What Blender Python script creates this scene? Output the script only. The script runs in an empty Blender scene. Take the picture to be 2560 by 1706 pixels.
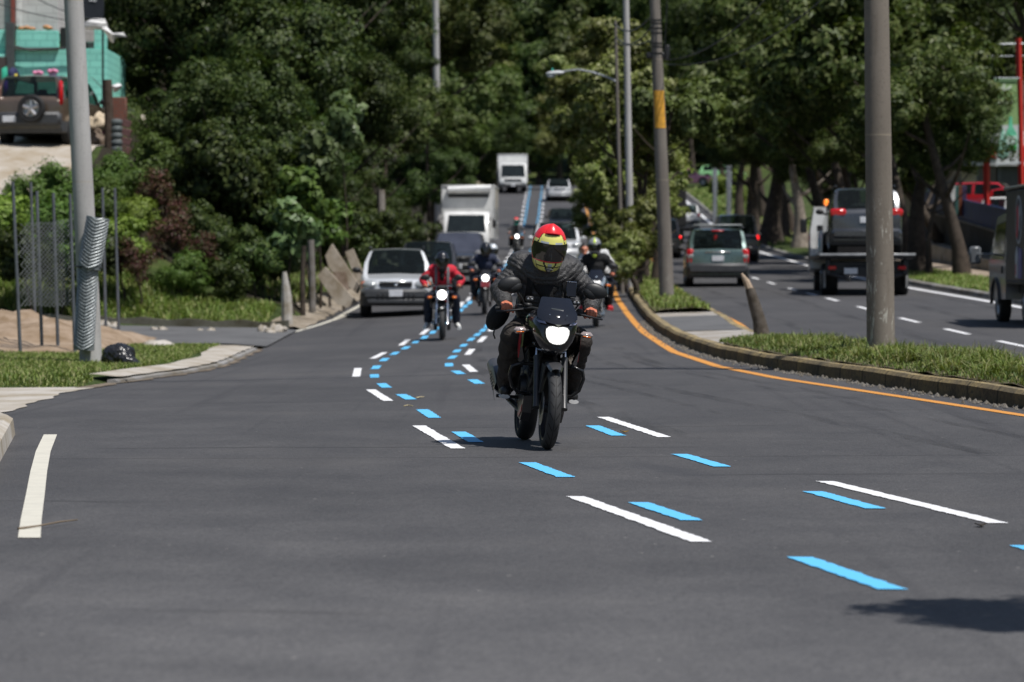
import bpy, math, random
import numpy as np
from mathutils import Vector, Matrix, Euler
R = math.radians
SC = bpy.context.scene
COL = SC.collection
# ---------------------------------------------------------------- camera, sky, sun, exposure
F, CU, CV, HOR, CAMH = 7822.0, 1280.0, 853.0, 687.0, 1.25      # focal length and centre in photo pixels
ALPHA = math.atan((CV - HOR) / F)
cam_d = bpy.data.cameras.new('camera'); cam = bpy.data.objects.new('camera', cam_d); COL.objects.link(cam)
cam.location = (0, 0, CAMH); cam.rotation_euler = (R(90) - ALPHA, 0, 0)
cam_d.sensor_width = 36; cam_d.lens = F / 2560 * 36; cam_d.clip_start = .1; cam_d.clip_end = 3000
cam_d.dof.use_dof = True; cam_d.dof.focus_distance = 22.5; cam_d.dof.aperture_fstop = 3.6
SC.camera = cam
SUN_EL, SUN_AZ = R(63), R(-40)                                  # azimuth from +X towards +Y
sdir = Vector((math.cos(SUN_EL) * math.cos(SUN_AZ), math.cos(SUN_EL) * math.sin(SUN_AZ), math.sin(SUN_EL)))
W = bpy.data.worlds.new('World'); SC.world = W; W.use_nodes = True
sky = W.node_tree.nodes.new('ShaderNodeTexSky'); sky.sky_type = 'NISHITA'; sky.sun_disc = False
sky.sun_elevation = SUN_EL; sky.sun_rotation = R(90) - SUN_AZ
bg = W.node_tree.nodes['Background']; bg.inputs[1].default_value = .075
W.node_tree.links.new(sky.outputs[0], bg.inputs[0])
sun_d = bpy.data.lights.new('sun', 'SUN'); sun_d.energy = 4.6; sun_d.angle = R(.5); sun_d.color = (1, .965, .92)
sun = bpy.data.objects.new('sun', sun_d); COL.objects.link(sun)
sun.rotation_euler = (-sdir).to_track_quat('-Z', 'Y').to_euler(); sun.location = (20, -10, 60)
SC.view_settings.view_transform = 'Standard'; SC.view_settings.look = 'None'
SC.view_settings.exposure = .12; SC.view_settings.gamma = 1
SC.cycles.max_bounces = 6; SC.cycles.diffuse_bounces = 3; SC.cycles.glossy_bounces = 3; SC.cycles.transmission_bounces = 4
SC.cycles.transparent_max_bounces = 8; SC.cycles.use_denoising = True; SC.cycles.sample_clamp_indirect = 6

# ---------------------------------------------------------------- helpers
rnd = random.Random(7)
def lerp(a, b, t): return a + (b - a) * t
def sstep(a, b, x):
    t = min(1, max(0, (x - a) / (b - a))); return t * t * (3 - 2 * t)
def curve(tab):
    xs = np.array([p[0] for p in tab], float); ys = np.array([p[1] for p in tab], float)
    m = np.gradient(ys, xs)
    def f(x):
        if x <= xs[0]: return ys[0] + m[0] * (x - xs[0]) * 0
        if x >= xs[-1]: return ys[-1]
        i = int(np.searchsorted(xs, x)) - 1; h = xs[i + 1] - xs[i]; t = (x - xs[i]) / h
        return ((2*t**3-3*t*t+1) * ys[i] + (t**3-2*t*t+t) * h * m[i] + (3*t*t-2*t**3) * ys[i+1] + (t**3-t*t) * h * m[i+1])
    return f
zprof = curve([(-60, 0), (0, 0), (40, 0), (50, .03), (60, .12), (75, .40), (90, .72), (100, .98), (125, 1.72), (150, 2.45), (180, 3.55),
               (205, 4.9), (235, 6.75), (260, 8.2), (280, 9.2), (300, 9.6), (330, 9.7), (400, 9.5)])
bankf = curve([(-60, 0), (22, 0), (40, .03), (60, .065), (90, .06), (120, .03), (160, .01), (200, 0), (400, 0)])
def zroad(x, y):
    c = 4 * math.tanh(x / 4 * 1.15) if x > 0 else 5 * math.tanh(x / 5)
    return zprof(y) + bankf(y) * c
edgeL = curve([(-60, -1.8), (5, -2.5), (15, -3.1), (19, -3.45), (25.6, -4.4), (28.5, -4.75), (32.8, -5.0), (36.5, -5.1), (38.5, -4.95), (44, -4.45), (55, -4.6), (66, -4.75), (75, -4.65), (100, -4.3), (133, -3.9), (180, -3.7), (235, -3.6), (260, -3.4), (300, -2.6), (400, -1)])
edgeM1 = curve([(-60, 12), (0, 9.4), (10, 7.6), (15, 6.75), (22, 5.6), (28.6, 4.68), (31.75, 4.25), (36, 3.63), (38.5, 3.27), (42.5, 2.88), (45.6, 2.74), (51.6, 2.61), (56.6, 2.61), (67.3, 2.75), (79, 2.98), (91, 3.26), (103, 3.53), (133, 4.1), (180, 4.9), (205, 5.4), (255, 6.3), (300, 6.9), (400, 9)])
edgeM2 = curve([(-60, 15), (0, 11.2), (10, 9.3), (15, 8.4), (22, 7.2), (28, 6.4), (38, 5.3), (44, 4.5), (50, 4.0), (60, 4.12), (75, 4.2), (91, 4.5), (100, 4.8), (133, 5.7), (180, 7.0), (205, 7.9), (255, 9.4), (300, 10.2), (400, 12)])
edgeR = curve([(-60, 22), (0, 18.5), (15, 15.5), (28, 13.7), (38, 12.7), (50, 11.8), (60, 11.5), (75, 11.45), (100, 11.5), (137, 11.8), (200, 13.2), (250, 13.9), (300, 14.6), (400, 16)])

def ray(u, v):
    fw = Vector((0, math.cos(ALPHA), -math.sin(ALPHA))); up = Vector((0, math.sin(ALPHA), math.cos(ALPHA)))
    return fw + Vector((1, 0, 0)) * ((u - CU) / F) + up * ((CV - v) / F)
def at(u, v, y):
    d = ray(u, v); return Vector((0, 0, CAMH)) + d * (y / d.y)
def onroad(u, v):
    d = ray(u, v); lo = 6.0; prev = None; y = lo
    while y < 330:
        p = Vector((0, 0, CAMH)) + d * (y / d.y)
        g = p.z - zroad(p.x, p.y)
        if g < 0:
            a, b = y - .5, y
            for _ in range(24):
                m = (a + b) / 2; p = Vector((0, 0, CAMH)) + d * (m / d.y)
                if p.z - zroad(p.x, p.y) < 0: b = m
                else: a = m
            return p
        y += .5
    return p

def link(o, parent=None):
    COL.objects.link(o)
    if parent is not None: o.parent = parent
    return o
def tag(o, label=None, cat=None, group=None, kind=None):
    if label: o['label'] = label
    if cat: o['category'] = cat
    if group: o['group'] = group
    if kind: o['kind'] = kind
    return o
def thing(name, label, cat, loc=(0, 0, 0), rz=0, group=None, rot=None):
    o = bpy.data.objects.new(name, None); link(o); o.empty_display_size = .2
    o.location = loc; o.rotation_euler = rot if rot else (0, 0, rz)
    return tag(o, label, cat, group)
def copy_tree(o, parent=None):
    c = o.copy(); link(c); c.parent = parent
    for ch in list(o.children): copy_tree(ch, c)
    return c

def rotm(rot): return Euler(rot).to_matrix() if rot is not None else Matrix.Identity(3)
def frame(d):
    d = Vector(d).normalized(); a = Vector((0, 0, 1)) if abs(d.z) < .95 else Vector((1, 0, 0))
    x = d.cross(a).normalized(); return x, x.cross(d).normalized(), d
class MB:
    def __init__(s): s.v = []; s.f = []; s.m = []
    def add(s, vs, fs, mi=0):
        o = len(s.v); s.v += [tuple(p) for p in vs]; s.f += [[i + o for i in f] for f in fs]; s.m += [mi] * len(fs); return s
    def box(s, c, size, rot=None, bev=.01, mi=0, taper=None):
        hx, hy, hz = [a / 2 for a in size]; b = min(bev, hx * .9, hy * .9, hz * .9); M = rotm(rot); c = Vector(c); vs = []
        for sx in (-1, 1):
            for sy in (-1, 1):
                for sz in (-1, 1):
                    for k in range(3):
                        p = [sx * (hx - b), sy * (hy - b), sz * (hz - b)]; p[k] = (sx * hx, sy * hy, sz * hz)[k]
                        if taper and sz > 0: p[0] *= taper[0]; p[1] *= taper[1]
                        vs.append(c + M @ Vector(p))
        def I(x, y, z, k): return ((x * 2 + y) * 2 + z) * 3 + k
        fs = []
        for x in (0, 1):
            q = [I(x, 0, 0, 0), I(x, 1, 0, 0), I(x, 1, 1, 0), I(x, 0, 1, 0)]; fs.append(q if x else q[::-1])
        for y in (0, 1):
            q = [I(0, y, 0, 1), I(1, y, 0, 1), I(1, y, 1, 1), I(0, y, 1, 1)]; fs.append(q[::-1] if y else q)
        for z in (0, 1):
            q = [I(0, 0, z, 2), I(1, 0, z, 2), I(1, 1, z, 2), I(0, 1, z, 2)]; fs.append(q if z else q[::-1])
        for x in (0, 1):
            for y in (0, 1):
                q = [I(x, y, 0, 0), I(x, y, 0, 1), I(x, y, 1, 1), I(x, y, 1, 0)]; fs.append(q if x ^ y ^ 1 else q[::-1])
        for x in (0, 1):
            for z in (0, 1):
                q = [I(x, 0, z, 0), I(x, 1, z, 0), I(x, 1, z, 2), I(x, 0, z, 2)]; fs.append(q if x ^ z ^ 1 else q[::-1])
        for y in (0, 1):
            for z in (0, 1):
                q = [I(0, y, z, 1), I(0, y, z, 2), I(1, y, z, 2), I(1, y, z, 1)]; fs.append(q if y ^ z ^ 1 else q[::-1])
        for x in (0, 1):
            for y in (0, 1):
                for z in (0, 1):
                    q = [I(x, y, z, k) for k in range(3)]; fs.append(q if (x + y + z) % 2 else q[::-1])
        return s.add(vs, fs, mi)
    def loft(s, rings, closed=True, caps=True, mi=0):
        n = len(rings[0]); vs = [p for r in rings for p in r]; fs = []
        for i in range(len(rings) - 1):
            for j in range(n if closed else n - 1):
                k = (j + 1) % n; fs.append([i*n+j, i*n+k, (i+1)*n+k, (i+1)*n+j])
        if caps and closed: fs.append(list(range(n))[::-1]); fs.append([(len(rings)-1)*n + j for j in range(n)])
        return s.add(vs, fs, mi)
    def tube(s, path, r, n=8, caps=True, mi=0, flat=1):
        path = [Vector(p) for p in path]; rs = r if isinstance(r, (list, tuple)) else [r] * len(path); rings = []; px = None
        for i, p in enumerate(path):
            d = (path[min(i+1, len(path)-1)] - path[max(i-1, 0)]).normalized()
            if px is None: x, y, _ = frame(d)
            else:
                x = (px - d * px.dot(d))
                if x.length < 1e-5: x, y, _ = frame(d)
                x.normalize(); y = x.cross(d).normalized()
            px = x
            rings.append([p + (x * math.cos(2*math.pi*j/n) + y * math.sin(2*math.pi*j/n) * flat) * rs[i] for j in range(n)][::-1])
        return s.loft(rings, True, caps, mi)
    def cyl(s, p0, p1, r0, r1=None, n=14, mi=0): return s.tube([p0, p1], [r0, r0 if r1 is None else r1], n, True, mi)
    def sph(s, c, r, nu=14, nv=9, rot=None, mi=0):
        if not isinstance(r, (tuple, list)): r = (r, r, r)
        M = rotm(rot); c = Vector(c); rings = []
        for i in range(nv + 1):
            ph = math.pi * (i / nv - .5); ph = max(-1.55, min(1.55, ph))
            rings.append([c + M @ Vector((r[0]*math.cos(ph)*math.cos(2*math.pi*j/nu), r[1]*math.cos(ph)*math.sin(2*math.pi*j/nu), r[2]*math.sin(ph))) for j in range(nu)])
        return s.loft(rings, True, True, mi)
    def lathe(s, prof, c, axis=(0, 0, 1), n=24, mi=0):
        x, y, d = frame(axis); c = Vector(c)
        return s.loft([[c + d * h + (x*math.cos(2*math.pi*j/n) - y*math.sin(2*math.pi*j/n)) * max(r, 1e-4) for j in range(n)][::-1] for r, h in prof], True, False, mi)
    def prism(s, poly, y0, y1, mi=0, plane='XZ'):
        def P(a, b, h): return (a, h, b) if plane == 'XZ' else ((h, a, b) if plane == 'YZ' else (a, b, h))
        n = len(poly); vs = [P(a, b, y0) for a, b in poly] + [P(a, b, y1) for a, b in poly]
        fs = [list(range(n)), [n + j for j in range(n)][::-1]] + [[j, n+j, n+(j+1) % n, (j+1) % n] for j in range(n)]
        return s.add(vs, fs, mi)
    def quad(s, a, b, c, d, mi=0): return s.add([a, b, c, d], [[0, 1, 2, 3]], mi)
    def build(s, name, mats, parent=None, smooth=True, ang=38, fix=True):
        me = bpy.data.meshes.new(name); me.from_pydata(s.v, [], s.f)
        mats = mats if isinstance(mats, (list, tuple)) else [mats]
        for m in mats: me.materials.append(m)
        if len(mats) > 1: me.polygons.foreach_set('material_index', s.m)
        if fix:
            import bmesh
            bm = bmesh.new(); bm.from_mesh(me); bmesh.ops.recalc_face_normals(bm, faces=bm.faces[:]); bm.to_mesh(me); bm.free()
        if smooth:
            me.polygons.foreach_set('use_smooth', [True] * len(me.polygons)); me.set_sharp_from_angle(angle=R(ang))
        me.update(); o = bpy.data.objects.new(name, me); return link(o, parent)
def np_mesh(name, v, q, mat, smooth=False, link_it=True, parent=None):
    me = bpy.data.meshes.new(name); v = np.asarray(v, np.float32); q = np.asarray(q, np.int32); k = q.shape[1]
    me.vertices.add(len(v)); me.vertices.foreach_set('co', v.ravel())
    me.loops.add(q.size); me.loops.foreach_set('vertex_index', q.ravel())
    me.polygons.add(len(q)); me.polygons.foreach_set('loop_start', np.arange(0, q.size, k, dtype=np.int32))
    if smooth: me.polygons.foreach_set('use_smooth', np.ones(len(q), bool))
    me.update(calc_edges=True); me.validate(); me.materials.append(mat)
    if not link_it: return me
    return link(bpy.data.objects.new(name, me), parent)

# ---------------------------------------------------------------- materials
MATS = {}
def srgb(r, g, b):
    f = lambda c: (c/255/12.92) if c/255 <= .04045 else ((c/255 + .055)/1.055) ** 2.4
    return (f(r), f(g), f(b))
class NT:
    def __init__(s, name):
        s.mat = bpy.data.materials.new(name); s.mat.use_nodes = True; s.t = s.mat.node_tree; s.b = s.t.nodes['Principled BSDF']
        s.co = s.t.nodes.new('ShaderNodeTexCoord')
    def n(s, typ, **kw):
        x = s.t.nodes.new(typ)
        for k, v in kw.items():
            if k[0] == 'i' and k[1:].isdigit():
                k = int(k[1:])
                if hasattr(v, 'is_output'): s.t.links.new(v, x.inputs[k])
                else: x.inputs[k].default_value = v
            else: setattr(x, k, v)
        return x
    def lk(s, a, b): s.t.links.new(a, b)
    def noise(s, scale, det=3, rough=.55, vec=None, dim='3D', dist=0):
        x = s.n('ShaderNodeTexNoise', noise_dimensions=dim); s.lk(vec if vec is not None else s.co.outputs['Object'], x.inputs['Vector'])
        x.inputs['Scale'].default_value = scale; x.inputs['Detail'].default_value = det; x.inputs['Roughness'].default_value = rough; x.inputs['Distortion'].default_value = dist
        return x.outputs[0]
    def ramp(s, fac, stops, interp='LINEAR'):
        x = s.n('ShaderNodeValToRGB'); x.color_ramp.interpolation = interp; e = x.color_ramp.elements
        while len(e) < len(stops): e.new(.5)
        for el, (p, c) in zip(e, stops): el.position = p; el.color = (*c, 1) if len(c) == 3 else c
        s.lk(fac, x.inputs[0]); return x.outputs[0]
    def mix(s, fac, a, b, mode='MIX'):
        x = s.n('ShaderNodeMix', data_type='RGBA', blend_type=mode)
        for sock, val in ((x.inputs[0], fac), (x.inputs[6], a), (x.inputs[7], b)):
            if hasattr(val, 'is_output'): s.lk(val, sock)
            else: sock.default_value = val if not isinstance(val, tuple) else (*val[:3], 1)
        return x.outputs[2]
    def math(s, op, a, b=0., c=0.):
        x = s.n('ShaderNodeMath', operation=op)
        for i, val in enumerate((a, b, c)):
            if hasattr(val, 'is_output'): s.lk(val, x.inputs[i])
            else: x.inputs[i].default_value = val
        return x.outputs[0]
    def sep(s, vec):
        x = s.n('ShaderNodeSeparateXYZ'); s.lk(vec, x.inputs[0]); return x.outputs
    def scale(s, vec, sc):
        x = s.n('ShaderNodeMapping'); s.lk(vec, x.inputs[0]); x.inputs['Scale'].default_value = sc; return x.outputs[0]
    def bump(s, h, st=.3, dist=.02):
        x = s.n('ShaderNodeBump'); x.inputs['Strength'].default_value = st; x.inputs['Distance'].default_value = dist
        s.lk(h, x.inputs['Height']); s.lk(x.outputs[0], s.b.inputs['Normal'])
    def out(s, col=None, rough=None, **kw):
        for sock, val in (('Base Color', col), ('Roughness', rough)):
            if val is None: continue
            if hasattr(val, 'is_output'): s.lk(val, s.b.inputs[sock])
            else: s.b.inputs[sock].default_value = (*val, 1) if isinstance(val, tuple) else val
        for k, v in kw.items(): s.b.inputs[k.replace('_', ' ')].default_value = v
        return s.mat
def simple(name, col, rough=.5, metal=0, var=.25, scale=6, bump=0, coat=0, spec=.5, bscale=40):
    key = (name, col, rough, metal)
    if key in MATS: return MATS[key]
    t = NT(name); nz = t.noise(scale, 4)
    c = t.mix(t.ramp(nz, [(.3, (0, 0, 0)), (.7, (1, 1, 1))]), tuple(x * (1 - var) for x in col), tuple(min(1, x * (1 + var * .6)) for x in col))
    rr = t.math('MULTIPLY_ADD', t.noise(scale * 2.3, 3), .25 * rough, rough * .87)
    t.out(c, rr, Metallic=metal, Coat_Weight=coat, Specular_IOR_Level=spec)
    if coat: t.b.inputs['Coat Roughness'].default_value = .06
    if bump: t.bump(t.noise(bscale, 4), bump, .01)
    MATS[key] = t.mat; return t.mat
def emit(name, col, st):
    key = (name, col, st)
    if key in MATS: return MATS[key]
    t = NT(name); t.out(col, .2); t.b.inputs['Emission Color'].default_value = (*col, 1); t.b.inputs['Emission Strength'].default_value = st
    MATS[key] = t.mat; return t.mat
def paint(name, col, rough=.28, metal=.0): return simple(name, col, rough, metal, .12, 3, 0, .8)
GLASS = simple('dark_glass', (.012, .017, .017), .06, 0, .3, 2.5, 0, 0, .5)
def m_glass():
    t = NT('car_glass'); t.out((.010, .014, .014), .05, Specular_IOR_Level=.55)
    tr = t.n('ShaderNodeBsdfTransparent'); tr.inputs[0].default_value = (.50, .60, .57, 1); ms = t.n('ShaderNodeMixShader'); ms.inputs[0].default_value = .42
    t.lk(tr.outputs[0], ms.inputs[1]); t.lk(t.b.outputs[0], ms.inputs[2]); t.lk(ms.outputs[0], t.t.nodes['Material Output'].inputs[0]); return t.mat
CGLASS = m_glass()
RUB = simple('rubber', (.012, .012, .013), .75, 0, .4, 9, .2)
BLK = simple('black_plastic', (.014, .014, .015), .5, 0, .3, 8, .1)
TRIM = simple('grey_plastic', (.048, .050, .054), .55, 0, .2, 6, .1)
CHR = simple('chrome', (.75, .75, .76), .15, 1, .1, 8)
ALU = simple('cast_aluminium', (.42, .42, .43), .38, .9, .15, 12)
DKM = simple('dark_metal', (.03, .03, .032), .42, .5, .3, 14)
REDL = simple('red_lens', srgb(190, 20, 28), .18, 0, .2, 8, 0, .5)
REDON = emit('lit_red_lamp', (1, .02, .02), 1.6)
CLEAR = simple('headlight_lens', (.45, .47, .47), .12, .3, .3, 14, 0, .6)
AMB = simple('amber_lens', srgb(225, 110, 25), .2, 0, .15, 9, 0, .5)
PLATE = simple('plate_white', (.62, .63, .66), .4, 0, .1, 9)
# ================================================================ SETTING
def m_asphalt():
    t = NT('asphalt'); P = t.co.outputs['Object']
    big = t.noise(.16, 4, .6); mid = t.noise(1.3, 5, .65); str_ = t.noise(.5, 4, .6, t.scale(P, (1.6, .22, 1)))
    c = t.ramp(big, [(.3, (.075, .0735, .0745)), (.55, (.094, .092, .093)), (.72, (.107, .104, .103))])
    c = t.mix(t.ramp(mid, [(.35, (0, 0, 0)), (.7, (1, 1, 1))]), t.mix(1., c, (.76, .76, .77), 'MULTIPLY'), c)
    c = t.mix(t.ramp(str_, [(.48, (0, 0, 0)), (.66, (.55, .55, .55))]), c, (.064, .063, .065))
    # polished wheel tracks and rubbed-in tyre marks
    x, y, z = t.sep(P)
    st2 = t.noise(1.0, 3, .5, t.scale(P, (3.2, .05, 1)), dist=.3)
    c = t.mix(t.ramp(st2, [(.60, (0, 0, 0)), (.70, (.4, .4, .4))]), c, (.045, .044, .047))
    # aggregate
    v = t.n('ShaderNodeTexVoronoi', feature='F1'); t.lk(P, v.inputs['Vector']); v.inputs['Scale'].default_value = 70
    agg = t.ramp(v.outputs['Color'], [(.12, (.72, .72, .74)), (.5, (1, 1, 1)), (.9, (1.28, 1.27, 1.26))])
    c = t.mix(.85, c, agg, 'MULTIPLY'); g2 = t.noise(24, 6, .8); c = t.mix(1., c, t.ramp(g2, [(.3, (.88, .88, .89)), (.5, (1, 1, 1)), (.7, (1.1, 1.1, 1.1))]), 'MULTIPLY')
    spk = t.n('ShaderNodeTexVoronoi', feature='F1'); t.lk(P, spk.inputs['Vector']); spk.inputs['Scale'].default_value = 3.1
    c = t.mix(t.ramp(spk.outputs['Distance'], [(.024, (1, 1, 1)), (.035, (0, 0, 0))]), c, (.28, .27, .25))
    spk2 = t.n('ShaderNodeTexVoronoi', feature='F1'); t.lk(P, spk2.inputs['Vector']); spk2.inputs['Scale'].default_value = 1.25
    c = t.mix(t.ramp(spk2.outputs['Distance'], [(.012, (1, 1, 1)), (.02, (0, 0, 0))]), c, (.03, .028, .026))
    # paving seam across the lanes and hairline cracks
    yy = t.math('ADD', t.math('MULTIPLY_ADD', x, -.075, y), t.math('MULTIPLY', t.noise(2.5, 3), .16))
    seam = t.math('ABSOLUTE', t.math('SUBTRACT', yy, 21.7))
    c = t.mix(t.ramp(seam, [(.012, (.75, .75, .75)), (.03, (0, 0, 0))]), c, (.03, .029, .03))
    w = t.n('ShaderNodeTexWave', wave_type='BANDS', bands_direction='Y'); t.lk(P, w.inputs['Vector'])
    w.inputs['Scale'].default_value = .11; w.inputs['Distortion'].default_value = 5; w.inputs['Detail'].default_value = 5; w.inputs['Detail Scale'].default_value = .8
    crk = t.mix(1., t.ramp(w.outputs[1], [(.0, (.6, .6, .6)), (.006, (0, 0, 0))]), t.ramp(t.noise(.3, 2), [(.5, (0, 0, 0)), (.6, (1, 1, 1))]), 'MULTIPLY')
    c = t.mix(crk, c, (.035, .034, .035))
    # oily dark smear in the middle lane, brownish dust
    dx = t.math('SUBTRACT', x, t.math('MULTIPLY_ADD', t.math('SUBTRACT', 22.0, y), .27, .55)); dy = t.math('MULTIPLY', t.math('SUBTRACT', y, 20.2), .22)
    rr = t.math('SQRT', t.math('ADD', t.math('MULTIPLY', dx, dx), t.math('MULTIPLY', dy, dy)))
    rr = t.math('ADD', rr, t.math('MULTIPLY', t.noise(3, 4), .3))
    c = t.mix(t.ramp(rr, [(.22, (.45, .45, .45)), (.36, (0, 0, 0))]), c, (.045, .046, .052))
    c = t.mix(t.ramp(t.noise(.32, 3), [(.55, (0, 0, 0)), (.75, (.22, .22, .22))]), c, (.115, .106, .098))
    old = t.math('ADD', t.math('MULTIPLY', t.math('ADD', y, t.math('MULTIPLY', x, .6)), -.09), t.math('MULTIPLY_ADD', big, 1.2, 1.15))   # asphalt paler towards the camera, darker farther away
    c = t.mix(t.ramp(old, [(.2, (0, 0, 0)), (1., (1, 1, 1))]), t.mix(1., c, (.80, .80, .81), 'MULTIPLY'), t.mix(1., c, (1.15, 1.15, 1.15), 'MULTIPLY'))
    hb = t.math('ADD', t.math('MULTIPLY', v.outputs['Distance'], -.9), t.math('MULTIPLY', mid, .5))
    t.bump(hb, .6, .008)
    t.out(c, t.math('MULTIPLY_ADD', mid, .2, .68), Specular_IOR_Level=.35)
    return t.mat
ASPH = m_asphalt()
def m_paint(name, col, worn=.5, dirt=(.25, .24, .22)):
    t = NT(name)
    n1 = t.noise(45, 4, .7); n2 = t.noise(5, 4, .6)
    c = t.mix(t.ramp(n2, [(.4, (0, 0, 0)), (.75, (worn, worn, worn))]), col, tuple(lerp(a, b, .5) for a, b in zip(col, dirt)))
    c = t.mix(t.ramp(n1, [(.62, (0, 0, 0)), (.72, (worn, worn, worn))]), c, (.13, .13, .13))
    t.bump(n1, .3, .004); t.out(c, .6); return t.mat
PW = m_paint('white_paint', (.78, .78, .79), .3); PB = m_paint('blue_paint', srgb(94, 186, 235), .10, srgb(80, 140, 180))
PY = m_paint('yellow_paint', srgb(208, 142, 58), .35, (.3, .2, .1)); POW = m_paint('old_white_paint', srgb(204, 200, 186), .5)
def m_ground():
    t = NT('ground_cover'); a = t.noise(.35, 5, .65); b = t.noise(6, 5, .7)
    c = t.ramp(a, [(.3, (.030, .045, .014)), (.5, (.05, .075, .02)), (.64, (.085, .10, .035)), (.78, (.15, .12, .07))])
    c = t.mix(t.ramp(b, [(.3, (0, 0, 0)), (.7, (1, 1, 1))]), t.mix(1., c, (.45, .45, .4), 'MULTIPLY'), t.mix(1., c, (1.25, 1.25, 1.1), 'MULTIPLY'))
    X, Y_, Z_ = t.sep(t.co.outputs['Object'])      # shade under the left wood, painted in as darker ground colour
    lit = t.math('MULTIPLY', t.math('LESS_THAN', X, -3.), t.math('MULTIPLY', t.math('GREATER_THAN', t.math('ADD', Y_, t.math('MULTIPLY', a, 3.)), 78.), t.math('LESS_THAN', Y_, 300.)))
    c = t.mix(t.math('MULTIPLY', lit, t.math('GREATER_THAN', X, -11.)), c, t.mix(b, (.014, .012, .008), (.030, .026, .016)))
    t.bump(b, .8, .06); t.out(c, .9, Specular_IOR_Level=.2); return t.mat
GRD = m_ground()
def m_conc(name, col, stain=.5, scale=1.2, warm=(.9, .8, .62)):
    t = NT(name); a = t.noise(scale, 6, .65); b = t.noise(scale * 14, 5, .7)
    lo = tuple(x * (1 - stain) * w for x, w in zip(col, warm))
    c = t.mix(t.ramp(a, [(.32, (0, 0, 0)), (.62, (1, 1, 1))]), lo, col)
    c = t.mix(t.ramp(b, [(.3, (.8, .8, .8)), (.5, (0, 0, 0))]), c, t.mix(1., c, (.72, .72, .72), 'MULTIPLY'))
    t.bump(b, .35, .01); t.out(c, .85, Specular_IOR_Level=.3); return t.mat
CONC = m_conc('pale_concrete', (.46, .43, .39), .35); CONCG = m_conc('grey_concrete', (.27, .265, .26), .35)
KERBM = m_conc('kerb_stone', (.30, .255, .15), .55, 2.2, (1, .85, .6)); DIRT = m_conc('bare_earth', (.33, .25, .18), .4, 1.6)
DARKW = m_conc('dark_wall_paint', (.055, .055, .06), .4, .8)

def banding(edgeA, edgeB, y0, y1, nx, dz, mat, name, step=.5, skirt=0):
    ys = np.arange(y0, y1 + 1e-6, step); v = []; q = []
    for y in ys:
        a, b = edgeA(y), edgeB(y)
        for i in range(nx + 1):
            x = lerp(a, b, i / nx); v.append((x, y, zroad(x, y) + dz))
    n = nx + 1
    for j in range(len(ys) - 1):
        for i in range(nx): q.append((j*n+i, j*n+i+1, (j+1)*n+i+1, (j+1)*n+i))
    return np_mesh(name, v, q, mat, True)
road = tag(banding(edgeL, edgeM1, -8, 330, 26, 0, ASPH, 'road'), 'grey asphalt carriageway with blue and white lane marks', 'road', None, 'structure')
road2 = tag(banding(edgeM2, edgeR, 0, 330, 22, 0, ASPH, 'road'), 'asphalt carriageway beyond the grassy median', 'road', None, 'structure')

def strip(mb, pts, w, dz, sub=.5, rag=.0):
    """flat painted strip along world points; its ends are cut across the road"""
    pts = [Vector(p) for p in pts]; out = [pts[0]]
    for a, b in zip(pts, pts[1:]):
        k = max(1, int((b - a).length / sub))
        out += [a.lerp(b, i / k) for i in range(1, k + 1)]
    o = len(mb.v)
    for i, p in enumerate(out):
        d = out[min(i+1, len(out)-1)] - out[max(i-1, 0)]; d.z = 0; d.normalize()
        hw = w / 2 / max(.45, abs(d.y))
        for s in (-1, 1):
            x = p.x + s * hw + rnd.uniform(-rag, rag); mb.v.append((x, p.y, zroad(x, p.y) + dz))
    for i in range(len(out) - 1): mb.f.append([o+2*i, o+2*i+1, o+2*i+3, o+2*i+2]); mb.m.append(0)
def dash_px(mb, lst, w, dz=.005):
    for a in lst: strip(mb, [onroad(*a[0]), onroad(*a[1])], w, dz, .06, .007)
WH = [((1439,1243),(1754,1357)), ((1508,1044),(1661,1094.5)), ((2062,1205),(2497,1310)), ((1047,1065.6),(1145,1123)), ((926,975),(971,1003.6)),
      ((895,921.5),(890.5,942.7)), ((962,882),(931,897.5)), ((1164,912.8),(1185,930.7)), ((1180.5,873.6),(1168.5,888)), ((1231,816),(1225.6,829)),
      ((1212,842),(1199,856)), ((1020,850),(1002,864.5)), ((1069,824),(1054,837)), ((1156.5,756),(1148.6,769)), ((1175.5,743),(1167.5,753.5)),
      ((1246,790),(1242,800)), ((1096,803),(1084,814)), ((1120,783),(1109,793)), ((1138,769),(1130,777))]
BL = [((1317,1158),(1416,1194.6)), ((1594.4,1258),(1730,1303)), ((1999,1395),(2233,1476)), ((1481,1065.6),(1547.7,1090.7)), ((1699,1137),(1807.7,1168.5)),
      ((2032,1230.5),(2191,1273.5)), ((2552,1366),(2800,1430)), ((1147,1081),(1190,1107)), ((1055,1025),(1087,1046)), ((1002,987),(1028,1000)),
      ((953,959.6),(967,970.4)), ((935.7,937),(936.8,945.4)), ((944,915),(936.8,923.6)), ((965.6,896.4),(956,904)), ((993,881),(981,888)),
      ((1020,867),(1009,874)), ((1180.5,950),(1199.5,960.6)), ((1138,928),(1154,936.7)), ((1122,909),(1123,917)), ((1137,890),(1126,898)),
      ((1146,874.7),(1139,882)), ((1163,861),(1155.5,867.6)), ((1239.5,789),(1235.5,797)), ((1233.5,802.5),(1225.6,809.6)), ((1220.5,812),(1216,820)),
      ((1211,822.6),(1203,830.5)), ((1197,834),(1189,841)), ((1182,845.6),(1173.5,853)), ((1042.6,852),(1036,859)), ((1065,840.4),(1057.6,848)),
      ((1085,828),(1079,835)), ((1154.5,773),(1149,780)), ((1165,763),(1160.5,770)), ((1176,753.5),(1172,761)), ((1103,817),(1096,824)), ((1120,805),(1113,811)), ((1138,790),(1131,796))]
mw, mbl, my, mo = MB(), MB(), MB(), MB()
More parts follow.
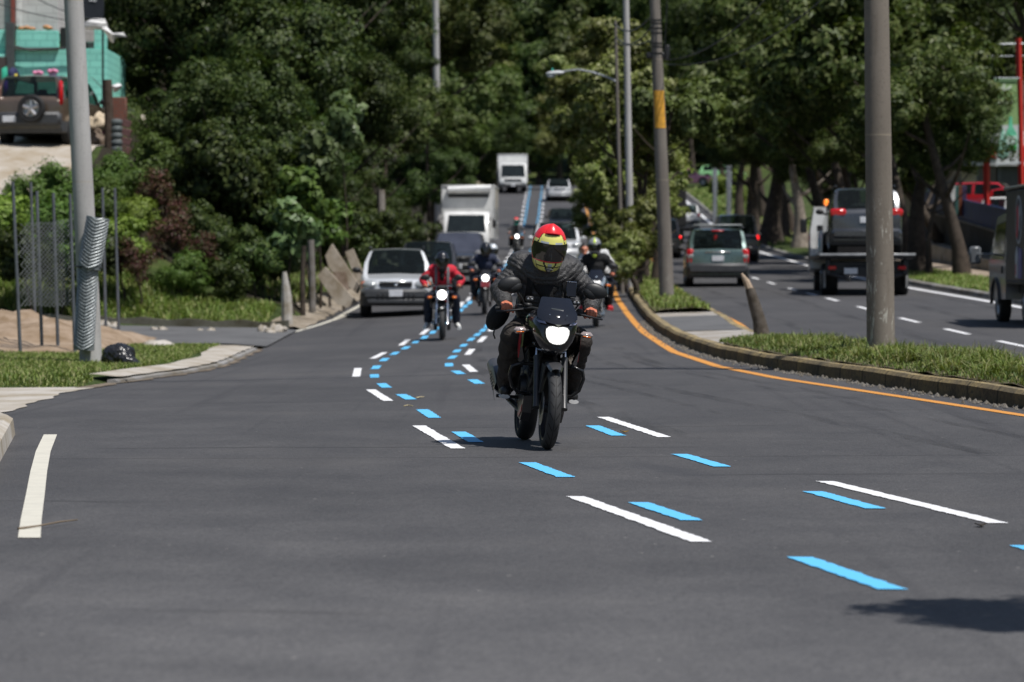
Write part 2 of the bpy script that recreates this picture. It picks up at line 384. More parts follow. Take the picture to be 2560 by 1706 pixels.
dash_px(mw, WH, .105); dash_px(mbl, BL, .115)
def along(px): return [onroad(u, v) for u, v in px]
def resample(pts, step):
    out = [pts[0]]; acc = 0; seg = []
    cum = [0]
    for a, b in zip(pts, pts[1:]): cum.append(cum[-1] + (b - a).length)
    s = 0; res = []
    while s < cum[-1]:
        i = max(j for j in range(len(cum)) if cum[j] <= s); i = min(i, len(pts) - 2)
        res.append(pts[i].lerp(pts[i+1], (s - cum[i]) / max(1e-6, cum[i+1] - cum[i]))); s += step
    return res
def dashes(mb, px, on, off, w, start=0, dz=.005):
    p = resample(along(px), .5); i = int(start / .5); a, b = max(1, round(on / .5)), round(off / .5)
    while i + a < len(p): strip(mb, p[i:i+a+1], w, dz); i += a + b
LW = [(1180,736),(1208,714),(1236,689),(1254,668),(1266,652),(1276,636),(1290,606),(1302,562),(1309,520),(1315,487),(1321,462),(1323,455)]
dashes(mw, LW, 2.5, 4.5, .17); dashes(mbl, [(u + 8.5 - (v > 640) * 1., v) for u, v in LW], 1.5, 1.5, .11)
RW = [(1246,780),(1262,755),(1281,725),(1300,697),(1318,672),(1331,640),(1342,600),(1349,570),(1354.5,541),(1358,510),(1362,478),(1365,458)]
dashes(mw, RW, 2.5, 4.5, .17); dashes(mbl, [(u - 8, v) for u, v in RW], 1.5, 1.5, .11)
tag(mw.build('white_lane_marking', PW, road, False, fix=False)); tag(mbl.build('blue_lane_marking', PB, road, False, fix=False))
YL = [(2760,1070),(2560,1040),(2339,1006),(2067,965),(1944,946.5),(1795,917),(1686,881),(1610,832),(1567,783),(1545,751),(1536,729),(1528,700),(1516,660),(1500,620),(1482,575),(1470,540),(1461,500),(1456,472),(1453,460)]
p = along(YL); strip(my, p, .13, .005)
offR = [Vector((edgeM2(y) + .16, y, 0)) for y in np.arange(12, 300, 1.)]; strip(my, offR, .13, .005)
my.build('yellow_edge_line', PY, road, False, fix=False)
strip(mo, along([(126,1088),(108,1130),(97,1180),(88,1240),(78,1300),(73,1347)]), .105, .005)
strip(mo, along([(460,911),(545,903),(575,889),(640,868),(700,846)]), .10, .005); strip(mo, along([(705,839),(800,812),(875,786)]), .13, .005)
strip(mo, [(edgeL(y) + .35, y, 0) for y in np.arange(76, 300, 2.)], .12, .005)
mo.build('worn_edge_line', POW, road, False, fix=False)
mr = MB()
for y, l in ((36, 3), (42, 3), (47.5, 3), (53.6, 2.8), (60, 2.8), (67.5, 2.8), (74.5, 2.7), (79.5, 2.5), (85, 2.5), (92, 2.5), (98, 2.5), (106, 2.5), (114, 2.5), (122, 2.5)):
    strip(mr, [(7.62, y - l/2, 0), (7.62, y + l/2, 0)], .12, .005)
strip(mr, [(edgeR(y) - .35 - .25 * sstep(60, 110, y), y, 0) for y in np.arange(30, 300, 1.)], .2, .005)
mr.build('white_lane_marking', PW, road2, False, fix=False)

# rubbed-in tyre marks
def m_tyremark():
    t = NT('tyre_mark'); P = t.co.outputs['Object']; t.out((.02, .02, .021), .7)
    n = t.math('MULTIPLY', t.ramp(t.noise(1.2, 4, .6, t.scale(P, (3, .25, 1))), [(.42, (0, 0, 0)), (.7, (1, 1, 1))]), .26)
    tr = t.n('ShaderNodeBsdfTransparent'); ms = t.n('ShaderNodeMixShader'); t.lk(n, ms.inputs[0]); t.lk(tr.outputs[0], ms.inputs[1]); t.lk(t.b.outputs[0], ms.inputs[2]); t.lk(ms.outputs[0], t.t.nodes['Material Output'].inputs[0]); return t.mat
TYM = m_tyremark(); mt = MB()
for off, w, y0, y1, k in ((1.0, .16, 26, 50, 0), (1.25, .12, 24, 46, .01), (2.35, .2, 22, 52, -.01), (2.75, .12, 28, 48, .02), (3.6, .22, 24, 44, .03), (1.6, .18, 40, 75, 0), (3.2, .2, 45, 80, 0)):
    strip(mt, [(edgeM1(y) - off + k * (y - 35), y, 0) for y in np.arange(y0, y1, 1.)], w, .003)
mt.build('tyre_mark', TYM, road, False, fix=False); mt = MB()
for x, w, y0, y1 in ((5.2, .25, 40, 110), (6.7, .25, 45, 120), (8.9, .28, 40, 110), (10.4, .25, 45, 120)): strip(mt, [(x + .1 * math.sin(y * .1), y, 0) for y in np.arange(y0, y1, 1.)], w, .003)
mt.build('tyre_mark', TYM, road2, False, fix=False)

# ---------------------------------------------------------------- the land
def side_road(x, y):        # 1 inside the mouth of the side road on the left
    d = edgeL(y) - x
    return sstep(57.2, 58.8, y - .12 * d) * (1 - sstep(67.5, 69.5, y - .25 * d)) if d > 0 else 0
def zland(x, y):
    L, Rr = edgeL(y), edgeR(y); z = zroad(max(L - 8, min(Rr + 6, x)), y)
    if x < L:
        d = L - x
        z0 = -.03 + (.08 + .02 * d) * sstep(37.4, 38.6, y) + .03 * sstep(.1, .5, d) * (1 - sstep(30, 26, y)) * sstep(37, 39, y) * (1 - sstep(57, 58.5, y - .12 * d))
        bk = sstep(69.5, 75, y - .25 * d) * .35 * sstep(0, 1.2, d) + min(1, max(0, (y - 69.5 - .25 * min(d, 5)) / 13.5)) ** .8 * 3.9 * sstep(1.0, 6.6, d) if y < 140 else .3 + 3.5 * sstep(1., 9, d)
        if 110 < y < 140: bk = .35 * sstep(0, 1.2, d) + 3.9 * sstep(1.0, 6.6, d)
        z += z0 + bk + .22 * sstep(22, 120, d) * d
    elif x > Rr:
        d = x - Rr
        z += .13 * sstep(0, .2, d) + .045 * d + (1.25 * sstep(4.2, 5.2, d) if 70 < y < 150 else 0) + .22 * sstep(30, 120, d) * d
    if x < -10.5 and y > 85.5: z += .16 * min(y - 85.5, 9) * sstep(-10.5, -11.5, x)
    if y > 305: z += .13 * (y - 305) * sstep(305, 340, y)
    return z
def in_road(x, y, m=.0):
    return edgeL(y) + m < x < edgeR(y) - m
xs = np.concatenate([np.linspace(-420, -30, 16), np.linspace(-26, -16, 8), np.arange(-15, 20.01, .5), np.linspace(22, 34, 9), np.linspace(40, 420, 15)])
ys = np.concatenate([np.linspace(-60, -12, 7), np.arange(-10, 132, 1.), np.arange(132, 330, 2.), np.linspace(335, 900, 40)])
gv = [(x, y, zland(x, y) - (.09 if in_road(x, y, -.42) and -8 <= y <= 329 else 0) + (.05 * math.sin(x * 3.1 + y) * math.sin(y * 2.3) if (x < edgeL(y) - 1.5 and y > 70) else 0)) for y in ys for x in xs]
n = len(xs); gq = [(j*n+i, j*n+i+1, (j+1)*n+i+1, (j+1)*n+i) for j in range(len(ys)-1) for i in range(n-1)]
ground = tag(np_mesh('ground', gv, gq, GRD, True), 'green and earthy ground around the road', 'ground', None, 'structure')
print('land', [round(zland(-12.8, y), 2) for y in range(75, 96, 2)], zland(12.5, 93), zland(17, 120))
# side road, aprons, shoulder
def sheet(name, rows, mat, label, dz=.0, use=zland, kind='structure', cat='pavement', sub=10):
    v = []; q = []
    for a, b in rows:
        for i in range(sub + 1):
            x, y = lerp(a[0], b[0], i / sub), lerp(a[1], b[1], i / sub); v.append((x, y, use(x, y) + dz))
    k = sub + 1
    for j in range(len(rows) - 1):
        for i in range(sub): q.append((j*k+i, j*k+i+1, (j+1)*k+i+1, (j+1)*k+i))
    return tag(np_mesh(name, v, q, mat, True), label, cat, None, kind)
ASPH2 = m_conc('old_asphalt', (.125, .125, .127), .3, .8, (.95, .95, .95))
sheet('side_road', [((-22, 63.5 + k * 1.25), (edgeL(58.8 + k * 1.2) + .05, 58.8 + k * 1.2)) for k in range(9)], ASPH2, 'old grey asphalt side road joining from the left', .03, sub=24, cat='road')
# pale dusty shoulder between asphalt and verge
sheet('shoulder', [((edgeL(y) - .55 - .25 * math.sin(y * .9), y), (edgeL(y) + .10 + .06 * math.sin(y * 2.1), y)) for y in np.arange(69.5, 300, 1.)], m_conc('dusty_gravel', (.30, .26, .21), .45, 2.5), 'dusty pale gravel shoulder along the asphalt', .018, sub=5)
sheet('concrete_apron', [((-9.5, y), (edgeL(y) + .06 - .35 * sstep(28, 26, y) + .035 * math.sin(y * 2.1) + .02 * math.sin(y * 5.3), y)) for y in np.arange(14, 37.6, .1)], CONC, 'pale broken concrete apron at the left road edge', .008, zroad, sub=14)
sheet('pavement', [((edgeL(y) - .56 + .04 * math.sin(y * 1.3) - .25 * sstep(50, 57, y), y), (edgeL(y) - .10 - .02 * math.sin(y * 5), y)) for y in np.arange(39.6, 57.6, .2)], CONC, 'pale concrete strip beside the grass island', .02, zland, sub=8)
sheet('gutter_dirt', [((edgeL(y) - .16, y), (edgeL(y) + .07 + .04 * math.sin(y * 2.7) + .03 * math.sin(y * 6.1), y)) for y in np.arange(37.2, 58, .2)], m_conc('gutter_dirt', (.22, .18, .14), .5, 4), 'strip of brown dirt between asphalt and the pale concrete strip', .010, zroad, sub=3)
# driveway climbing on the left where the brown car is parked
sheet('driveway', [((-30, y), (-11.0 - .2 * math.sin(y) - .9 * sstep(83, 79, y), y)) for y in np.arange(75, 96, 1.)], m_conc('ramp_concrete', (.42, .38, .33), .25), 'pale concrete driveway climbing on the left', .05, sub=20, cat='driveway')
# kerbs
def kerb(name, edge, y0, y1, w, h, side, label, mat, step=.5, lift=0, gap=None):
    mb = MB(); rings = []
    for y in np.arange(y0, y1 + .01, step):
        if gap and gap(y):
            if len(rings) > 1: mb.loft(rings)
            rings = []; continue
        e = edge(y); j = .005 * math.sin(y * 7.3) + .008 * math.sin(y * 1.1); a, b = e + (0 if side > 0 else -w), e + (w if side > 0 else 0)
        z = zroad(e, y); hh = h + .005 * math.sin(y * 1.7)
        if side > 0: r = [(a + j, y, z - .12), (a + j + .012, y, z + hh * .78), (a + j + .05, y, z + hh), (b, y, z + hh), (b, y, z - .12)]
        else: r = [(a, y, z - .12), (a, y, z + hh), (b + j - .05, y, z + hh), (b + j - .012, y, z + hh * .78), (b + j, y, z - .12)]
        rings.append(r)
    if len(rings) > 1: mb.loft(rings)
    return tag(mb.build(name, mat, None, True, 30), label, 'kerb', None, 'structure')
def m_kerb():
    t = NT('worn_kerb'); a = t.noise(1.6, 5, .65); b = t.noise(22, 5, .7); x, y, z = t.sep(t.n('ShaderNodeNewGeometry').outputs['Normal'])
    c = t.ramp(a, [(.3, (.15, .125, .08)), (.5, (.30, .235, .125)), (.66, (.42, .32, .14))])
    c = t.mix(t.ramp(b, [(.35, (.9, .9, .9)), (.55, (0, 0, 0))]), c, (.09, .08, .065))
    P = t.co.outputs['Object']; yy = t.sep(P)[1]; fr = t.math('FRACT', yy)
    c = t.mix(t.ramp(t.math('ABSOLUTE', t.math('SUBTRACT', fr, .5)), [(.012, (.8, .8, .8)), (.03, (0, 0, 0))]), c, (.03, .028, .025))
    c = t.mix(t.ramp(t.math('ABSOLUTE', x), [(.55, (0, 0, 0)), (.85, (.75, .75, .75))]), c, t.mix(1., c, (.36, .34, .34), 'MULTIPLY'))   # upright side faces darker than the top
    t.bump(b, .5, .015); t.out(c, .9, Specular_IOR_Level=.25); return t.mat
KM = m_kerb()
kerb('kerb', edgeM1, 8, 296, .17, .17, 1, 'ochre stone kerb along the near side of the median', KM)
kerb('kerb', edgeM2, 8, 296, .17, .15, -1, 'ochre stone kerb along the far side of the median', KM)
kerb('kerb', edgeR, 40, 290, .18, .13, 1, 'grey kerb along the right verge', CONCG)
kerb('kerb', edgeL, 39.0, 57.4, .14, .05, -1, 'pale worn kerb along the grass island', CONCG)
mb = MB(); rings = []
for i in range(13):
    u, v = lerp(-60, 30, i / 12), 0
    y = lerp(18.5, 25.6, i / 12); x = lerp(-3.22, -4.17, i / 12)
    if i == 12: x -= .1
    rings.append([(x + .12, y, -.05), (x + .10, y, .10), (x + .05, y, .13), (x - .35, y, .13), (x - .35, y, -.05)])
mb.loft(rings); tag(mb.build('kerb', CONC, None, True, 30), 'worn grey kerb end at the left edge of the picture', 'kerb', None, 'structure')
# median fill: soil with a paved crossing between y 47.5 and 58
def med_rows(y0, y1, inset=.16, st=.5): return [((edgeM1(y) + inset, y), (edgeM2(y) - inset, y)) for y in np.arange(y0, y1 + .01, st)]
def zmed(x, y): return zroad(x, y) + .15
def zmedg(x, y):
    a, b = edgeM1(y), edgeM2(y); t = max(0, min(1, (x - a) / (b - a))); return zroad(x, y) + .14 + .10 * math.sin(math.pi * t) ** .7 + .02 * math.sin(x * 9) * math.sin(y * 7)
SOIL = m_conc('median_soil', (.13, .11, .07), .5, 3)
sheet('median_bed', med_rows(8, 44.5), SOIL, 'earth bed of the grassy median', 0, zmedg, cat='verge')
sheet('median_bed', med_rows(62.0, 300, st=1.), SOIL, 'earth bed of the median under the trees', 0, zmedg, cat='verge')
sheet('median_paving', med_rows(44.5, 62.0, .16, .25), m_conc('median_slabs', (.36, .34, .32), .3, 1.5), 'grey paved crossing through the median', 0, zmed, cat='pavement')
sheet('median_paving', med_rows(51.0, 59.5, .18, .25), ASPH2, 'dark asphalt patch in the median crossing', .008, zmed, cat='pavement')
# right side: footpath and upper lot
sheet('footpath', [((edgeR(y) + 1.9, y), (edgeR(y) + 3.9, y)) for y in np.arange(62, 200, 2.)], m_conc('dusty_path', (.36, .30, .25), .35), 'dusty pinkish footpath behind the right verge', .04, sub=4, cat='footpath')
# ================================================================ VEGETATION
def m_leaf(name, cols, rough=.5, tr=.22, spec=.22):
    t = NT(name); g = t.n('ShaderNodeNewGeometry'); oi = t.n('ShaderNodeObjectInfo')
    k = len(cols); c = t.ramp(g.outputs['Random Per Island'], [((i + .5) / k, col) for i, col in enumerate(cols)])
    hs = t.n('ShaderNodeHueSaturation'); t.lk(c, hs.inputs['Color'])
    hs.inputs['Hue'].default_value = .5
    t.lk(t.math('MULTIPLY_ADD', oi.outputs['Random'], .6, .72), hs.inputs['Value'])
    t.lk(t.math('MULTIPLY_ADD', oi.outputs['Random'], .03, .478), hs.inputs['Hue'])
    t.out(hs.outputs[0], rough, Specular_IOR_Level=spec)
    tb = t.n('ShaderNodeBsdfTranslucent'); t.lk(t.mix(1., hs.outputs[0], (1.15, 1.25, .6), 'MULTIPLY'), tb.inputs[0])
    ms = t.n('ShaderNodeMixShader'); ms.inputs[0].default_value = tr; t.lk(t.b.outputs[0], ms.inputs[1]); t.lk(tb.outputs[0], ms.inputs[2])
    t.lk(ms.outputs[0], t.t.nodes['Material Output'].inputs[0]); return t.mat
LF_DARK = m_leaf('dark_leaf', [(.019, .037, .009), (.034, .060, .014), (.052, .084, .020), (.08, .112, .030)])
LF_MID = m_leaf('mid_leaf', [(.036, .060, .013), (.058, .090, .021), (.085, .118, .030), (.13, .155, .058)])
LF_OLIVE = m_leaf('olive_leaf', [(.085, .115, .026), (.13, .165, .038), (.18, .21, .055), (.28, .30, .14)])
LF_BRIGHT = m_leaf('bright_leaf', [(.052, .105, .02), (.085, .155, .032), (.12, .195, .045)])
LF_PALE = m_leaf('pale_leaf', [(.075, .12, .045), (.11, .165, .065), (.16, .215, .10)], .4)
LF_LIME = m_leaf('lime_leaf', [(.10, .16, .025), (.15, .22, .035), (.20, .27, .06)])
LF_RED = m_leaf('red_leaf', [(.055, .020, .022), (.05, .055, .02), (.085, .030, .032), (.12, .05, .04), (.07, .07, .025)])
LF_VIV = m_leaf('vivid_leaf', [(.06, .088, .022), (.09, .125, .034), (.14, .175, .06)])
LF_GRASS = m_leaf('grass_blade', [(.08, .13, .026), (.13, .19, .04), (.18, .24, .06), (.25, .25, .11)], .5, .2)
LF_GRASSD = m_leaf('grass_blade_deep', [(.06, .10, .022), (.09, .14, .03), (.13, .18, .045), (.21, .20, .09)], .5, .2)
BARK = m_conc('bark', (.075, .058, .044), .55, 5, (.8, .8, .8)); BARKP = m_conc('pale_bark', (.30, .26, .22), .5, 4, (.8, .75, .7))

def leaves_np(rg, pos, nrm, ln, wd, fold=.25):
    N = len(pos); nrm = nrm / np.linalg.norm(nrm, axis=1, keepdims=True)
    t = rg.normal(size=(N, 3)); t -= nrm * (t * nrm).sum(1, keepdims=True); t /= np.linalg.norm(t, axis=1, keepdims=True)
    b = np.cross(nrm, t); l = (ln * rg.uniform(.6, 1.3, N))[:, None]; w = (wd * rg.uniform(.7, 1.25, N))[:, None]
    droop = nrm * (-.25 * l)
    v = np.stack([pos - t * l * .5, pos + b * w * .5 + nrm * w * fold, pos + t * l * .5 + droop * .6, pos - b * w * .5 + nrm * w * fold], 1).reshape(-1, 3)
    return v, np.arange(N * 4).reshape(N, 4)
def crown_mesh(name, seed, mat, r=3.5, flat=.85, lobes=9, clumps=21, per=185, leaf=(.145, .08), cr=.62, low=-.55, hollow=.45):
    rg = np.random.default_rng(seed); P = []; Nn = []
    for _ in range(lobes):
        d = rg.normal(size=3); d /= np.linalg.norm(d); d[2] = d[2] * .9 + .1
        if d[2] < low: d[2] = low * rg.uniform(.3, 1)
        lc = d * r * rg.uniform(.42, .72) * np.array([1, 1, flat]); lr = r * rg.uniform(.30, .50)
        for _ in range(clumps):
            e = rg.normal(size=3); e /= np.linalg.norm(e); c = lc + e * lr * rg.uniform(hollow, 1.05)
            rad = cr * rg.uniform(.5, 1.25); m = int(per * rg.uniform(.6, 1.3))
            q = rg.normal(size=(m, 3)); q /= np.linalg.norm(q, axis=1, keepdims=True); q[:, 2] *= .72
            p = c + q * rad * rg.uniform(0.25, 1.0, (m, 1)) ** .6
            P.append(p); Nn.append(q * .9 + np.array([0, 0, .42]) + e * .65 + rg.normal(size=(m, 3)) * .28)
    P = np.concatenate(P); Nn = np.concatenate(Nn)
    v, q = leaves_np(rg, P, Nn, *leaf); return np_mesh(name, v, q, mat, False, False)
CR = {
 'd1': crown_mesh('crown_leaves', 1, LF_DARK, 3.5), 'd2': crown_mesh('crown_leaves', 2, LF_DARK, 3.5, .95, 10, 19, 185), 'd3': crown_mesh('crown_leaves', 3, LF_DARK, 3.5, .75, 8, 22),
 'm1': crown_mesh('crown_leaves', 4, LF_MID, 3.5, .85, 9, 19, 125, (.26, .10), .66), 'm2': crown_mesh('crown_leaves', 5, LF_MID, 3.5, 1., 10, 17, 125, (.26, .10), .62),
 'o1': crown_mesh('crown_leaves', 6, LF_OLIVE, 2., 1.1, 9, 14, 90, (.17, .10), .40), 'o2': crown_mesh('crown_leaves', 7, LF_OLIVE, 2., 1.4, 10, 13, 90, (.17, .10), .36),
 'f1': crown_mesh('crown_leaves', 8, LF_MID, 7., .95, 11, 20, 75, (.50, .30), 1.25), 'f2': crown_mesh('crown_leaves', 9, LF_DARK, 7., 1.05, 11, 20, 75, (.50, .30), 1.25), 'f3': crown_mesh('crown_leaves', 19, LF_OLIVE, 7., .9, 10, 21, 75, (.50, .30), 1.2),
 'b1': crown_mesh('crown_leaves', 10, LF_BRIGHT, 2., 1.35, 9, 16, 90, (.22, .07), .42), 's1': crown_mesh('crown_leaves', 11, LF_DARK, 1.6, .95, 8, 14, 110, (.15, .085), .36),
 'v1': crown_mesh('crown_leaves', 21, LF_VIV, 2., .95, 8, 13, 75, (.24, .13), .42),
 'p1': crown_mesh('shrub_leaves', 12, LF_PALE, 1., 1.2, 7, 8, 16, (.34, .24), .30), 'p2': crown_mesh('shrub_leaves', 13, LF_BRIGHT, 1., 1.3, 7, 9, 22, (.26, .18), .30),
 'l1': crown_mesh('shrub_leaves', 14, LF_LIME, 1., .8, 8, 12, 60, (.12, .06), .28), 'g1': crown_mesh('shrub_leaves', 17, LF_BRIGHT, 1., .75, 8, 13, 70, (.12, .045), .28), 'r1': crown_mesh('shrub_leaves', 15, LF_RED, 1., 1., 8, 11, 34, (.11, .055), .30), 'k1': crown_mesh('shrub_leaves', 16, LF_DARK, 1., .8, 8, 12, 60, (.12, .07), .28),
}
CRR = {'d': 3.5, 'm': 3.5, 'o': 2., 'f': 7., 'b': 2., 'v': 2., 's': 1.6, 'p': 1., 'l': 1., 'g': 1., 'r': 1., 'k': 1.}
def trunk_mb(h, r0, lean, seed, limbs=5, spread=1.6):
    rg = random.Random(seed); mb = MB(); path = []; n = 7
    for i in range(n + 1):
        t = i / n; path.append((lean[0] * t ** 1.4 + .08 * math.sin(t * 5 + seed), lean[1] * t + .08 * math.cos(t * 4 + seed), h * t - .15 * (i == 0)))
    rad = [r0 * (1.45 if i == 0 else 1.12 if i == 1 else 1) * (1 - .62 * i / n) for i in range(n + 1)]
    mb.tube(path, rad, 11)
    for k in range(limbs):
        t = rg.uniform(.5, .92); i = int(t * n); p = Vector(path[i]); a = k * 2.4 + rg.uniform(-.5, .5); L = spread * rg.uniform(.7, 1.3)
        q = [p]
        for j in range(1, 5): q.append(p + Vector((math.cos(a) * L * j / 4, math.sin(a) * L * j / 4, L * (.25 * j / 4 + .55 * (j / 4) ** 1.7) + rg.uniform(-.06, .06))))
        mb.tube(q, [rad[i] * .55 * (1 - .2 * j) for j in range(5)], 7)
    return mb
TREES = []
def tree(kind, u, v, Y, r, label, bx=None, group=None, name='tree', r0=None, sz=1., bark=None, cat='tree', limbs=5):
    """crown centred where (u, v) looks at distance Y; its trunk stands at bx (metres across) or below the crown"""
    c = at(u, v, Y); x = c.x if bx is None else bx; zb = zland(x, Y); s = r / CRR[kind[0]]; h = max(.4, c.z - zb)
    root = thing(name, label, cat, (x, Y, zb), 0, group); sd = len(TREES) + 3; TREES.append(root)
    trunk_mb(h + .2 * r * sz, r0 or (.05 + .035 * r) * (1 + h * .02), (c.x - x, 0), sd, limbs, r * .75).build('trunk' if cat == 'tree' else 'stem', bark or BARK, root)
    o = link(bpy.data.objects.new('crown' if cat == 'tree' else 'foliage', CR[kind]), root)
    o.location = (c.x - x, 0, h); o.scale = (s, s, s * sz); o.rotation_euler = (0, 0, (sd * 2.399) % 6.283); return root
def shrub(kind, u, v, Y, r, label, group=None, sz=1., bx=None): return tree(kind, u, v, Y, r, label, bx, group, 'shrub', .03, sz, None, 'shrub', 4)
# left wood
GL = 'trees of the wood on the left bank'
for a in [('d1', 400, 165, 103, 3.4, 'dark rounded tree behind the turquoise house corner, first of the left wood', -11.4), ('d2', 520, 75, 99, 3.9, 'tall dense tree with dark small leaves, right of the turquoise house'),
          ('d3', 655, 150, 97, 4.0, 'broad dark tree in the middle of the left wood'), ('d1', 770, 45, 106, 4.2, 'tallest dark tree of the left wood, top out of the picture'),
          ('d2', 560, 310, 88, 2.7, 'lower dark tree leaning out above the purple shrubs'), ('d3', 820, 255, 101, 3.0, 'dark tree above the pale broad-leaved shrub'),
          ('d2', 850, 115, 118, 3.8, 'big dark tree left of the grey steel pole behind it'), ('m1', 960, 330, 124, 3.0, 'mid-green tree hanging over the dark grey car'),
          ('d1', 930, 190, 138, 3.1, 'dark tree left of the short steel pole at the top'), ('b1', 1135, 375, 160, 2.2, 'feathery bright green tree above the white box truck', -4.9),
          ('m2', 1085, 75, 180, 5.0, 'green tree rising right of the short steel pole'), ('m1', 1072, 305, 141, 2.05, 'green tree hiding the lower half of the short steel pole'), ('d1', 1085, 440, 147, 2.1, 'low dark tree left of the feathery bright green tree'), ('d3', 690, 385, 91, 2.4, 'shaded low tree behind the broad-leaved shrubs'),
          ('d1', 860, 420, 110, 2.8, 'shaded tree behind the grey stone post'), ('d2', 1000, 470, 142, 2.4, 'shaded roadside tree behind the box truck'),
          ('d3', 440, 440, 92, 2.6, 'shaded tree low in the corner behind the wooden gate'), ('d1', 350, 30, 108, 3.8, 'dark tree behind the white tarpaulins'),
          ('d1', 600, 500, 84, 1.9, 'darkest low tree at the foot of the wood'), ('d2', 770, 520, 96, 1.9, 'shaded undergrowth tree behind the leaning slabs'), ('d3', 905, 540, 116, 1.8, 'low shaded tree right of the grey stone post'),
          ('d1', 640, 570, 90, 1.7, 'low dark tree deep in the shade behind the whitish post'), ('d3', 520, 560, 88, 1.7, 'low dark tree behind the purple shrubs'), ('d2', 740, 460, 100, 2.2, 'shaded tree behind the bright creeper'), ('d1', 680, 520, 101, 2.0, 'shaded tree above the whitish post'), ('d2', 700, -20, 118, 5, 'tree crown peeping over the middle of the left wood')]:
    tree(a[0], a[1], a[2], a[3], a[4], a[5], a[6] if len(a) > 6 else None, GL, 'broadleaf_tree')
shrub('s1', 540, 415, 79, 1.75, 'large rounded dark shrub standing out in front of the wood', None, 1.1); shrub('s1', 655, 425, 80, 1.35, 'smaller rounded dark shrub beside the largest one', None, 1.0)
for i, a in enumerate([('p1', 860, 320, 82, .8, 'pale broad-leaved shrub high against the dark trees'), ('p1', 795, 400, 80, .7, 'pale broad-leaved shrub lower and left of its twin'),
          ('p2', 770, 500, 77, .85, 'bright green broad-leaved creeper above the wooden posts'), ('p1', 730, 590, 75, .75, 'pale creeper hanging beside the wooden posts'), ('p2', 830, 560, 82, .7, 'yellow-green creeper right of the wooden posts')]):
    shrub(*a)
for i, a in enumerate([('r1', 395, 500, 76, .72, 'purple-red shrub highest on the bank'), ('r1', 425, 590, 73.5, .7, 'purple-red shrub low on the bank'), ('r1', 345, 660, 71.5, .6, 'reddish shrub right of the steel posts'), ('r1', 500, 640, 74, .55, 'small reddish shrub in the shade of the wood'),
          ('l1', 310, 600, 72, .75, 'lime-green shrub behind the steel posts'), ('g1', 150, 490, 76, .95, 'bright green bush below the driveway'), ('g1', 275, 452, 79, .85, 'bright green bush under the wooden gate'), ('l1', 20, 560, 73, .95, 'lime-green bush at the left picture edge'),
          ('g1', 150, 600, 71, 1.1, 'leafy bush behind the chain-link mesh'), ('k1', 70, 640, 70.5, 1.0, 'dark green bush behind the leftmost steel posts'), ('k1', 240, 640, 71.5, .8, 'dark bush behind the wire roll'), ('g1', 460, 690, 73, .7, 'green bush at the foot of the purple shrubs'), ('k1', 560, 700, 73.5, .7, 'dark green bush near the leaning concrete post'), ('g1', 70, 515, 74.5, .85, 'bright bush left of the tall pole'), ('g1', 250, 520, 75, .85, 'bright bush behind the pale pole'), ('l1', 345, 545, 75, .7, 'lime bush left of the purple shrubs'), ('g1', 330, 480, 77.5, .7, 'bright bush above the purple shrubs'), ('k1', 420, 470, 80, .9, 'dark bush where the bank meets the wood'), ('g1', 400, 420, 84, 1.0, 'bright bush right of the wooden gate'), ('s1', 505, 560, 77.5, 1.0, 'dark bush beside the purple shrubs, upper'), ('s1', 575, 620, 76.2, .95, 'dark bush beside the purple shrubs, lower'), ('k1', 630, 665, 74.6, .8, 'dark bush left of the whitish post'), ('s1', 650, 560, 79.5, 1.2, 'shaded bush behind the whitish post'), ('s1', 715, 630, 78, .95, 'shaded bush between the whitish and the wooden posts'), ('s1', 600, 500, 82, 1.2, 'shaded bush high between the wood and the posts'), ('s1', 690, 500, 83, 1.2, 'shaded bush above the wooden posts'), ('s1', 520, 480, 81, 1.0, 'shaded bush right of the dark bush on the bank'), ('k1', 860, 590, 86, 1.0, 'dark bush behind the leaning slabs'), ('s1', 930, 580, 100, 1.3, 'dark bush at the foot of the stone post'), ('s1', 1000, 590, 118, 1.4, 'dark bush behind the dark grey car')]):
    shrub(*a)
# wood beyond the crest and on the hill
GB = 'tall trees of the wood beyond the crest'
k = 0
for u, v, Y, r in [(1160, 250, 285, 5.5), (1240, 300, 318, 5.), (1210, 190, 330, 6.), (1010, 60, 300, 7.5), (1100, 150, 320, 7), (1330, 230, 330, 6.), (1400, 300, 318, 4.6), (1340, 110, 350, 7.), (1430, 150, 330, 6.5), (1500, 60, 350, 8), (1480, 290, 322, 5),
                   (1590, 100, 345, 8), (1560, 280, 330, 6), (1660, 250, 330, 6), (1700, 100, 350, 8), (1790, 180, 340, 7), (1850, 60, 350, 8), (1900, 250, 330, 6.5), (1290, 370, 312, 3.2), (1350, 390, 308, 2.6), (1640, 370, 322, 4), (1720, 340, 335, 4.5), (1830, 350, 335, 4.6), (880, 40, 330, 8), (1990, 150, 345, 8), (1060, 330, 300, 5), (1120, 400, 305, 3.4), (1195, 385, 290, 3.2), (1230, 420, 300, 2.4)]:
    tree(['f1', 'f2', 'f3', 'f2'][k % 4], u, v, Y, r, ['mid-green tall tree of the wood beyond the crest', 'dark tall tree of the wood beyond the crest', 'olive tall tree of the wood beyond the crest', 'dark tall tree of the wood beyond the crest'][k % 4], None, GB, 'wood_tree', .35); k += 1
tree('d2', 1275, 352, 262, 2.5, 'low dark branch tree hanging over the far white truck', -4.2, None, 'roadside_tree')
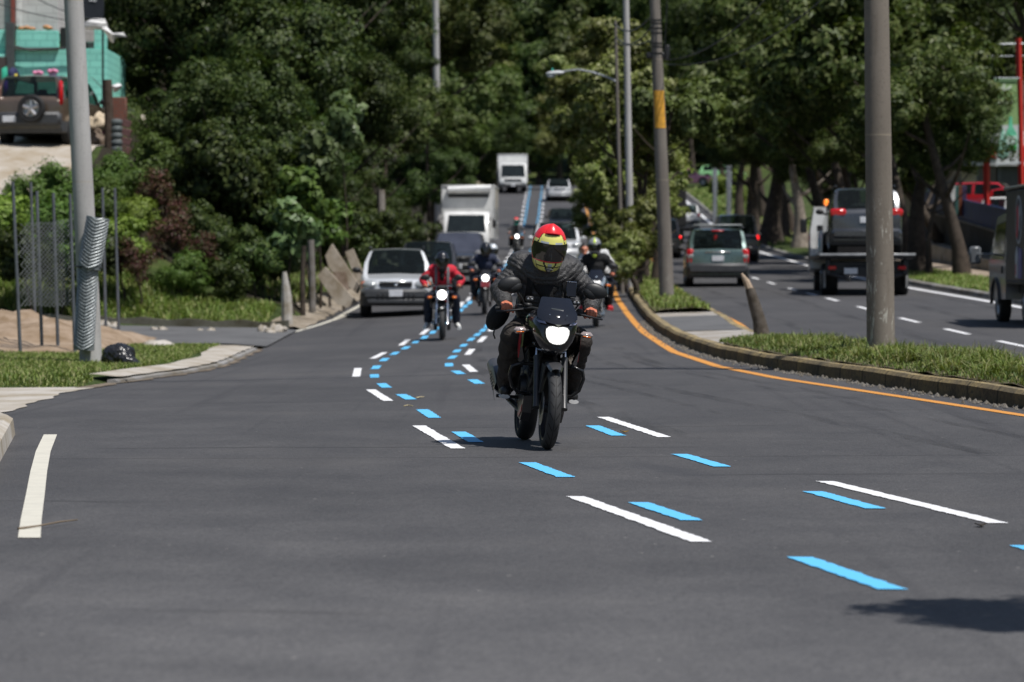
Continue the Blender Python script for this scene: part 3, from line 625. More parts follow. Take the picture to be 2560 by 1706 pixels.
# right verge
GR = 'trees in a row on the right verge'
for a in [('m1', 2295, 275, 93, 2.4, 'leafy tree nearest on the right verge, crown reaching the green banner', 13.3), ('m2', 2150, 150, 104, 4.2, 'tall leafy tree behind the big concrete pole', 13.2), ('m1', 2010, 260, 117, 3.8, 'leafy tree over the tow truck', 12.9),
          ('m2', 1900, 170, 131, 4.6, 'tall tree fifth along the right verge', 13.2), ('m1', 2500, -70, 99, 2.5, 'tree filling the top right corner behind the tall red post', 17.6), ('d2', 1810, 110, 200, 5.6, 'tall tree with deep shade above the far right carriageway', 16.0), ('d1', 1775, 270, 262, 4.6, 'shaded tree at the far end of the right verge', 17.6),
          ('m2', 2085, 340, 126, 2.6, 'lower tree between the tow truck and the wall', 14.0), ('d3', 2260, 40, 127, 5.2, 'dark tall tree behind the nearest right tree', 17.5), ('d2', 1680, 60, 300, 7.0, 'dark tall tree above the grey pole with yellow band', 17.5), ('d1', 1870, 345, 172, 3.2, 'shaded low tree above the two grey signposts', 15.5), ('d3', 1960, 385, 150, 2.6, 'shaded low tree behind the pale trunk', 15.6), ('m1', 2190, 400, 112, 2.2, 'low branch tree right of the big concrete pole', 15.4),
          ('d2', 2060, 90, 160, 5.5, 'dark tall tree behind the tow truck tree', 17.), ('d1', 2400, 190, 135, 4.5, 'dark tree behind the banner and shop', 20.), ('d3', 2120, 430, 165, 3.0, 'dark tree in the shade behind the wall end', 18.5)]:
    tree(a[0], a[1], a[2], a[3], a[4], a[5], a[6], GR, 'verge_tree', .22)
for i, (u, vb, Y, rr, top, ln, lab, mt) in enumerate([(1848, 560, 183, .34, 380, .2, 'dark straight trunk farthest along the right verge', BARK), (1885, 565, 172, .42, 380, -.1, 'dark trunk right of the second grey signpost', BARK), (1930, 590, 153, .55, 390, .3, 'thickest dark trunk of the right verge', BARK), (1962, 580, 162, .3, 390, -.4, 'slim dark trunk behind the thickest one', BARK),
        (2000, 605, 143, .34, 395, -.35, 'pale sunlit trunk of the right verge', BARKP), (2040, 600, 148, .3, 390, .3, 'dark trunk between the pale trunk and the tow truck', BARK), (2290, 655, 98, .36, 420, .2, 'brown broken-topped trunk right of the big concrete pole', BARK), (2322, 662, 95, .10, 420, .35, 'slender dark trunk before the dark wall', BARK)]):
    p = at(u, vb, Y); zb = zland(p.x, Y); root = thing('verge_tree', lab, 'tree', (p.x, Y, zb), 0, 'bare lower trunks along the right verge')
    h = at(u, top, Y).z - zb; trunk_mb(h, rr, (ln, 0), i + 40, 3, 1.4).build('trunk', mt, root)
    o = link(bpy.data.objects.new('crown', CR[['d1', 'd2', 'm1'][i % 3]]), root); s = .55 + .1 * (i % 3); o.scale = (s, s, s); o.location = (ln, 0, h + .9); o.rotation_euler = (0, 0, i * 1.7)
# median trees
GM = 'trees along the median'
for a in [('o1', 1440, 290, 116, 1.35, 'olive median tree with its top beside the lamp head', 3.9), ('o2', 1475, 210, 112, 1.35, 'airy olive median tree between the lamp head and the silver pole', 3.9), ('o2', 1420, 250, 150, 1.8, 'olive median tree seen under the lamp arm', 4.7), ('o2', 1625, 360, 88, 1.3, 'olive tree right against the yellow-banded pole', 3.7), ('o1', 1500, 640, 84, .75, 'olive bush hanging over the kerb left of the yellow-banded pole', 3.2), ('o2', 1480, 540, 96, 1.05, 'olive bush over the kerb behind the lime-scarfed rider', 3.5), ('o1', 1530, 300, 86, 1.75, 'olive tree on the median left of the yellow-banded pole', 3.1), ('o2', 1590, 240, 89, 1.9, 'tall olive tree behind the yellow-banded pole', 3.6), ('v1', 1690, 280, 85, 1.5, 'bright leafy tree right of the yellow-banded pole', 3.8), ('o2', 1575, 420, 102, 1.7, 'olive tree hanging over the near carriageway from the median', 3.2),
          ('o1', 1560, 430, 94, 1.9, 'olive tree thick around the yellow-banded pole', 3.5), ('o2', 1575, 560, 92, 1.3, 'low olive tree at kerb height left of the yellow-banded pole', 3.3), ('o1', 1600, 600, 80, 1.1, 'bushy olive tree just behind the yellow-banded pole', 3.3), ('o2', 1525, 270, 150, 2.8, 'olive median tree under the street lamp', 5.2), ('m1', 1530, 200, 190, 4., 'green median tree far behind the street lamp', 6.0),
          ('o1', 1545, 480, 128, 1.6, 'olive median tree right of the silver car', 4.6), ('o2', 1600, 470, 100, 1.7, 'olive tree beside the dark tall truck', 3.9), ('o1', 1395, 350, 264, 2.3, 'farthest olive median tree near the crest', 7.4), ('o2', 1495, 430, 205, 2.0, 'olive median tree just below the crest', 6.6), ('o2', 1660, 380, 96, 1.3, 'thin olive tree right of the pole, above the green car', 4.1), ('o1', 1560, 660, 76, .75, 'small olive sapling at the foot of the yellow-banded pole', 3.0)]:
    tree(a[0], a[1], a[2], a[3], a[4], a[5], a[6], GM, 'median_tree', .1)
# a tree just outside the picture whose branch shades the near lane
tree('s1', 4290, -1530, 10.3, .95, 'roadside tree beyond the right picture edge shading the near lane', 7.9, None, 'roadside_tree', .14)
hedge = shrub('l1', 1832, 470, 215, 1.6, 'clipped yellow-green hedge behind the grey signposts')

# grasses
def blades(name, pts, h, w, mat, label, seed, bend=.6, group=None):
    rg = np.random.default_rng(seed); P = np.array(pts); N = len(P); a = rg.uniform(0, 6.283, N); d = np.stack([np.cos(a), np.sin(a), np.zeros(N)], 1)
    H = (np.array(h) if hasattr(h, '__len__') else rg.uniform(h * .5, h * 1.3, N))[:, None]; b = rg.uniform(.1, bend * 1.3, N)[:, None]
    sd = np.stack([-np.sin(a), np.cos(a), np.zeros(N)], 1) * w * rg.uniform(.6, 1.3, N)[:, None] / 2; up = np.array([0, 0, 1.])
    m = P + up * H * .6 + d * H * b * .35; t = P + up * H * (1 - .35 * b) + d * H * b
    v = np.stack([P - sd, P + sd, m - sd * .8, m + sd * .8, t - sd * .12, t + sd * .12], 1).reshape(-1, 3); i = np.arange(N)[:, None] * 6
    q = np.concatenate([i + np.array([0, 1, 3, 2]), i + np.array([2, 3, 5, 4])]); return tag(np_mesh(name, v, q, mat), label, 'grass', group, 'stuff')
def scatter(n, y0, y1, xa, xb, zf, seed, keep=None):
    rg = random.Random(seed); out = []
    while len(out) < n:
        y = rg.uniform(y0, y1); x = rg.uniform(xa(y), xb(y))
        if keep and not keep(x, y, rg): continue
        out.append((x, y, zf(x, y) - .01))
    return out
blades('grass', scatter(30000, 24, 44.6, lambda y: edgeM1(y) + .17, lambda y: edgeM2(y) - .14, zmedg, 1), .065, .013, LF_GRASSD, 'green grass covering the median', 5, 1.1)
rg = random.Random(3); tp = []; th = []
for _ in range(300):
    y = rg.uniform(24, 43); x = rg.uniform(edgeM1(y) + .32, edgeM2(y) - .2); s = rg.uniform(.5, 1.15) * (1 if y < 36 else .75)
    for _ in range(42): tp.append((x + rg.gauss(0, .055), y + rg.gauss(0, .055), zmedg(x, y) - .01)); th.append(.23 * s * rg.uniform(.55, 1.15))
blades('grass_tufts', tp, th, .014, LF_GRASS, 'spiky bright tufts of grass on the median', 6, 1.7)
blades('grass', scatter(46000, 37.5, 57.8, lambda y: -10.0, lambda y: edgeL(y) - .2 - .52 * sstep(38.4, 40, y), zland, 2, lambda x, y, r: not (y > 51 and x < -7.0 and r.random() < .93) and r.random() < .5 + .5 * (math.sin(x * 2.3 + y * 1.1) * math.sin(x * 1.1 - y * 1.9) > -.25)), .085, .016, LF_GRASS, 'short green grass on the island around the left pole', 7, 1.2)
blades('bank_grass', scatter(9000, 69.6, 74, lambda y: -14, lambda y: edgeL(y) - .9, zland, 4, lambda x, y, r: y - .25 * (edgeL(y) - x) > 69.6), .27, .035, LF_GRASS, 'long bright grass on the left bank', 8, 1.3)
blades('bank_grass', scatter(4000, 78, 135, lambda y: edgeL(y) - 2.2, lambda y: edgeL(y) - .8, zland, 5), .3, .04, LF_GRASSD, 'rough grass under the left wood', 9, .9)
blades('verge_grass', scatter(15000, 60, 110, lambda y: edgeR(y) + .2, lambda y: edgeR(y) + 1.95, zland, 6), .12, .025, LF_GRASS, 'mown grass strip on the right verge', 10, 1.3)
blades('verge_grass', scatter(9000, 150, 260, lambda y: edgeR(y) + .2, lambda y: edgeR(y) + 5, zland, 7), .22, .07, LF_GRASS, 'sunny lawn at the far right', 11)
blades('median_undergrowth', scatter(9000, 62, 130, lambda y: edgeM1(y) + .18, lambda y: edgeM2(y) - .18, zmedg, 8), .16, .03, LF_GRASS, 'grass under the median trees', 12, 1.3)
# ================================================================ VEHICLES (local forward is -Y)
def wheel(root, x, y, r, w, rim=ALU, name='wheel', spokes=5, rr=.62, steer=0):
    root_w = None; s = 1 if x >= 0 else -1; mb = MB()
    prof = [(r * rr, -w*.42), (r * .86, -w*.5), (r * .97, -w*.40), (r, -w*.2), (r, w*.2), (r * .97, w*.40), (r * .86, w*.5), (r * rr, w*.42), (r * rr, -w * .42)]
    mb.lathe(prof, (x, y, r), (1, 0, 0), 28); t = mb.build(name, RUB, root)
    d = MB(); d.lathe([(r * rr * .98, s * w * .40), (r * rr, s * w * .47), (r * rr * .86, s * w * .46), (r * rr * .82, s * w * .28), (0, s * w * .26)], (x, y, r), (1, 0, 0), 24)
    for k in range(spokes):
        a = k * 2 * math.pi / spokes; p0 = Vector((x + s * w * .43, y + math.cos(a) * r * .08, r + math.sin(a) * r * .08)); p1 = Vector((x + s * w * .44, y + math.cos(a) * r * rr * .9, r + math.sin(a) * r * rr * .9))
        d.tube([p0, p1], [r * .10, r * .075], 6)
    d.lathe([(r * .15, s * w * .40), (r * .13, s * w * .50), (0, s * w * .5)], (x, y, r), (1, 0, 0), 12)
    d.build('rim', rim, t); return t
def interp(tab, t):
    if t <= tab[0][0]: return tab[0][1]
    for (a, za), (b, zb) in zip(tab, tab[1:]):
        if t <= b: return lerp(za, zb, (t - a) / max(1e-6, b - a))
    return tab[-1][1]
def car(name, label, cat, loc, rz, body, L=4.4, W=1.76, H=1.66, hood=.98, nose=.80, cowl=1.18, head=1.85, rhead=.30, belt=.98, rbelt=1.02, tailz=.98, clear=.24, wr=.345, wx=(.82, .80), tumble=.17,
        lower=None, lh=.55, rim=ALU, front=None, back=None, group=None, rack=False, pill=(.52, .74), spare=False, glass=CGLASS, plate=True, mirrors=True, tilt=0, lens=CLEAR, tail='tall', lit=False):
    """body lofted along its length; windscreen, side and rear glass are parts; front and back details by style"""
    root = thing(name, label, cat, loc, rz, group, (tilt, 0, rz)); hw = W / 2; t_r = L - rhead
    lower = lower or body
    top = [(0, nose - .12), (.05, nose), (.22, nose + .05), (cowl, hood), (head, H - .035), (lerp(head, t_r, .4), H), (t_r - .25, H - .02), (t_r, H - .06), (L - .10, rbelt + .02), (L - .02, tailz), (L, tailz - .06)]
    wid = [(0, hw * .80), (.06, hw * .88), (.25, hw * .965), (.7, hw), (L - .6, hw), (L - .15, hw * .965), (L, hw * .91)]
    bl = [(0, nose - .16), (.3, nose), (cowl, belt - .04), (cowl + .3, belt), (L - .3, rbelt), (L, tailz - .06)]
    wf, wb = wx[0], L - wx[1]; ar = wr + .06
    ts = sorted(set([0, .03, .06, .14, .25, .45, cowl - .02, cowl, lerp(cowl, head, .5), head, lerp(head, t_r, .25), lerp(head, t_r, pill[0]) - .05, lerp(head, t_r, pill[0]) + .05, lerp(head, t_r, pill[1]), lerp(head, t_r, .95), t_r, lerp(t_r, L - .1, .5), L - .10, L - .05, L - .02, L] +
                    [wf + ar * k for k in (-1.001, -1, -.87, -.5, 0, .5, .87, 1, 1.001)] + [wb + ar * k for k in (-1.001, -1, -.87, -.5, 0, .5, .87, 1, 1.001)])); ts = [t for t in ts if 0 <= t <= L]
    rings = []
    for t in ts:
        w, zt, zb = interp(wid, t), interp(top, t), min(interp(bl, t), interp(top, t) - .015); zl = clear + (.10 if t < .1 or t > L - .1 else 0)
        for c in (wf, wb):
            if abs(t - c) <= ar * 1.0005: zl = max(zl, wr + math.sqrt(max(0, ar * ar - (t - c) ** 2)) - .02)
        zm = max(lh, zl + .04); fr = min(1, max(0, (zt - zb) / (H - belt))); wt = w * .965 - tumble * fr; y = t - L / 2
        half = [(0, y, zl), (w * .93, y, zl), (w, y, zl + .03), (w * 1.0, y, zm), (w * .995, y, zb - .10 if zb - .1 > zm else zm + .01), (w * .97, y, zb)]
        half += [(lerp(w * .92, wt, fr), y, zt - .055 * fr - .008), (lerp(w * .80, wt - .085, fr), y, zt - .004), (0, y, zt + .018)]
        rings.append(half)
    cats = {'b': MB(), 'l': MB(), 'w': MB(), 'r': MB()}; sw = {}
    for i in range(len(ts) - 1):
        a, b = rings[i], rings[i + 1]; t0, t1 = ts[i], ts[i + 1]; tm = (t0 + t1) / 2
        for j in range(8):
            kind = 'b'
            if j < 3: kind = 'l'
            if j == 7 and cowl <= tm <= head: kind = 'w'
            if j == 7 and t_r <= tm <= L - .10: kind = 'r'
            if j == 5 and lerp(cowl, head, .55) < tm < lerp(head, t_r, .95) and (interp(top, tm) - belt) > .2:
                s = (tm - head) / (t_r - head)
                if not any(abs(tm - lerp(head, t_r, p)) < .05 for p in pill[:1]): kind = 's1' if s < pill[0] else 's2'
            for sg in (1, -1):
                f = [(sg * p[0], p[1], p[2]) for p in (a[j], a[j + 1], b[j + 1], b[j])]; (cats[kind] if kind in cats else sw.setdefault((kind, sg), MB())).add(f if sg > 0 else f[::-1], [[0, 1, 2, 3]])
    for ring, rev in ((rings[0], False), (rings[-1], True)):
        p = [(x, y, z) for x, y, z in ring] + [(-x, y, z) for x, y, z in ring[::-1]]; cats['b'].add(p, [list(range(len(p)))])
    import bmesh
    def fin(mb, nm, mat):
        if not mb.f: return
        o = mb.build(nm, mat, root, True, 32, False); bm = bmesh.new(); bm.from_mesh(o.data); bmesh.ops.remove_doubles(bm, verts=bm.verts[:], dist=1e-4); bmesh.ops.recalc_face_normals(bm, faces=bm.faces[:]); bm.to_mesh(o.data); bm.free()
        o.data.polygons.foreach_set('use_smooth', [True] * len(o.data.polygons)); o.data.set_sharp_from_angle(angle=R(32)); return o
    fin(cats['b'], 'body', body); fin(cats['l'], 'lower_body', lower); fin(cats['w'], 'windscreen', glass); fin(cats['r'], 'rear_window', glass); [fin(q, 'side_window', glass) for q in sw.values()]
    u = MB(); u.box((0, 0, clear + .22), (W * .82, L * .92, .26), None, .02); u.build('underbody', BLK, root)
    m = MB(); m.box((0, cowl + .30 - L / 2, belt - .10), (W * .84, .40, .16), None, .05); m.build('dashboard', BLK, root)
    for sx in (-.36, .36):
        m = MB(); m.box((sx, head + .35 - L / 2, belt - .12), (.46, .20, .66), (-.2, 0, 0), .07); m.box((sx, head + .42 - L / 2, belt + .30), (.24, .10, .17), (-.2, 0, 0), .04); m.build('front_seat', BLK, root)
    m = MB(); m.box((0, lerp(head, t_r, .78) - L / 2, belt - .12), (W * .72, .22, .60), (-.2, 0, 0), .06); m.build('rear_seat', BLK, root)
    for sx in (-1, 1):
        wheel(root, sx * (hw - .12), wf - L / 2, wr, .22, rim); wheel(root, sx * (hw - .12), wb - L / 2, wr, .22, rim)
        if mirrors:
            m = MB(); m.sph((sx * (hw + .10), cowl + .32 - L / 2, belt + .10), (.11, .055, .075), 12, 8); m.cyl((sx * (hw - .06), cowl + .36 - L/2, belt + .03), (sx * (hw + .06), cowl + .33 - L/2, belt + .07), .028, .024); m.build('door_mirror', body if mirrors == 'body' else BLK, root)
    yf, yb = -L / 2, L / 2
    if front:
        g = MB(); bz = front.get('bz', .50); g.box((0, yf + .07, bz), (W * .90, .30, .26), None, .07); g.box((0, yf + .03, bz - .17), (W * .80, .22, .14), None, .04); g.build('front_bumper', front.get('bumper', TRIM), root)
        if front.get('slots'):
            s = MB()
            for x in (-.42, -.30, -.18, .20, .32, .44): s.box((x, yf - .082, bz - .05), (.055, .02, .12), None, .008)
            s.build('bumper_slot', BLK, root)
        gr = MB(); gw, gh, gz = front.get('grille', (.80, .13, nose - .12)); gr.box((0, yf + .055, gz), (gw, .14, gh), None, .03)
        gr.build('grille', front.get('gmat', BLK), root)
        if front.get('bar'): b = MB(); b.box((0, yf - .02, gz + gh * .52), (gw * 1.02, .03, .035), None, .01); b.build('grille_trim', CHR, root)
        e = MB(); e.sph((0, yf - .025, gz), (.05, .015, .04), 10, 6); e.build('badge', CHR, root)
        for sx in (-1, 1):
            lw, lhh, lz = front.get('light', (.30, .17, nose - .12)); h = MB(); h.sph((sx * (hw * .70), yf + .14, lz), (lw * .62, .17, lhh * .62), 16, 10, (0, 0, sx * .35)); h.build('headlight', lens if not lit else emit('lit_headlight', (1, .95, .85), 14.), root)
            if front.get('amber'): a = MB(); a.sph((sx * hw * .88, yf + .20, lz), (.07, .10, lhh * .5), 10, 8); a.build('turn_signal', AMB, root)
        if plate: p = MB(); p.box((0, yf - .088, bz + front.get('pz', .02)), (.33, .016, .16), None, .005); p.build('license_plate', PLATE, root)
    if back:
        g = MB(); bz = back.get('bz', .50); g.box((0, yb - .06, bz), (W * .94, .30, back.get('bh', .26)), None, .07); g.build('rear_bumper', back.get('bumper', TRIM), root)
        for sx in (-1, 1):
            h = MB(); tz, th, tw = back.get('tail', (.92, .34, .16)); h.box((sx * (hw * .955 - tw * .45), yb - .085, tz), (tw, .17, th), (0, 0, -sx * .12), .045); h.build('tail_light', back.get('lens', REDL), root)
            if back.get('rev'): v = MB(); v.box((sx * (hw * .955 - tw * .45), yb - .02, tz), (tw * .8, .06, th * .26), (0, 0, -sx * .12), .015); v.build('reversing_light', CLEAR, root)
        if plate: p = MB(); p.box((back.get('px', 0), yb + back.get('py', .015), back.get('pz', .80)), (.33, .02, .15), None, .005); p.build('license_plate', PLATE, root)
        if back.get('strip'): p = MB(); p.box((0, yb + .0, back['strip']), (.72, .03, .04), None, .01); p.build('tailgate_trim', CHR, root)
        if back.get('stop'): p = MB(); p.box((0, yb - rhead - .02, H - .08), (.34, .10, .04), None, .01); p.build('brake_light', REDL, root)
    if rack:
        for sx in (-1, 1):
            r = MB(); r.tube([(sx * (hw - tumble - .02), head - L/2 + .1, H + .0), (sx * (hw - tumble - .02), head - L/2 + .25, H + .05), (sx * (hw - tumble - .02), t_r - L/2 - .25, H + .05), (sx * (hw - tumble - .02), t_r - L/2 - .1, H)], .02, 8)
            r.build('roof_rail', BLK if rack != 'bar' else TRIM, root)
        if rack == 'bar': r = MB(); r.box((0, t_r - L/2 - .1, H + .085), (W * .76, .10, .045), None, .015); r.build('roof_bar', simple('pale_bar', (.3, .32, .32), .4), root)
    if spare:
        s = MB(); cx, cz, sr = -.14, .84, .335; s.lathe([(sr * .6, .0), (sr * .95, .01), (sr, .06), (sr, .16), (sr * .92, .21), (sr * .62, .205), (sr * .6, .1)], (cx, yb + .0, cz), (0, 1, 0), 28); so = s.build('spare_wheel', RUB, root)
        d = MB(); d.lathe([(sr * .63, .20), (sr * .60, .215), (sr * .56, .19), (sr * .54, .15), (0, .15)], (cx, yb, cz), (0, 1, 0), 24)
        for k in range(5):
            a = k * 1.2566 + .3; d.tube([(cx, yb + .19, cz), (cx + math.cos(a) * sr * .56, yb + .185, cz + math.sin(a) * sr * .56)], [.05, .045], 6)
        d.lathe([(.05, .2), (.045, .22), (0, .22)], (cx, yb, cz), (0, 1, 0), 12); d.build('rim', ALU, so)
    return root
def Z(x, y): return zroad(x, y) + .003
def putp(u, Y): return ((u - CU) / F * Y)
P_SIL = paint('silver_paint', (.60, .62, .64), .34, .1); P_DG = paint('dark_grey_paint', (.035, .037, .043), .25, .2); P_BLK = paint('black_paint', (.008, .008, .009), .2)
P_GRN = paint('green_grey_paint', (.095, .145, .135), .28, .4); P_BRN = paint('bronze_brown_paint', (.13, .095, .07), .32, .4); P_GR2 = paint('graphite_paint', (.060, .065, .074), .28, .4); P_WHT = paint('white_vehicle_paint', (.70, .70, .68), .35); P_RED = paint('red_paint', (.42, .012, .018), .25)
P_SILW = paint('pale_silver_paint', (.52, .53, .54), .34, .2); P_PINK = paint('pink_paint', (.75, .25, .35), .4); P_LGR = paint('light_green_paint', (.3, .62, .28), .4)
# near carriageway, coming towards the camera
Y = 75.3; X = putp(984, Y)
car('car', 'silver four-wheel-drive car with dark grey bumper leading the left lane', 'car', (X, Y + 2.1, Z(X, Y)), R(1.5), P_SIL, 4.45, 1.76, 1.66, 1.03, .86, 1.28, 1.80, .28, 1.03, 1.06, 1.0, .26, tumble=.20, lower=TRIM, lh=.60, front=dict(bz=.55, bumper=TRIM, slots=1, grille=(.80, .15, .76), light=(.36, .20, .76), amber=1, bar=1), back=dict(), rack=True)
Y = 92; X = putp(1076, Y)
car('car', 'dark grey car half hidden behind the silver four-wheel drive', 'car', (X - .1, Y + 2.1, Z(X, Y)), R(0), P_DG, 4.5, 1.8, 1.62, .98, .84, 1.15, 1.8, front=dict(bz=.5, bumper=P_DG, grille=(.7, .12, .74), light=(.3, .15, .74)), back=dict())
Y = 100; X = putp(1146, Y)
car('pickup', 'dark pickup with shiny windscreen between the red and the blue rider', 'pickup', (X, Y + 2.1, Z(X, Y)), R(-1), P_DG, 4.9, 1.82, 1.74, 1.10, .95, 1.25, 1.95, front=dict(bz=.6, bumper=BLK, grille=(.85, .20, .84), light=(.28, .16, .86)), back=dict(), glass=simple('sky_mirror_glass', (.05, .055, .075), .12, .0, .3, 1.5, 0, 0, .9), clear=.3)
Y = 118; X = putp(1392, Y)
car('car', 'silver car partly hidden behind the main rider helmet', 'car', (X, Y + 2.1, Z(X, Y)), R(2), P_SIL, 4.5, 1.82, 1.70, 1.02, .86, 1.15, 1.8, front=dict(bz=.5, bumper=P_SIL, grille=(.7, .13, .76), light=(.34, .17, .78)), back=dict(), mirrors='body')
Y = 178; X = putp(1409, Y)
car('car', 'black car just above the silver car behind the helmet', 'car', (X, Y + 2.1, Z(X, Y)), R(2), P_BLK, 4.5, 1.82, 1.60, front=dict(bumper=P_BLK), back=dict())
Y = 235; X = putp(1397, Y)
car('car', 'pale silver car alone at the top of the hill beside the blue lines', 'car', (X, Y + 2.1, Z(X, Y)), R(1), P_SILW, 4.6, 1.9, 1.72, 1.02, .88, 1.15, 1.75, front=dict(bz=.48, bumper=P_SILW, grille=(.9, .14, .74), light=(.36, .14, .78), bar=1), back=dict(), tilt=-.07)
# far carriageway, driving away
RZ = math.pi
Y = 88; X = putp(1801, Y)
car('car', 'green-grey four-wheel-drive car with roof bar driving away', 'car', (X, Y + 2.1, Z(X, Y)), RZ + R(-2), P_GRN, 4.35, 1.80, 1.66, .98, .84, 1.1, 1.75, .34, 1.0, 1.04, 1.0, .25, lower=TRIM, front=dict(), back=dict(bz=.52, bumper=TRIM, tail=(.86, .42, .19), rev=1, strip=.98, stop=1, pz=.80, bh=.30), rack='bar')
Y = 122; X = putp(1846, Y)
car('van', 'dark grey people carrier with one red lamp lit ahead of the green-grey car', 'van', (X, Y + 2.1, Z(X, Y)), RZ + R(-2), P_DG, 4.6, 1.8, 1.86, 1.02, .85, .9, 1.5, .2, 1.0, 1.05, 1.0, front=dict(), back=dict(bz=.5, bumper=P_DG, tail=(.95, .20, .11), lens=REDON))
Y = 128; X = putp(1650, Y)
car('car', 'black car with red lamp lit between the median trees and the tall truck', 'car', (X, Y + 2.1, Z(X, Y)), RZ, P_BLK, 4.5, 1.8, 1.66, front=dict(), back=dict(bz=.5, bumper=P_BLK, tail=(.88, .14, .13), lens=REDON))
Y = 186; X = putp(1714, Y)
car('car', 'white car far up the other carriageway', 'car', (X, Y + 2.1, Z(X, Y)), RZ, P_WHT, 4.3, 1.76, 1.6, front=dict(), back=dict(tail=(.9, .25, .2)))
for u, Y, m, lab in ((1722, 268, P_PINK, 'pink car at the far crest of the other carriageway'), (1806, 285, P_LGR, 'light green car crossing behind the far lawn')):
    X = putp(u, Y); car('car', lab, 'car', (X, Y, zland(X, Y) + .02), R(80), m, 4.2, 1.7, 1.5, front=dict(), back=dict())
# parked on the left driveway
X, Y = putp(84, 84), 84
brown = car('car', 'bronze brown four-wheel-drive car with spare wheel parked on the driveway', 'car', (X + .28, Y + 2.2, zland(X, 84) + .06), RZ + R(-9), P_BRN, 4.45, 1.78, 1.68, 1.02, .86, 1.1, 1.7, .22, 1.06, 1.12, 1.06, .27, lower=TRIM, front=dict(), back=dict(bz=.60, bumper=TRIM, tail=(1.22, .60, .10), pz=.60, px=.42, py=.10, bh=.34), spare=True)
brown.scale = (1.12, 1.12, 1.12)
# red cars on the raised lot, right
for u, v, Y, rz, m, lab in ((2458, 456, 124, 66, P_RED, 'red hatchback parked behind the shorter red sign post'), (2560, 470, 119, 60, P_RED, 'red car parked nearest the right picture edge'), (2545, 492, 113, 62, P_WHT, 'white car roof just above the blue wall')):
    p = at(u, v, Y); car('car', lab, 'car', (p.x + .6, Y, p.z - 1.5), R(rz), m, 4.0, 1.7, 1.5, front=dict(bumper=m), back=dict())

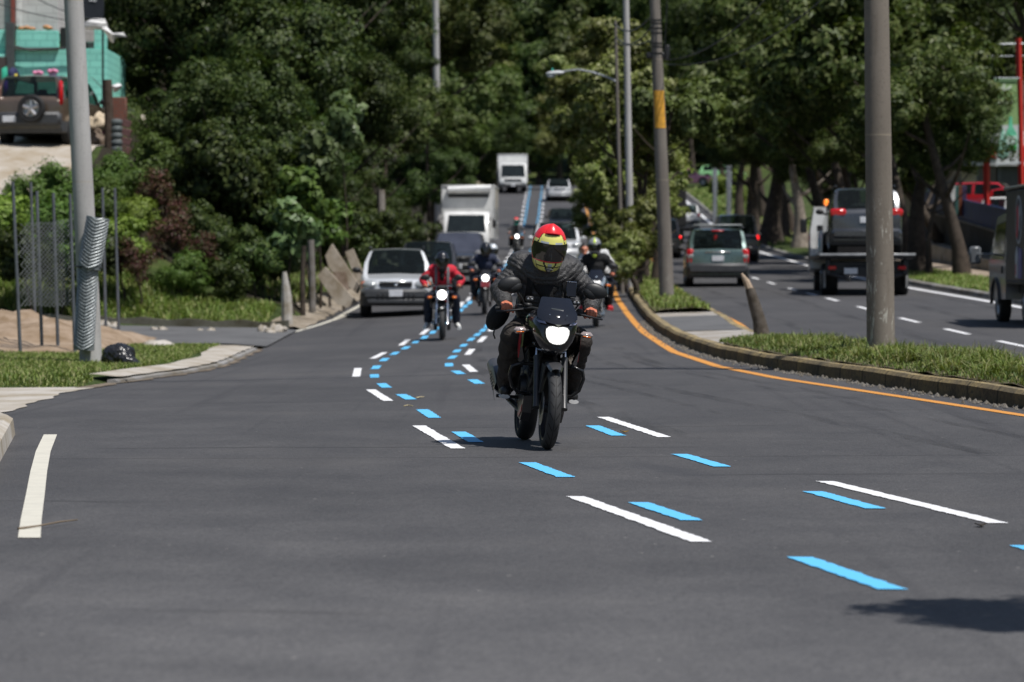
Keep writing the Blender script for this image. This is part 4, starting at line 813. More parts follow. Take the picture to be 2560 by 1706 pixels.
# ---------------------------------------------------------------- trucks
def box_truck(name, label, loc, rz, W=2.2, Hb=3.0, Lb=4.6, cabH=2.25, cabW=1.95, clear=.9, cab=P_WHT, box=P_WHT, awning=False, tilt=0, wr=.40, dark=False):
    root = thing(name, label, 'truck', loc, rz, None, (tilt, 0, rz)); y0 = -3.2; hw = cabW / 2
    # cab: lofted side profile
    prof = [(0, .45), (-.04, .75), (.0, 1.12), (.50, cabH - .1), (.66, cabH), (1.55, cabH), (1.62, .5)]
    def ring(x, sc, top): return [(x, y0 + p[0] + (.10 if p[0] < .3 else 0) * (1 - sc), (p[1] if p[1] < 1.2 else lerp(1.2, p[1], top))) for p in prof]
    mb = MB(); mb.loft([ring(-hw, 0, .96), ring(-hw + .07, .7, .99), ring(-hw * .5, 1, 1), ring(0, 1, 1), ring(hw * .5, 1, 1), ring(hw - .07, .7, .99), ring(hw, 0, .96)]); mb.build('cab', cab, root, True, 30)
    g = MB(); n = (Vector((0, -(cabH - .1 - 1.12), .50))).normalized() * .015
    a, b = Vector((0, y0 + .035, 1.19)), Vector((0, y0 + .47, cabH - .16))
    g.loft([[(-hw + .14, a.y + n.y, a.z + n.z), (-hw + .20, b.y + n.y, b.z + n.z), (hw - .20, b.y + n.y, b.z + n.z), (hw - .14, a.y + n.y, a.z + n.z)], [(-hw + .14, a.y + .03, a.z), (-hw + .20, b.y + .03, b.z), (hw - .20, b.y + .03, b.z), (hw - .14, a.y + .03, a.z)]]); g.build('windscreen', GLASS, root, False)
    for sx in (-1, 1):
        s = MB(); s.loft([[(sx * (hw + .004), y0 + .35, 1.18), (sx * (hw + .004), y0 + .62, cabH - .2), (sx * (hw + .004), y0 + 1.25, cabH - .2), (sx * (hw + .004), y0 + 1.25, 1.18)], [(sx * (hw - .03), y0 + .35, 1.18), (sx * (hw - .03), y0 + .62, cabH - .2), (sx * (hw - .03), y0 + 1.25, cabH - .2), (sx * (hw - .03), y0 + 1.25, 1.18)]]); s.build('side_window', GLASS, root, False)
        l = MB(); l.box((sx * (hw - .24), y0 - .03, .72), (.34, .10, .17), None, .03); l.build('headlight', CLEAR, root)
        m = MB(); m.tube([(sx * (hw - .02), y0 + .25, 1.75), (sx * (hw + .2), y0 + .1, 1.72)], .015); m.box((sx * (hw + .22), y0 + .08, 1.52), (.16, .06, .34), None, .03); m.build('door_mirror', BLK, root)
        wheel(root, sx * (hw - .10), y0 + .75, wr, .24, ALU); wheel(root, sx * (W / 2 - .22), y0 + 1.7 + Lb * .62, wr, .40, ALU)
    f = MB(); f.box((0, y0 - .04, .92), (cabW * .62, .07, .18), None, .02); f.build('grille', BLK, root)
    f = MB(); f.box((0, y0 - .02, .50), (cabW * 1.0, .24, .26), None, .05); f.build('bumper', TRIM if not dark else BLK, root)
    p = MB(); p.box((0, y0 - .15, .52), (.33, .02, .15), None, .004); p.build('license_plate', PLATE, root)
    c = MB(); c.box((0, y0 + 1.2 + Lb / 2, .62), (.9, Lb + 1.4, .22), None, .02); c.build('chassis', BLK, root)
    yb = y0 + 1.72; bx = MB(); bx.box((0, yb + Lb / 2, clear + (Hb - clear) / 2 - .0), (W, Lb, Hb - clear), None, .03); bo = bx.build('cargo_box', box, root)
    t = MB()
    for sx in (-1, 1): t.box((sx * (W/2), yb + .03, clear + (Hb - clear) / 2), (.07, .08, Hb - clear + .02), None, .015); t.box((sx * W/2, yb + Lb/2, Hb), (.07, Lb, .07), None, .015)
    t.box((0, yb, Hb), (W, .07, .08), None, .015); t.build('edge_trim', simple('box_trim', (.55, .55, .54), .4, .3), bo)
    if awning:   # rolled tarpaulin and dark gap on the head of the box
        r = MB(); r.cyl((-W/2 + .25, yb - .12, Hb - .16), (W/2 - .12, yb - .12, Hb - .10), .13, .14, 14); r.build('rolled_tarpaulin', simple('white_tarp', (.78, .78, .77), .45, 0, .12, 4, .3), bo)
        d = MB(); d.box((.02, yb - .02, Hb - .42), (W - .5, .05, .13), None, .01); d.build('vent_slot', BLK, bo)
    return root
Y = 131; X = putp(1172, Y)
box_truck('box_truck', 'white box truck with rolled tarpaulin over the cab in the left lane', (X, Y + 3.1, Z(X, Y)), R(-2), 2.2, 3.15, 4.8, 2.05, 1.9, awning=True)
Y = 252; X = putp(1281, Y)
box_truck('box_truck', 'white truck farthest up the hill under overhanging branches', (X, Y + 3.1, Z(X, Y)), R(1), 2.35, 3.15, 6, 2.35, 2.2, tilt=-.05, wr=.42)
Y = 160; X = putp(1655, Y)
box_truck('box_truck', 'tall dark truck driving away behind the yellow-banded pole', (X, Y + 3, Z(X, Y)), RZ, 2.3, 3.6, 6, 2.4, 2.1, cab=P_BLK, box=simple('dark_box_paint', (.02, .02, .02), .5), dark=True)
# tow truck with a car on its bed
Y = 77.5; X = putp(2168, Y); zt = Z(X, Y)
tow = thing('tow_truck', 'flatbed tow truck with white cab carrying a grey car', 'tow truck', (X, Y, zt), R(-3))
m = MB(); m.box((0, 3.1, .98), (2.36, 6.2, .10), None, .02); m.box((0, -.02, 1.02), (2.40, .06, .05), None, .015); m.build('flatbed', DKM, tow)
m = MB(); m.box((0, -.055, 1.03), (2.38, .03, .05), None, .008); m.build('bed_edge', simple('galvanised_edge', (.55, .55, .55), .4, .6), tow)
m = MB(); m.box((0, .35, .70), (2.0, .12, .34), None, .03); m.box((0, 3.5, .62), (.9, 6.6, .25), None, .02)
for sx in (-1, 1): m.box((sx * .95, .22, .72), (.14, .2, .42), None, .03); m.tube([(sx * .9, .2, .55), (sx * .4, .15, .40)], .05, 8)
m.build('underframe', BLK, tow)
for sx in (-1, 1):
    wheel(tow, sx * .88, 1.35, .41, .42, ALU); wheel(tow, sx * .9, 6.6, .41, .25, ALU)
    l = MB(); l.box((sx * .86, .10, .70), (.20, .05, .09), None, .015); l.build('tail_light', REDL, tow)
    l = MB(); l.box((sx * 1.02, .9, .42), (.05, .5, .45), None, .01); l.build('mud_flap', simple('pale_flap', (.3, .3, .3), .5), tow)
    l = MB(); l.box((sx * 1.28, 7.3, 1.85), (.18, .08, .38), None, .03); l.tube([(sx * 1.0, 7.2, 2.1), (sx * 1.28, 7.3, 2.0)], .02); l.build('door_mirror', BLK, tow)
p = MB(); p.box((-.40, .10, .62), (.33, .02, .15), None, .004); p.build('license_plate', PLATE, tow)
m = MB(); m.loft([[(-1.16, 5.75, .7), (-1.16, 5.75, 1.7), (-1.06, 5.82, 2.28), (.98, 5.82, 2.28), (1.06, 5.75, 1.7), (1.06, 5.75, .7)], [(-1.17, 6.9, .5), (-1.17, 6.9, 1.6), (-1.04, 6.9, 2.36), (.96, 6.9, 2.36), (1.07, 6.9, 1.6), (1.07, 6.9, .5)], [(-1.03, 7.7, .5), (-1.03, 7.7, 1.3), (-.94, 7.5, 1.45), (.94, 7.5, 1.45), (1.03, 7.7, 1.3), (1.03, 7.7, .5)]]); m.build('cab', P_WHT, tow, True, 30)
m = MB(); m.box((0, 5.74, 1.86), (1.5, .03, .5), None, .02); m.build('rear_window', GLASS, tow); m = MB(); m.box((0, 5.55, 1.42), (2.0, .08, .84), None, .02); m.build('headboard', BLK, tow)
m = MB(); m.box((0, 6.6, 2.40), (1.0, .2, .06), None, .02); m.build('beacon_bar', BLK, tow)
m = MB(); m.sph((-.72, 6.2, 2.46), (.07, .07, .09), 12, 8); m.build('beacon', emit('amber_beacon', (1, .25, .03), .8), tow)
m = MB(); m.box((-1.02, 3.6, 1.35), (.06, 2.6, .62), None, .02); m.build('side_tool_box', P_WHT, tow)
m = MB(); m.sph((-1.055, 3.0, 1.35), (.02, .32, .24), 14, 8); m.build('round_sticker', simple('cyan_sticker', (.06, .35, .5), .4), tow)
car('car', 'grey car strapped on the flatbed of the tow truck', 'car', (X + .12, Y + 2.45, zt + 1.03), RZ + R(-3), P_GR2, 4.55, 1.84, 1.68, 1.0, .86, 1.15, 1.85, .42, 1.02, 1.10, 1.04, .24, lower=TRIM, front=dict(), back=dict(bz=.52, bumper=P_GR2, tail=(1.04, .20, .40), pz=.86, strip=.62), rack=True)
# right-hand truck, mostly outside the picture
Y = 57.5; X = putp(2505, Y) + 1.16
rt = thing('delivery_truck', 'dark box delivery truck with grey cab cut off by the right picture edge', 'truck', (X, Y, Z(X, Y)), RZ + R(0))
# local: forward -Y ( = away from camera after turning); the photo shows its left flank and rear wheel
def mirror_x(p): return p
m = MB(); m.box((0, 1.0, 1.62), (2.02, 3.1, 1.70), (0, 0, 0), .04); rb = m.build('cargo_box', simple('navy_box_paint', (.018, .021, .035), .4, 0, .2, 3), rt)
m = MB(); m.box((0, 1.0, 2.50), (2.10, 3.2, .05), None, .015); m.build('roof_edge', simple('weathered_rail', (.16, .17, .14), .6), rb)
m = MB(); m.loft([[(-1.0, -2.6, .45), (-1.0, -2.62, 1.15), (-.92, -2.1, 2.0), (.92, -2.1, 2.0), (1.0, -2.62, 1.15), (1.0, -2.6, .45)], [(-1.0, -.6, .45), (-1.0, -.6, 1.15), (-.94, -.6, 2.08), (.94, -.6, 2.08), (1.0, -.6, 1.15), (1.0, -.6, .45)]]); m.build('cab', paint('cab_grey', (.19, .19, .195), .4), rt, True, 30)
for sx in (-1, 1):
    m = MB(); m.loft([[(sx * 1.003, -2.25, 1.2), (sx * .955, -1.95, 1.85), (sx * .955, -.85, 1.9), (sx * 1.003, -.85, 1.2)], [(sx * .98, -2.25, 1.2), (sx * .93, -1.95, 1.85), (sx * .93, -.85, 1.9), (sx * .98, -.85, 1.2)]]); m.build('side_window', GLASS, rt, False)
    wheel(rt, sx * .86, -1.75, .36, .22, ALU); wheel(rt, sx * .84, 1.6, .36, .34, ALU)
    m = MB(); m.tube([(sx * 1.0, -2.0, 1.3), (sx * 1.3, -2.15, 1.3)], .02); m.box((sx * 1.33, -2.2, 1.28), (.22, .08, .34), None, .05); m.build('door_mirror', simple('mirror_shell', (.12, .13, .14), .3), rt)
    m = MB(); m.box((sx * 1.005, -1.0, 1.0), (.03, .05, .14), None, .01); m.build('door_handle', BLK, rt)
    m = MB(); m.tube([(sx * 1.01, -1.75 + .47 * math.cos(a), .36 + .47 * math.sin(a)) for a in [math.pi * k / 10 for k in range(11)]], .035, 6); m.build('wheel_arch', BLK, rt)
m = MB(); m.box((0, 1.0, .66), (1.5, 3.4, .2), None, .02); m.box((0, 1.0, .76), (2.0, 3.2, .06), None, .01); m.build('chassis', BLK, rt)
# painted emblem on the flank: grey oval with red sweep over white and purple blocks
fx = 1.018
def oval(c, a, b, nn=26): return [(c[0] + a * math.cos(2 * math.pi * k / nn), c[1] + b * math.sin(2 * math.pi * k / nn)) for k in range(nn)]
eg = MB()
eg.prism(oval((.95, 1.90), .34, .44), fx - .012, fx, 0, 'YZ'); eg.prism(oval((.95, 1.90), .29, .39), fx - .01, fx + .003, 1, 'YZ')
eg.prism([(.72, 1.62), (.86, 1.55), (.98, 1.95), (.90, 2.18), (.78, 2.1), (.84, 1.9)], fx - .01, fx + .006, 2, 'YZ')
eg.prism([(1.02, 1.7), (1.08, 1.7), (1.08, 1.92), (1.16, 2.0), (1.12, 2.15), (1.02, 2.15)], fx - .01, fx + .006, 0, 'YZ')
eg.prism([(.62, .86), (.86, .84), (.92, 1.2), (.78, 1.42), (.62, 1.30)], fx - .01, fx + .004, 0, 'YZ'); eg.prism([(.95, .84), (1.30, .84), (1.30, 1.36), (1.0, 1.40)], fx - .01, fx + .004, 3, 'YZ'); eg.prism([(.66, .90), (.72, .90), (.74, 1.1), (.68, 1.1)], fx - .01, fx + .007, 2, 'YZ')
eg.build('painted_emblem', [simple('emblem_grey', (.42, .44, .48), .5), simple('emblem_navy', (.03, .035, .06), .5), simple('emblem_red', (.55, .02, .05), .5), simple('emblem_purple', (.15, .13, .30), .5)], rb, False)
# ================================================================ MOTORCYCLES AND RIDERS
from mathutils import noise as mnoise
def bake(o, voxel=None, smooth=0, sfac=.5):
    if voxel: m = o.modifiers.new('r', 'REMESH'); m.mode = 'VOXEL'; m.voxel_size = voxel; m.use_smooth_shade = True
    if smooth: m = o.modifiers.new('s', 'SMOOTH'); m.iterations = smooth; m.factor = sfac
    dg = bpy.context.evaluated_depsgraph_get(); dg.update(); me = bpy.data.meshes.new_from_object(o.evaluated_get(dg)); mats = list(o.data.materials)
    o.modifiers.clear(); o.data = me
    if not me.materials:
        for m in mats: me.materials.append(m)
    me.polygons.foreach_set('use_smooth', [True] * len(me.polygons)); return o
def caps(mb, a, b, ra, rb, n=12):
    a, b = Vector(a), Vector(b); mb.cyl(a, b, ra, rb, n); mb.sph(a, ra * 1.0, n, 8); mb.sph(b, rb * 1.0, n, 8)
def chain(mb, pts, rs, n=12):
    for (a, ra), (b, rb) in zip(list(zip(pts, rs))[:-1], list(zip(pts, rs))[1:]): caps(mb, a, b, ra, rb, n)
def m_cloth(name, col, fold=.5, fs=14, rough=.8, quilt=False):
    t = NT(name); n = t.noise(fs, 4, .6, dist=1.2); f = t.noise(240, 2)
    c = t.mix(t.ramp(n, [(.3, (0, 0, 0)), (.7, (1, 1, 1))]), tuple(x * .72 for x in col), tuple(x * 1.15 for x in col))
    t.bump(t.math('ADD', n, t.math('MULTIPLY', f, .06)), fold, .02); t.out(c, rough, Specular_IOR_Level=.3); return t.mat
SKIN = simple('skin', srgb(190, 112, 84), .5, 0, .18, 30, .15); SKINP = simple('face_skin', srgb(196, 128, 100), .5, 0, .1, 20)
C_JK = m_cloth('padded_jacket_cloth', (.056, .055, .056), .8, 26, .42); C_BLK = m_cloth('black_cloth', (.010, .010, .011)); C_TR = m_cloth('brown_trouser_cloth', (.034, .028, .024), .7, 18); C_RED = m_cloth('red_jacket_cloth', (.55, .025, .045)); C_NAVY = m_cloth('navy_cloth', (.022, .028, .055)); C_JEAN = m_cloth('dark_jeans', (.016, .019, .032))
C_GREY = m_cloth('grey_cloth', (.16, .16, .17)); C_WHT = simple('white_leather', (.66, .66, .64), .5); C_ORG = simple('tan_boot_leather', (.40, .15, .04), .5); C_REDS = simple('red_shoe', (.6, .02, .03), .5); C_LIME = simple('lime_scarf', (.55, .7, .08), .6)
HB = simple('helmet_black', (.012, .012, .014), .18, 0, .1, 5, 0, .7); HV = simple('visor_glass', (.012, .011, .011), .06, 0, .1, 2, 0, 0, .6); LIME = simple('lime_gloss', (.55, .72, .05), .25, 0, .1, 5, 0, .5); TEAL = simple('teal_gloss', (.02, .35, .27), .25, 0, .1, 5, 0, .5); HRED = simple('helmet_red', srgb(222, 40, 46), .26, 0, .1, 4, 0, .6); HYEL = simple('helmet_yellow', srgb(226, 220, 122), .34, 0, .08, 4, 0, .4)
HSIL = simple('helmet_silver', (.52, .55, .58), .3, .3); HGR = simple('grey_gloss', (.25, .26, .27), .3, 0, .1, 5, 0, .5)
HPROF = [(-.172, .070, .105, .045), (-.160, .088, .128, .066), (-.125, .108, .146, .092), (-.085, .119, .148, .112), (-.04, .126, .144, .128), (0, .129, .138, .138), (.04, .126, .130, .140), (.08, .115, .116, .132), (.115, .096, .095, .112), (.140, .072, .070, .086), (.158, .043, .042, .052), (.166, .015, .015, .02)]
def hp(z, th, off=0.):
    a = interp([(p[0], p[1]) for p in HPROF], z); f = interp([(p[0], p[2]) for p in HPROF], z); b = interp([(p[0], p[3]) for p in HPROF], z)
    d = f if math.cos(th) > 0 else b
    return Vector(((a + off) * math.sin(th), -(d + off) * math.cos(th), z))
def helmet(root, c, rot, shell, visor=HV, pattern=None, peak=False, mats=None):
    M = rotm(rot); c = Vector(c)
    zs = [HPROF[0][0] + (HPROF[-1][0] - HPROF[0][0]) * (.5 - .5 * math.cos(math.pi * i / 44)) for i in range(45)]; N = 96; mb = MB(); rings = []
    for z in zs: rings.append([c + M @ hp(z, 2 * math.pi * j / N) for j in range(N)])
    o = 0; vs = [p for r in rings for p in r]; fs = []; ms = []
    for i in range(44):
        for j in range(N):
            k = (j + 1) % N; zz = (zs[i] + zs[i+1]) / 2; th = (j + .5) / N * 360; th = th if th < 180 else th - 360
            fs.append([i*N+j, i*N+k, (i+1)*N+k, (i+1)*N+j]); ms.append(pattern(zz, th) if pattern else 0)
    fs.append([44 * N + j for j in range(N)]); ms.append(pattern(.166, 0) if pattern else 0); fs.append(list(range(N))[::-1]); ms.append(pattern(-.16, 180) if pattern else 0)
    mb.v = vs; mb.f = fs; mb.m = ms; h = mb.build('helmet', mats or [shell], root, True, 50)
    v = MB(); rr = []
    for i in range(9):
        z = lerp(-.082, .044, i / 8); lim = R(80 - 10 * abs(i - 4) / 4); rr.append([c + M @ (hp(z, lerp(-lim, lim, j / 22), .0065)) for j in range(23)])
    v.loft(rr, False, False); v.build('visor', visor, h, True, 60)
    if peak:
        p = MB(); p.loft([[c + M @ (hp(.062, a, .004)) for a in [R(-62 + 12.4 * j) for j in range(11)]], [c + M @ (hp(.052, a, .06 * math.cos(a) ** .7 + .004)) for a in [R(-62 + 12.4 * j) for j in range(11)]], [c + M @ (hp(.050, a, .004)) for a in [R(-62 + 12.4 * j) for j in range(11)]]], False, False); p.build('peak', HB, h)
    return h
def jacket_noise(o, segs, amp, quilt=0, freq=7):
    for v in o.data.vertices:
        p = v.co; n = Vector(v.normal); best = None
        for a, b in segs:
            d = b - a; t = max(0, min(1, (p - a).dot(d) / d.dot(d))); q = (p - (a + d * t)).length
            if best is None or q < best[0]: best = (q, t * d.length)
        k = amp * (mnoise.noise(p * freq) * .6 + mnoise.noise(p * freq * 2.7) * .4)
        w = mnoise.noise(Vector((p.x * 3, p.y * 3, p.z * 3))) * 1.2
        if quilt: k += quilt * (abs(math.sin((best[1] / .034 + w * 1.2) * math.pi)) - .5)
        else: k += amp * .5 * math.sin(best[1] / .05 * math.pi + w * 5)
        v.co = p + n * k
def person(label, loc, rot, J, jacket, trousers, shoes, main=False, skin=SKIN, group=None, bare_head=False, quilt=0, fold=.008):
    """J: joints in the seat frame. One continuous body with hands and five fingers; clothes and helmet are parts."""
    root = thing('person', label, 'person', loc, 0, group, rot); V = lambda k: Vector(J[k]); hip, chest, neck, head = V('hip'), V('chest'), V('neck'), V('head'); b = MB()
    def torso(mb, g):
        mb.sph(hip, (.165 + g, .12 + g, .11 + g), 18, 12); mid = hip.lerp(chest, .5) + Vector((0, .015, 0)); mb.sph(mid, (.150 + g, .115 + g, .16 + g), 18, 12)
        mb.sph(chest, (.162 + g, .125 + g, .17 + g), 18, 12); up = chest.lerp(neck, .62); mb.sph(up, (.150 + g, .095 + g, .09 + g), 18, 10)
        caps(mb, hip, chest, .11 + g, .12 + g)
        for s in 'lr': caps(mb, up + Vector(((.06 if s == 'l' else -.06), 0, 0)), V('sh_' + s), .075 + g, .070 + g)
    torso(b, 0); caps(b, chest.lerp(neck, .5), neck.lerp(head, .5), .062, .055); b.sph(head, (.076, .098, .115), 18, 14)
    b.sph(head + Vector((0, -.085, -.085)), (.035, .03, .03), 10, 8)
    if bare_head:
        b.sph(head + Vector((0, -.108, -.012)), (.014, .022, .026), 8, 6)
        for s in (-1, 1): b.sph(head + Vector((s * .078, .0, .0)), (.012, .024, .034), 8, 6); b.sph(head + Vector((s * .033, -.088, .018)), (.022, .015, .012), 8, 6)
        b.sph(head + Vector((0, -.096, -.062)), (.026, .014, .009), 8, 6)
    for s in 'lr':
        sg = 1 if s == 'l' else -1
        chain(b, [V('sh_' + s), V('el_' + s), V('wr_' + s)], [.058, .046, .032])
        chain(b, [hip + Vector((sg * .09, 0, -.02)), V('kn_' + s), V('an_' + s)], [.088, .062, .046]); caps(b, V('an_' + s) + Vector((0, .03, -.03)), V('to_' + s), .042, .034)
        g = V('gr_' + s); w = V('wr_' + s)                                  # the grip the hand closes on, bar along X
        bk = (w - g).normalized()
        if (w - g).length > .02:
            palm = g + bk * .030 + Vector((0, 0, .020)); b.sph(palm, (.044, .034, .024), 12, 8); caps(b, w, palm, .030, .026)
            for i, (ln, r) in enumerate(((.92, .0098), (1.04, .0104), (1.0, .0100), (.82, .0088))):
                x = sg * (-.030 + .0215 * i); kn = g + Vector((x, .012, .036 + .003 * (i in (1, 2))))
                chain(b, [palm + Vector((x * .8, 0, .006)), kn + Vector((0, -.012 * ln, .002)), kn + Vector((0, -.046 * ln, -.014)), kn + Vector((0, -.044 * ln, -.044 * ln)), kn + Vector((0, -.022, -.058 * ln))], [r * 1.15, r * 1.12, r, r * .92, r * .8], 8)
            chain(b, [palm + Vector((-sg * .034, .004, -.006)), g + Vector((-sg * .052, -.012, -.006)), g + Vector((-sg * .046, -.030, -.022))], [.013, .0115, .0095], 8)
    body = b.build('body', skin, root); bake(body, .0045 if main else .012, 2 if main else 4)
    segs = [(hip, chest), (chest, neck)] + [(V('sh_' + s), V('el_' + s)) for s in 'lr'] + [(V('el_' + s), V('wr_' + s)) for s in 'lr']
    j = MB(); torso(j, .048 if main else .035)
    for s in 'lr': cuff = V('el_' + s).lerp(V('wr_' + s), .93); chain(j, [V('sh_' + s), V('el_' + s), cuff], [.088 if main else .08, .080 if main else .072, .058])
    j.sph(neck.lerp(chest, .25), (.085, .08, .06), 14, 8); jo = j.build('jacket', jacket, root); bake(jo, .008 if main else .016, 3 if main else 5); jacket_noise(jo, segs, fold, quilt)
    k = MB(); k.sph(hip + Vector((0, .0, -.03)), (.19, .15, .12), 18, 10)
    sg2 = []
    for s in 'lr':
        sg = 1 if s == 'l' else -1; cuff = V('kn_' + s).lerp(V('an_' + s), .95); h0 = hip + Vector((sg * .09, 0, -.02)); chain(k, [h0, V('kn_' + s), cuff], [.115, .098, .080]); sg2 += [(h0, V('kn_' + s)), (V('kn_' + s), cuff)]
    ko = k.build('trousers', trousers, root); bake(ko, .012 if main else .018, 4); jacket_noise(ko, sg2, fold * .9, 0)
    for s in 'lr':
        a, t = V('an_' + s), V('to_' + s); q = MB(); caps(q, a + Vector((0, .035, -.045)), t, .052, .040); caps(q, a, a + Vector((0, .02, -.04)), .056, .054); so = q.build('shoe', shoes, root); bake(so, .010 if main else .016, 3)
        l = MB(); d = (t - a); d.z = 0; d.normalize(); l.tube([a + Vector((0, .07, -.088)), t + Vector((0, 0, -.036)) + d * .03], [.046, .038], 12, flat=.45); l.build('sole', simple('pale_sole', (.55, .55, .55), .6) if main else shoes, so)
    return root
def m_tyre(yc):
    t = NT('tyre_rubber'); x, y, z = t.sep(t.co.outputs['Object']); an = t.n('ShaderNodeMath', operation='ARCTAN2'); t.lk(t.math('SUBTRACT', z, .295), an.inputs[0]); t.lk(t.math('SUBTRACT', y, yc), an.inputs[1])
    ax = t.math('ABSOLUTE', x); f = t.math('FRACT', t.math('ADD', t.math('MULTIPLY', an.outputs[0], 22 / 6.2832), t.math('MULTIPLY', ax, 22.)))
    g = t.math('LESS_THAN', f, .16); g = t.math('MULTIPLY', g, t.math('GREATER_THAN', ax, .009)); g = t.math('MULTIPLY', g, t.math('LESS_THAN', ax, .038)); g = t.math('MAXIMUM', g, t.math('LESS_THAN', ax, .0022))
    c = t.mix(g, t.mix(t.noise(30, 3), (.028, .028, .029), (.050, .050, .051)), (.006, .006, .006)); t.bump(t.math('MULTIPLY', g, -1.), .8, .006); t.out(c, .7, Specular_IOR_Level=.35); return t.mat
def bike_wheel(root, name, yc, w, steer=0, r=.295, mat=None, rimm=DKM, spoke=True):
    prof = []
    for k in range(17):
        a = math.pi * (k / 16) - math.pi / 2; prof.append((r - .055 + .055 * math.cos(a) ** .8 if abs(a) < 1.56 else r - .055, w * .5 * math.sin(a) ** 1))
    t = MB(); t.lathe([(r - .062, -w * .42)] + prof + [(r - .062, w * .42)], (0, yc, r), (1, 0, 0), 56); o = t.build(name, mat or RUB, root)
    d = MB(); d.lathe([(r - .060, -w * .42), (r - .078, -w * .40), (r - .085, -.012), (r - .085, .012), (r - .078, w * .40), (r - .060, w * .42)], (0, yc, r), (1, 0, 0), 40); d.cyl((-.05, yc, r), (.05, yc, r), .035, None, 14)
    for k in range(6 if spoke else 18):
        a = k * 2 * math.pi / (6 if spoke else 18); d.tube([(.0, yc + math.cos(a) * .02, r + math.sin(a) * .02), (0, yc + math.cos(a + .12) * (r - .08), r + math.sin(a + .12) * (r - .08))], [.017, .012] if spoke else .003, 6)
    d.build('rim', rimm, o); return o
def strokes(root, name, pts, r, mat, n=8):
    m = MB(); m.tube(pts, r, n); return m.build(name, mat, root)
def motorcycle(label, loc, rot, style='street', c1=P_BLK, c2=P_RED, head_on=3.5, group=None, forkc=None, hl='round', sig=AMB, plate=None):
    root = thing('motorcycle', label, 'motorcycle', loc, 0, group, rot); main = style == 'sport'; fa, ra = -.68, .68
    fw = bike_wheel(root, 'front_wheel', fa, .095, 0, .295, m_tyre(fa)); bike_wheel(root, 'rear_wheel', ra, .125, 0, .295, RUB)
    d = MB(); d.lathe([(.05, -.004), (.125, -.004), (.125, .0), (.05, .0)], (-.062, fa, .295), (1, 0, 0), 32); d.build('brake_disc', simple('disc_steel', (.35, .35, .35), .3, .9), fw)
    m = MB(); m.box((-.078, fa + .09, .36), (.04, .06, .09), (.6, 0, 0), .012); m.build('brake_caliper', DKM, root)
    top, ax = Vector((0, -.33, .97)), Vector((0, fa, .295)); mid = top.lerp(ax, .47)
    for s in (-1, 1):
        x = Vector((s * .102, 0, 0)); f = MB(); f.cyl(x + top, x + mid, .0165, None, 12); fo = f.build('fork_tube', forkc or CHR, root)
        f = MB(); f.tube([x + mid + Vector((0, .004, .01)), x + mid.lerp(ax, .06), x + mid.lerp(ax, .5), x + ax + Vector((0, .02, .03)), x + ax], [.027, .024, .023, .024, .026], 12); f.build('fork_slider', forkc or simple('slider_grey', (.06, .06, .062), .4, .4), fo)
    m = MB(); rings = []
    for k in range(13):
        a = R(58 + k * 9.2); rr = .332; p = Vector((0, fa - math.cos(a) * rr, .295 + math.sin(a) * rr)); wd = .066 * (.55 + .45 * math.sin(math.pi * k / 12) ** .5) ; n = Vector((0, -math.cos(a), math.sin(a)))
        rings.append([p + Vector((x * wd, 0, 0)) + n * (.012 * (1 - x * x) - .018 * (abs(x) > .9)) for x in (-1, -.8, -.4, 0, .4, .8, 1)] + [p + Vector((x * wd * .94, 0, 0)) + n * (.006 * (1 - x * x) - .022 * (abs(x) > .9)) for x in (1, .8, .4, 0, -.4, -.8, -1)])
    m.loft(rings)
    for s in (-1, 1): m.loft([[(s * .070, fa - .06, .60), (s * .070, fa + .12, .62), (s * .088, fa + .10, .44), (s * .090, fa + .02, .40)], [(s * .062, fa - .06, .60), (s * .062, fa + .12, .62), (s * .080, fa + .10, .44), (s * .082, fa + .02, .40)]])
    m.build('front_fender', simple('fender_grey', (.045, .045, .048), .3, 0, .15, 6, 0, .4) if main else c1, root)
    # yokes, bars, grips, levers
    bar = [(-.36, -.165, .985), (-.22, -.20, 1.0), (-.13, -.27, 1.01), (-.05, -.31, 1.0), (.05, -.31, 1.0), (.13, -.27, 1.01), (.22, -.20, 1.0), (.36, -.165, .985)]
    hb = strokes(root, 'handlebar', bar, .0115, BLK if main else (CHR if style == 'classic' else BLK), 10)
    m = MB(); m.box((0, -.335, .955), (.25, .09, .035), (.45, 0, 0), .012); m.box((0, -.40, .83), (.25, .08, .035), (.45, 0, 0), .012); m.build('fork_yoke', DKM, root)
    for s in (-1, 1):
        g = MB(); g.cyl((s * .255, -.193, .996), (s * .375, -.162, .984), .0165, None, 14); g.cyl((s * .375, -.162, .984), (s * .392, -.158, .982), .020, .019, 14); go = g.build('grip', RUB, hb)
        strokes(root, 'brake_lever' if s < 0 else 'clutch_lever', [(s * .20, -.235, .995), (s * .26, -.262, .985), (s * .34, -.250, .972), (s * .395, -.225, .966)], [.010, .008, .007, .008], DKM)
        m = MB(); m.box((s * .225, -.205, 1.005), (.05, .05, .055), (0, 0, -s * .25), .012); m.box((s * .165, -.225, 1.03), (.055, .06, .03), (0, 0, -s * .3), .01); m.build('switch_cluster', BLK, hb)
        if style != 'scrap':
            st = MB(); st.tube([(s * .19, -.225, 1.03), (s * .215, -.25, 1.075), (s * .27, -.27, 1.135)], [.007, .007, .010], 8); mo_ = st.build('mirror_stalk', BLK, root)
            k = MB(); k.sph((s * .322, -.285, 1.172), (.088, .034, .056), 20, 12, (0, s * .28, 0)); k.sph((s * .285, -.285, 1.152), (.06, .030, .044), 14, 10, (0, s * .5, 0)); k.build('mirror', BLK, mo_)
        tx = .215 if main else .20; ty = -.52 if main else -.50; tz = .845 if main else .80
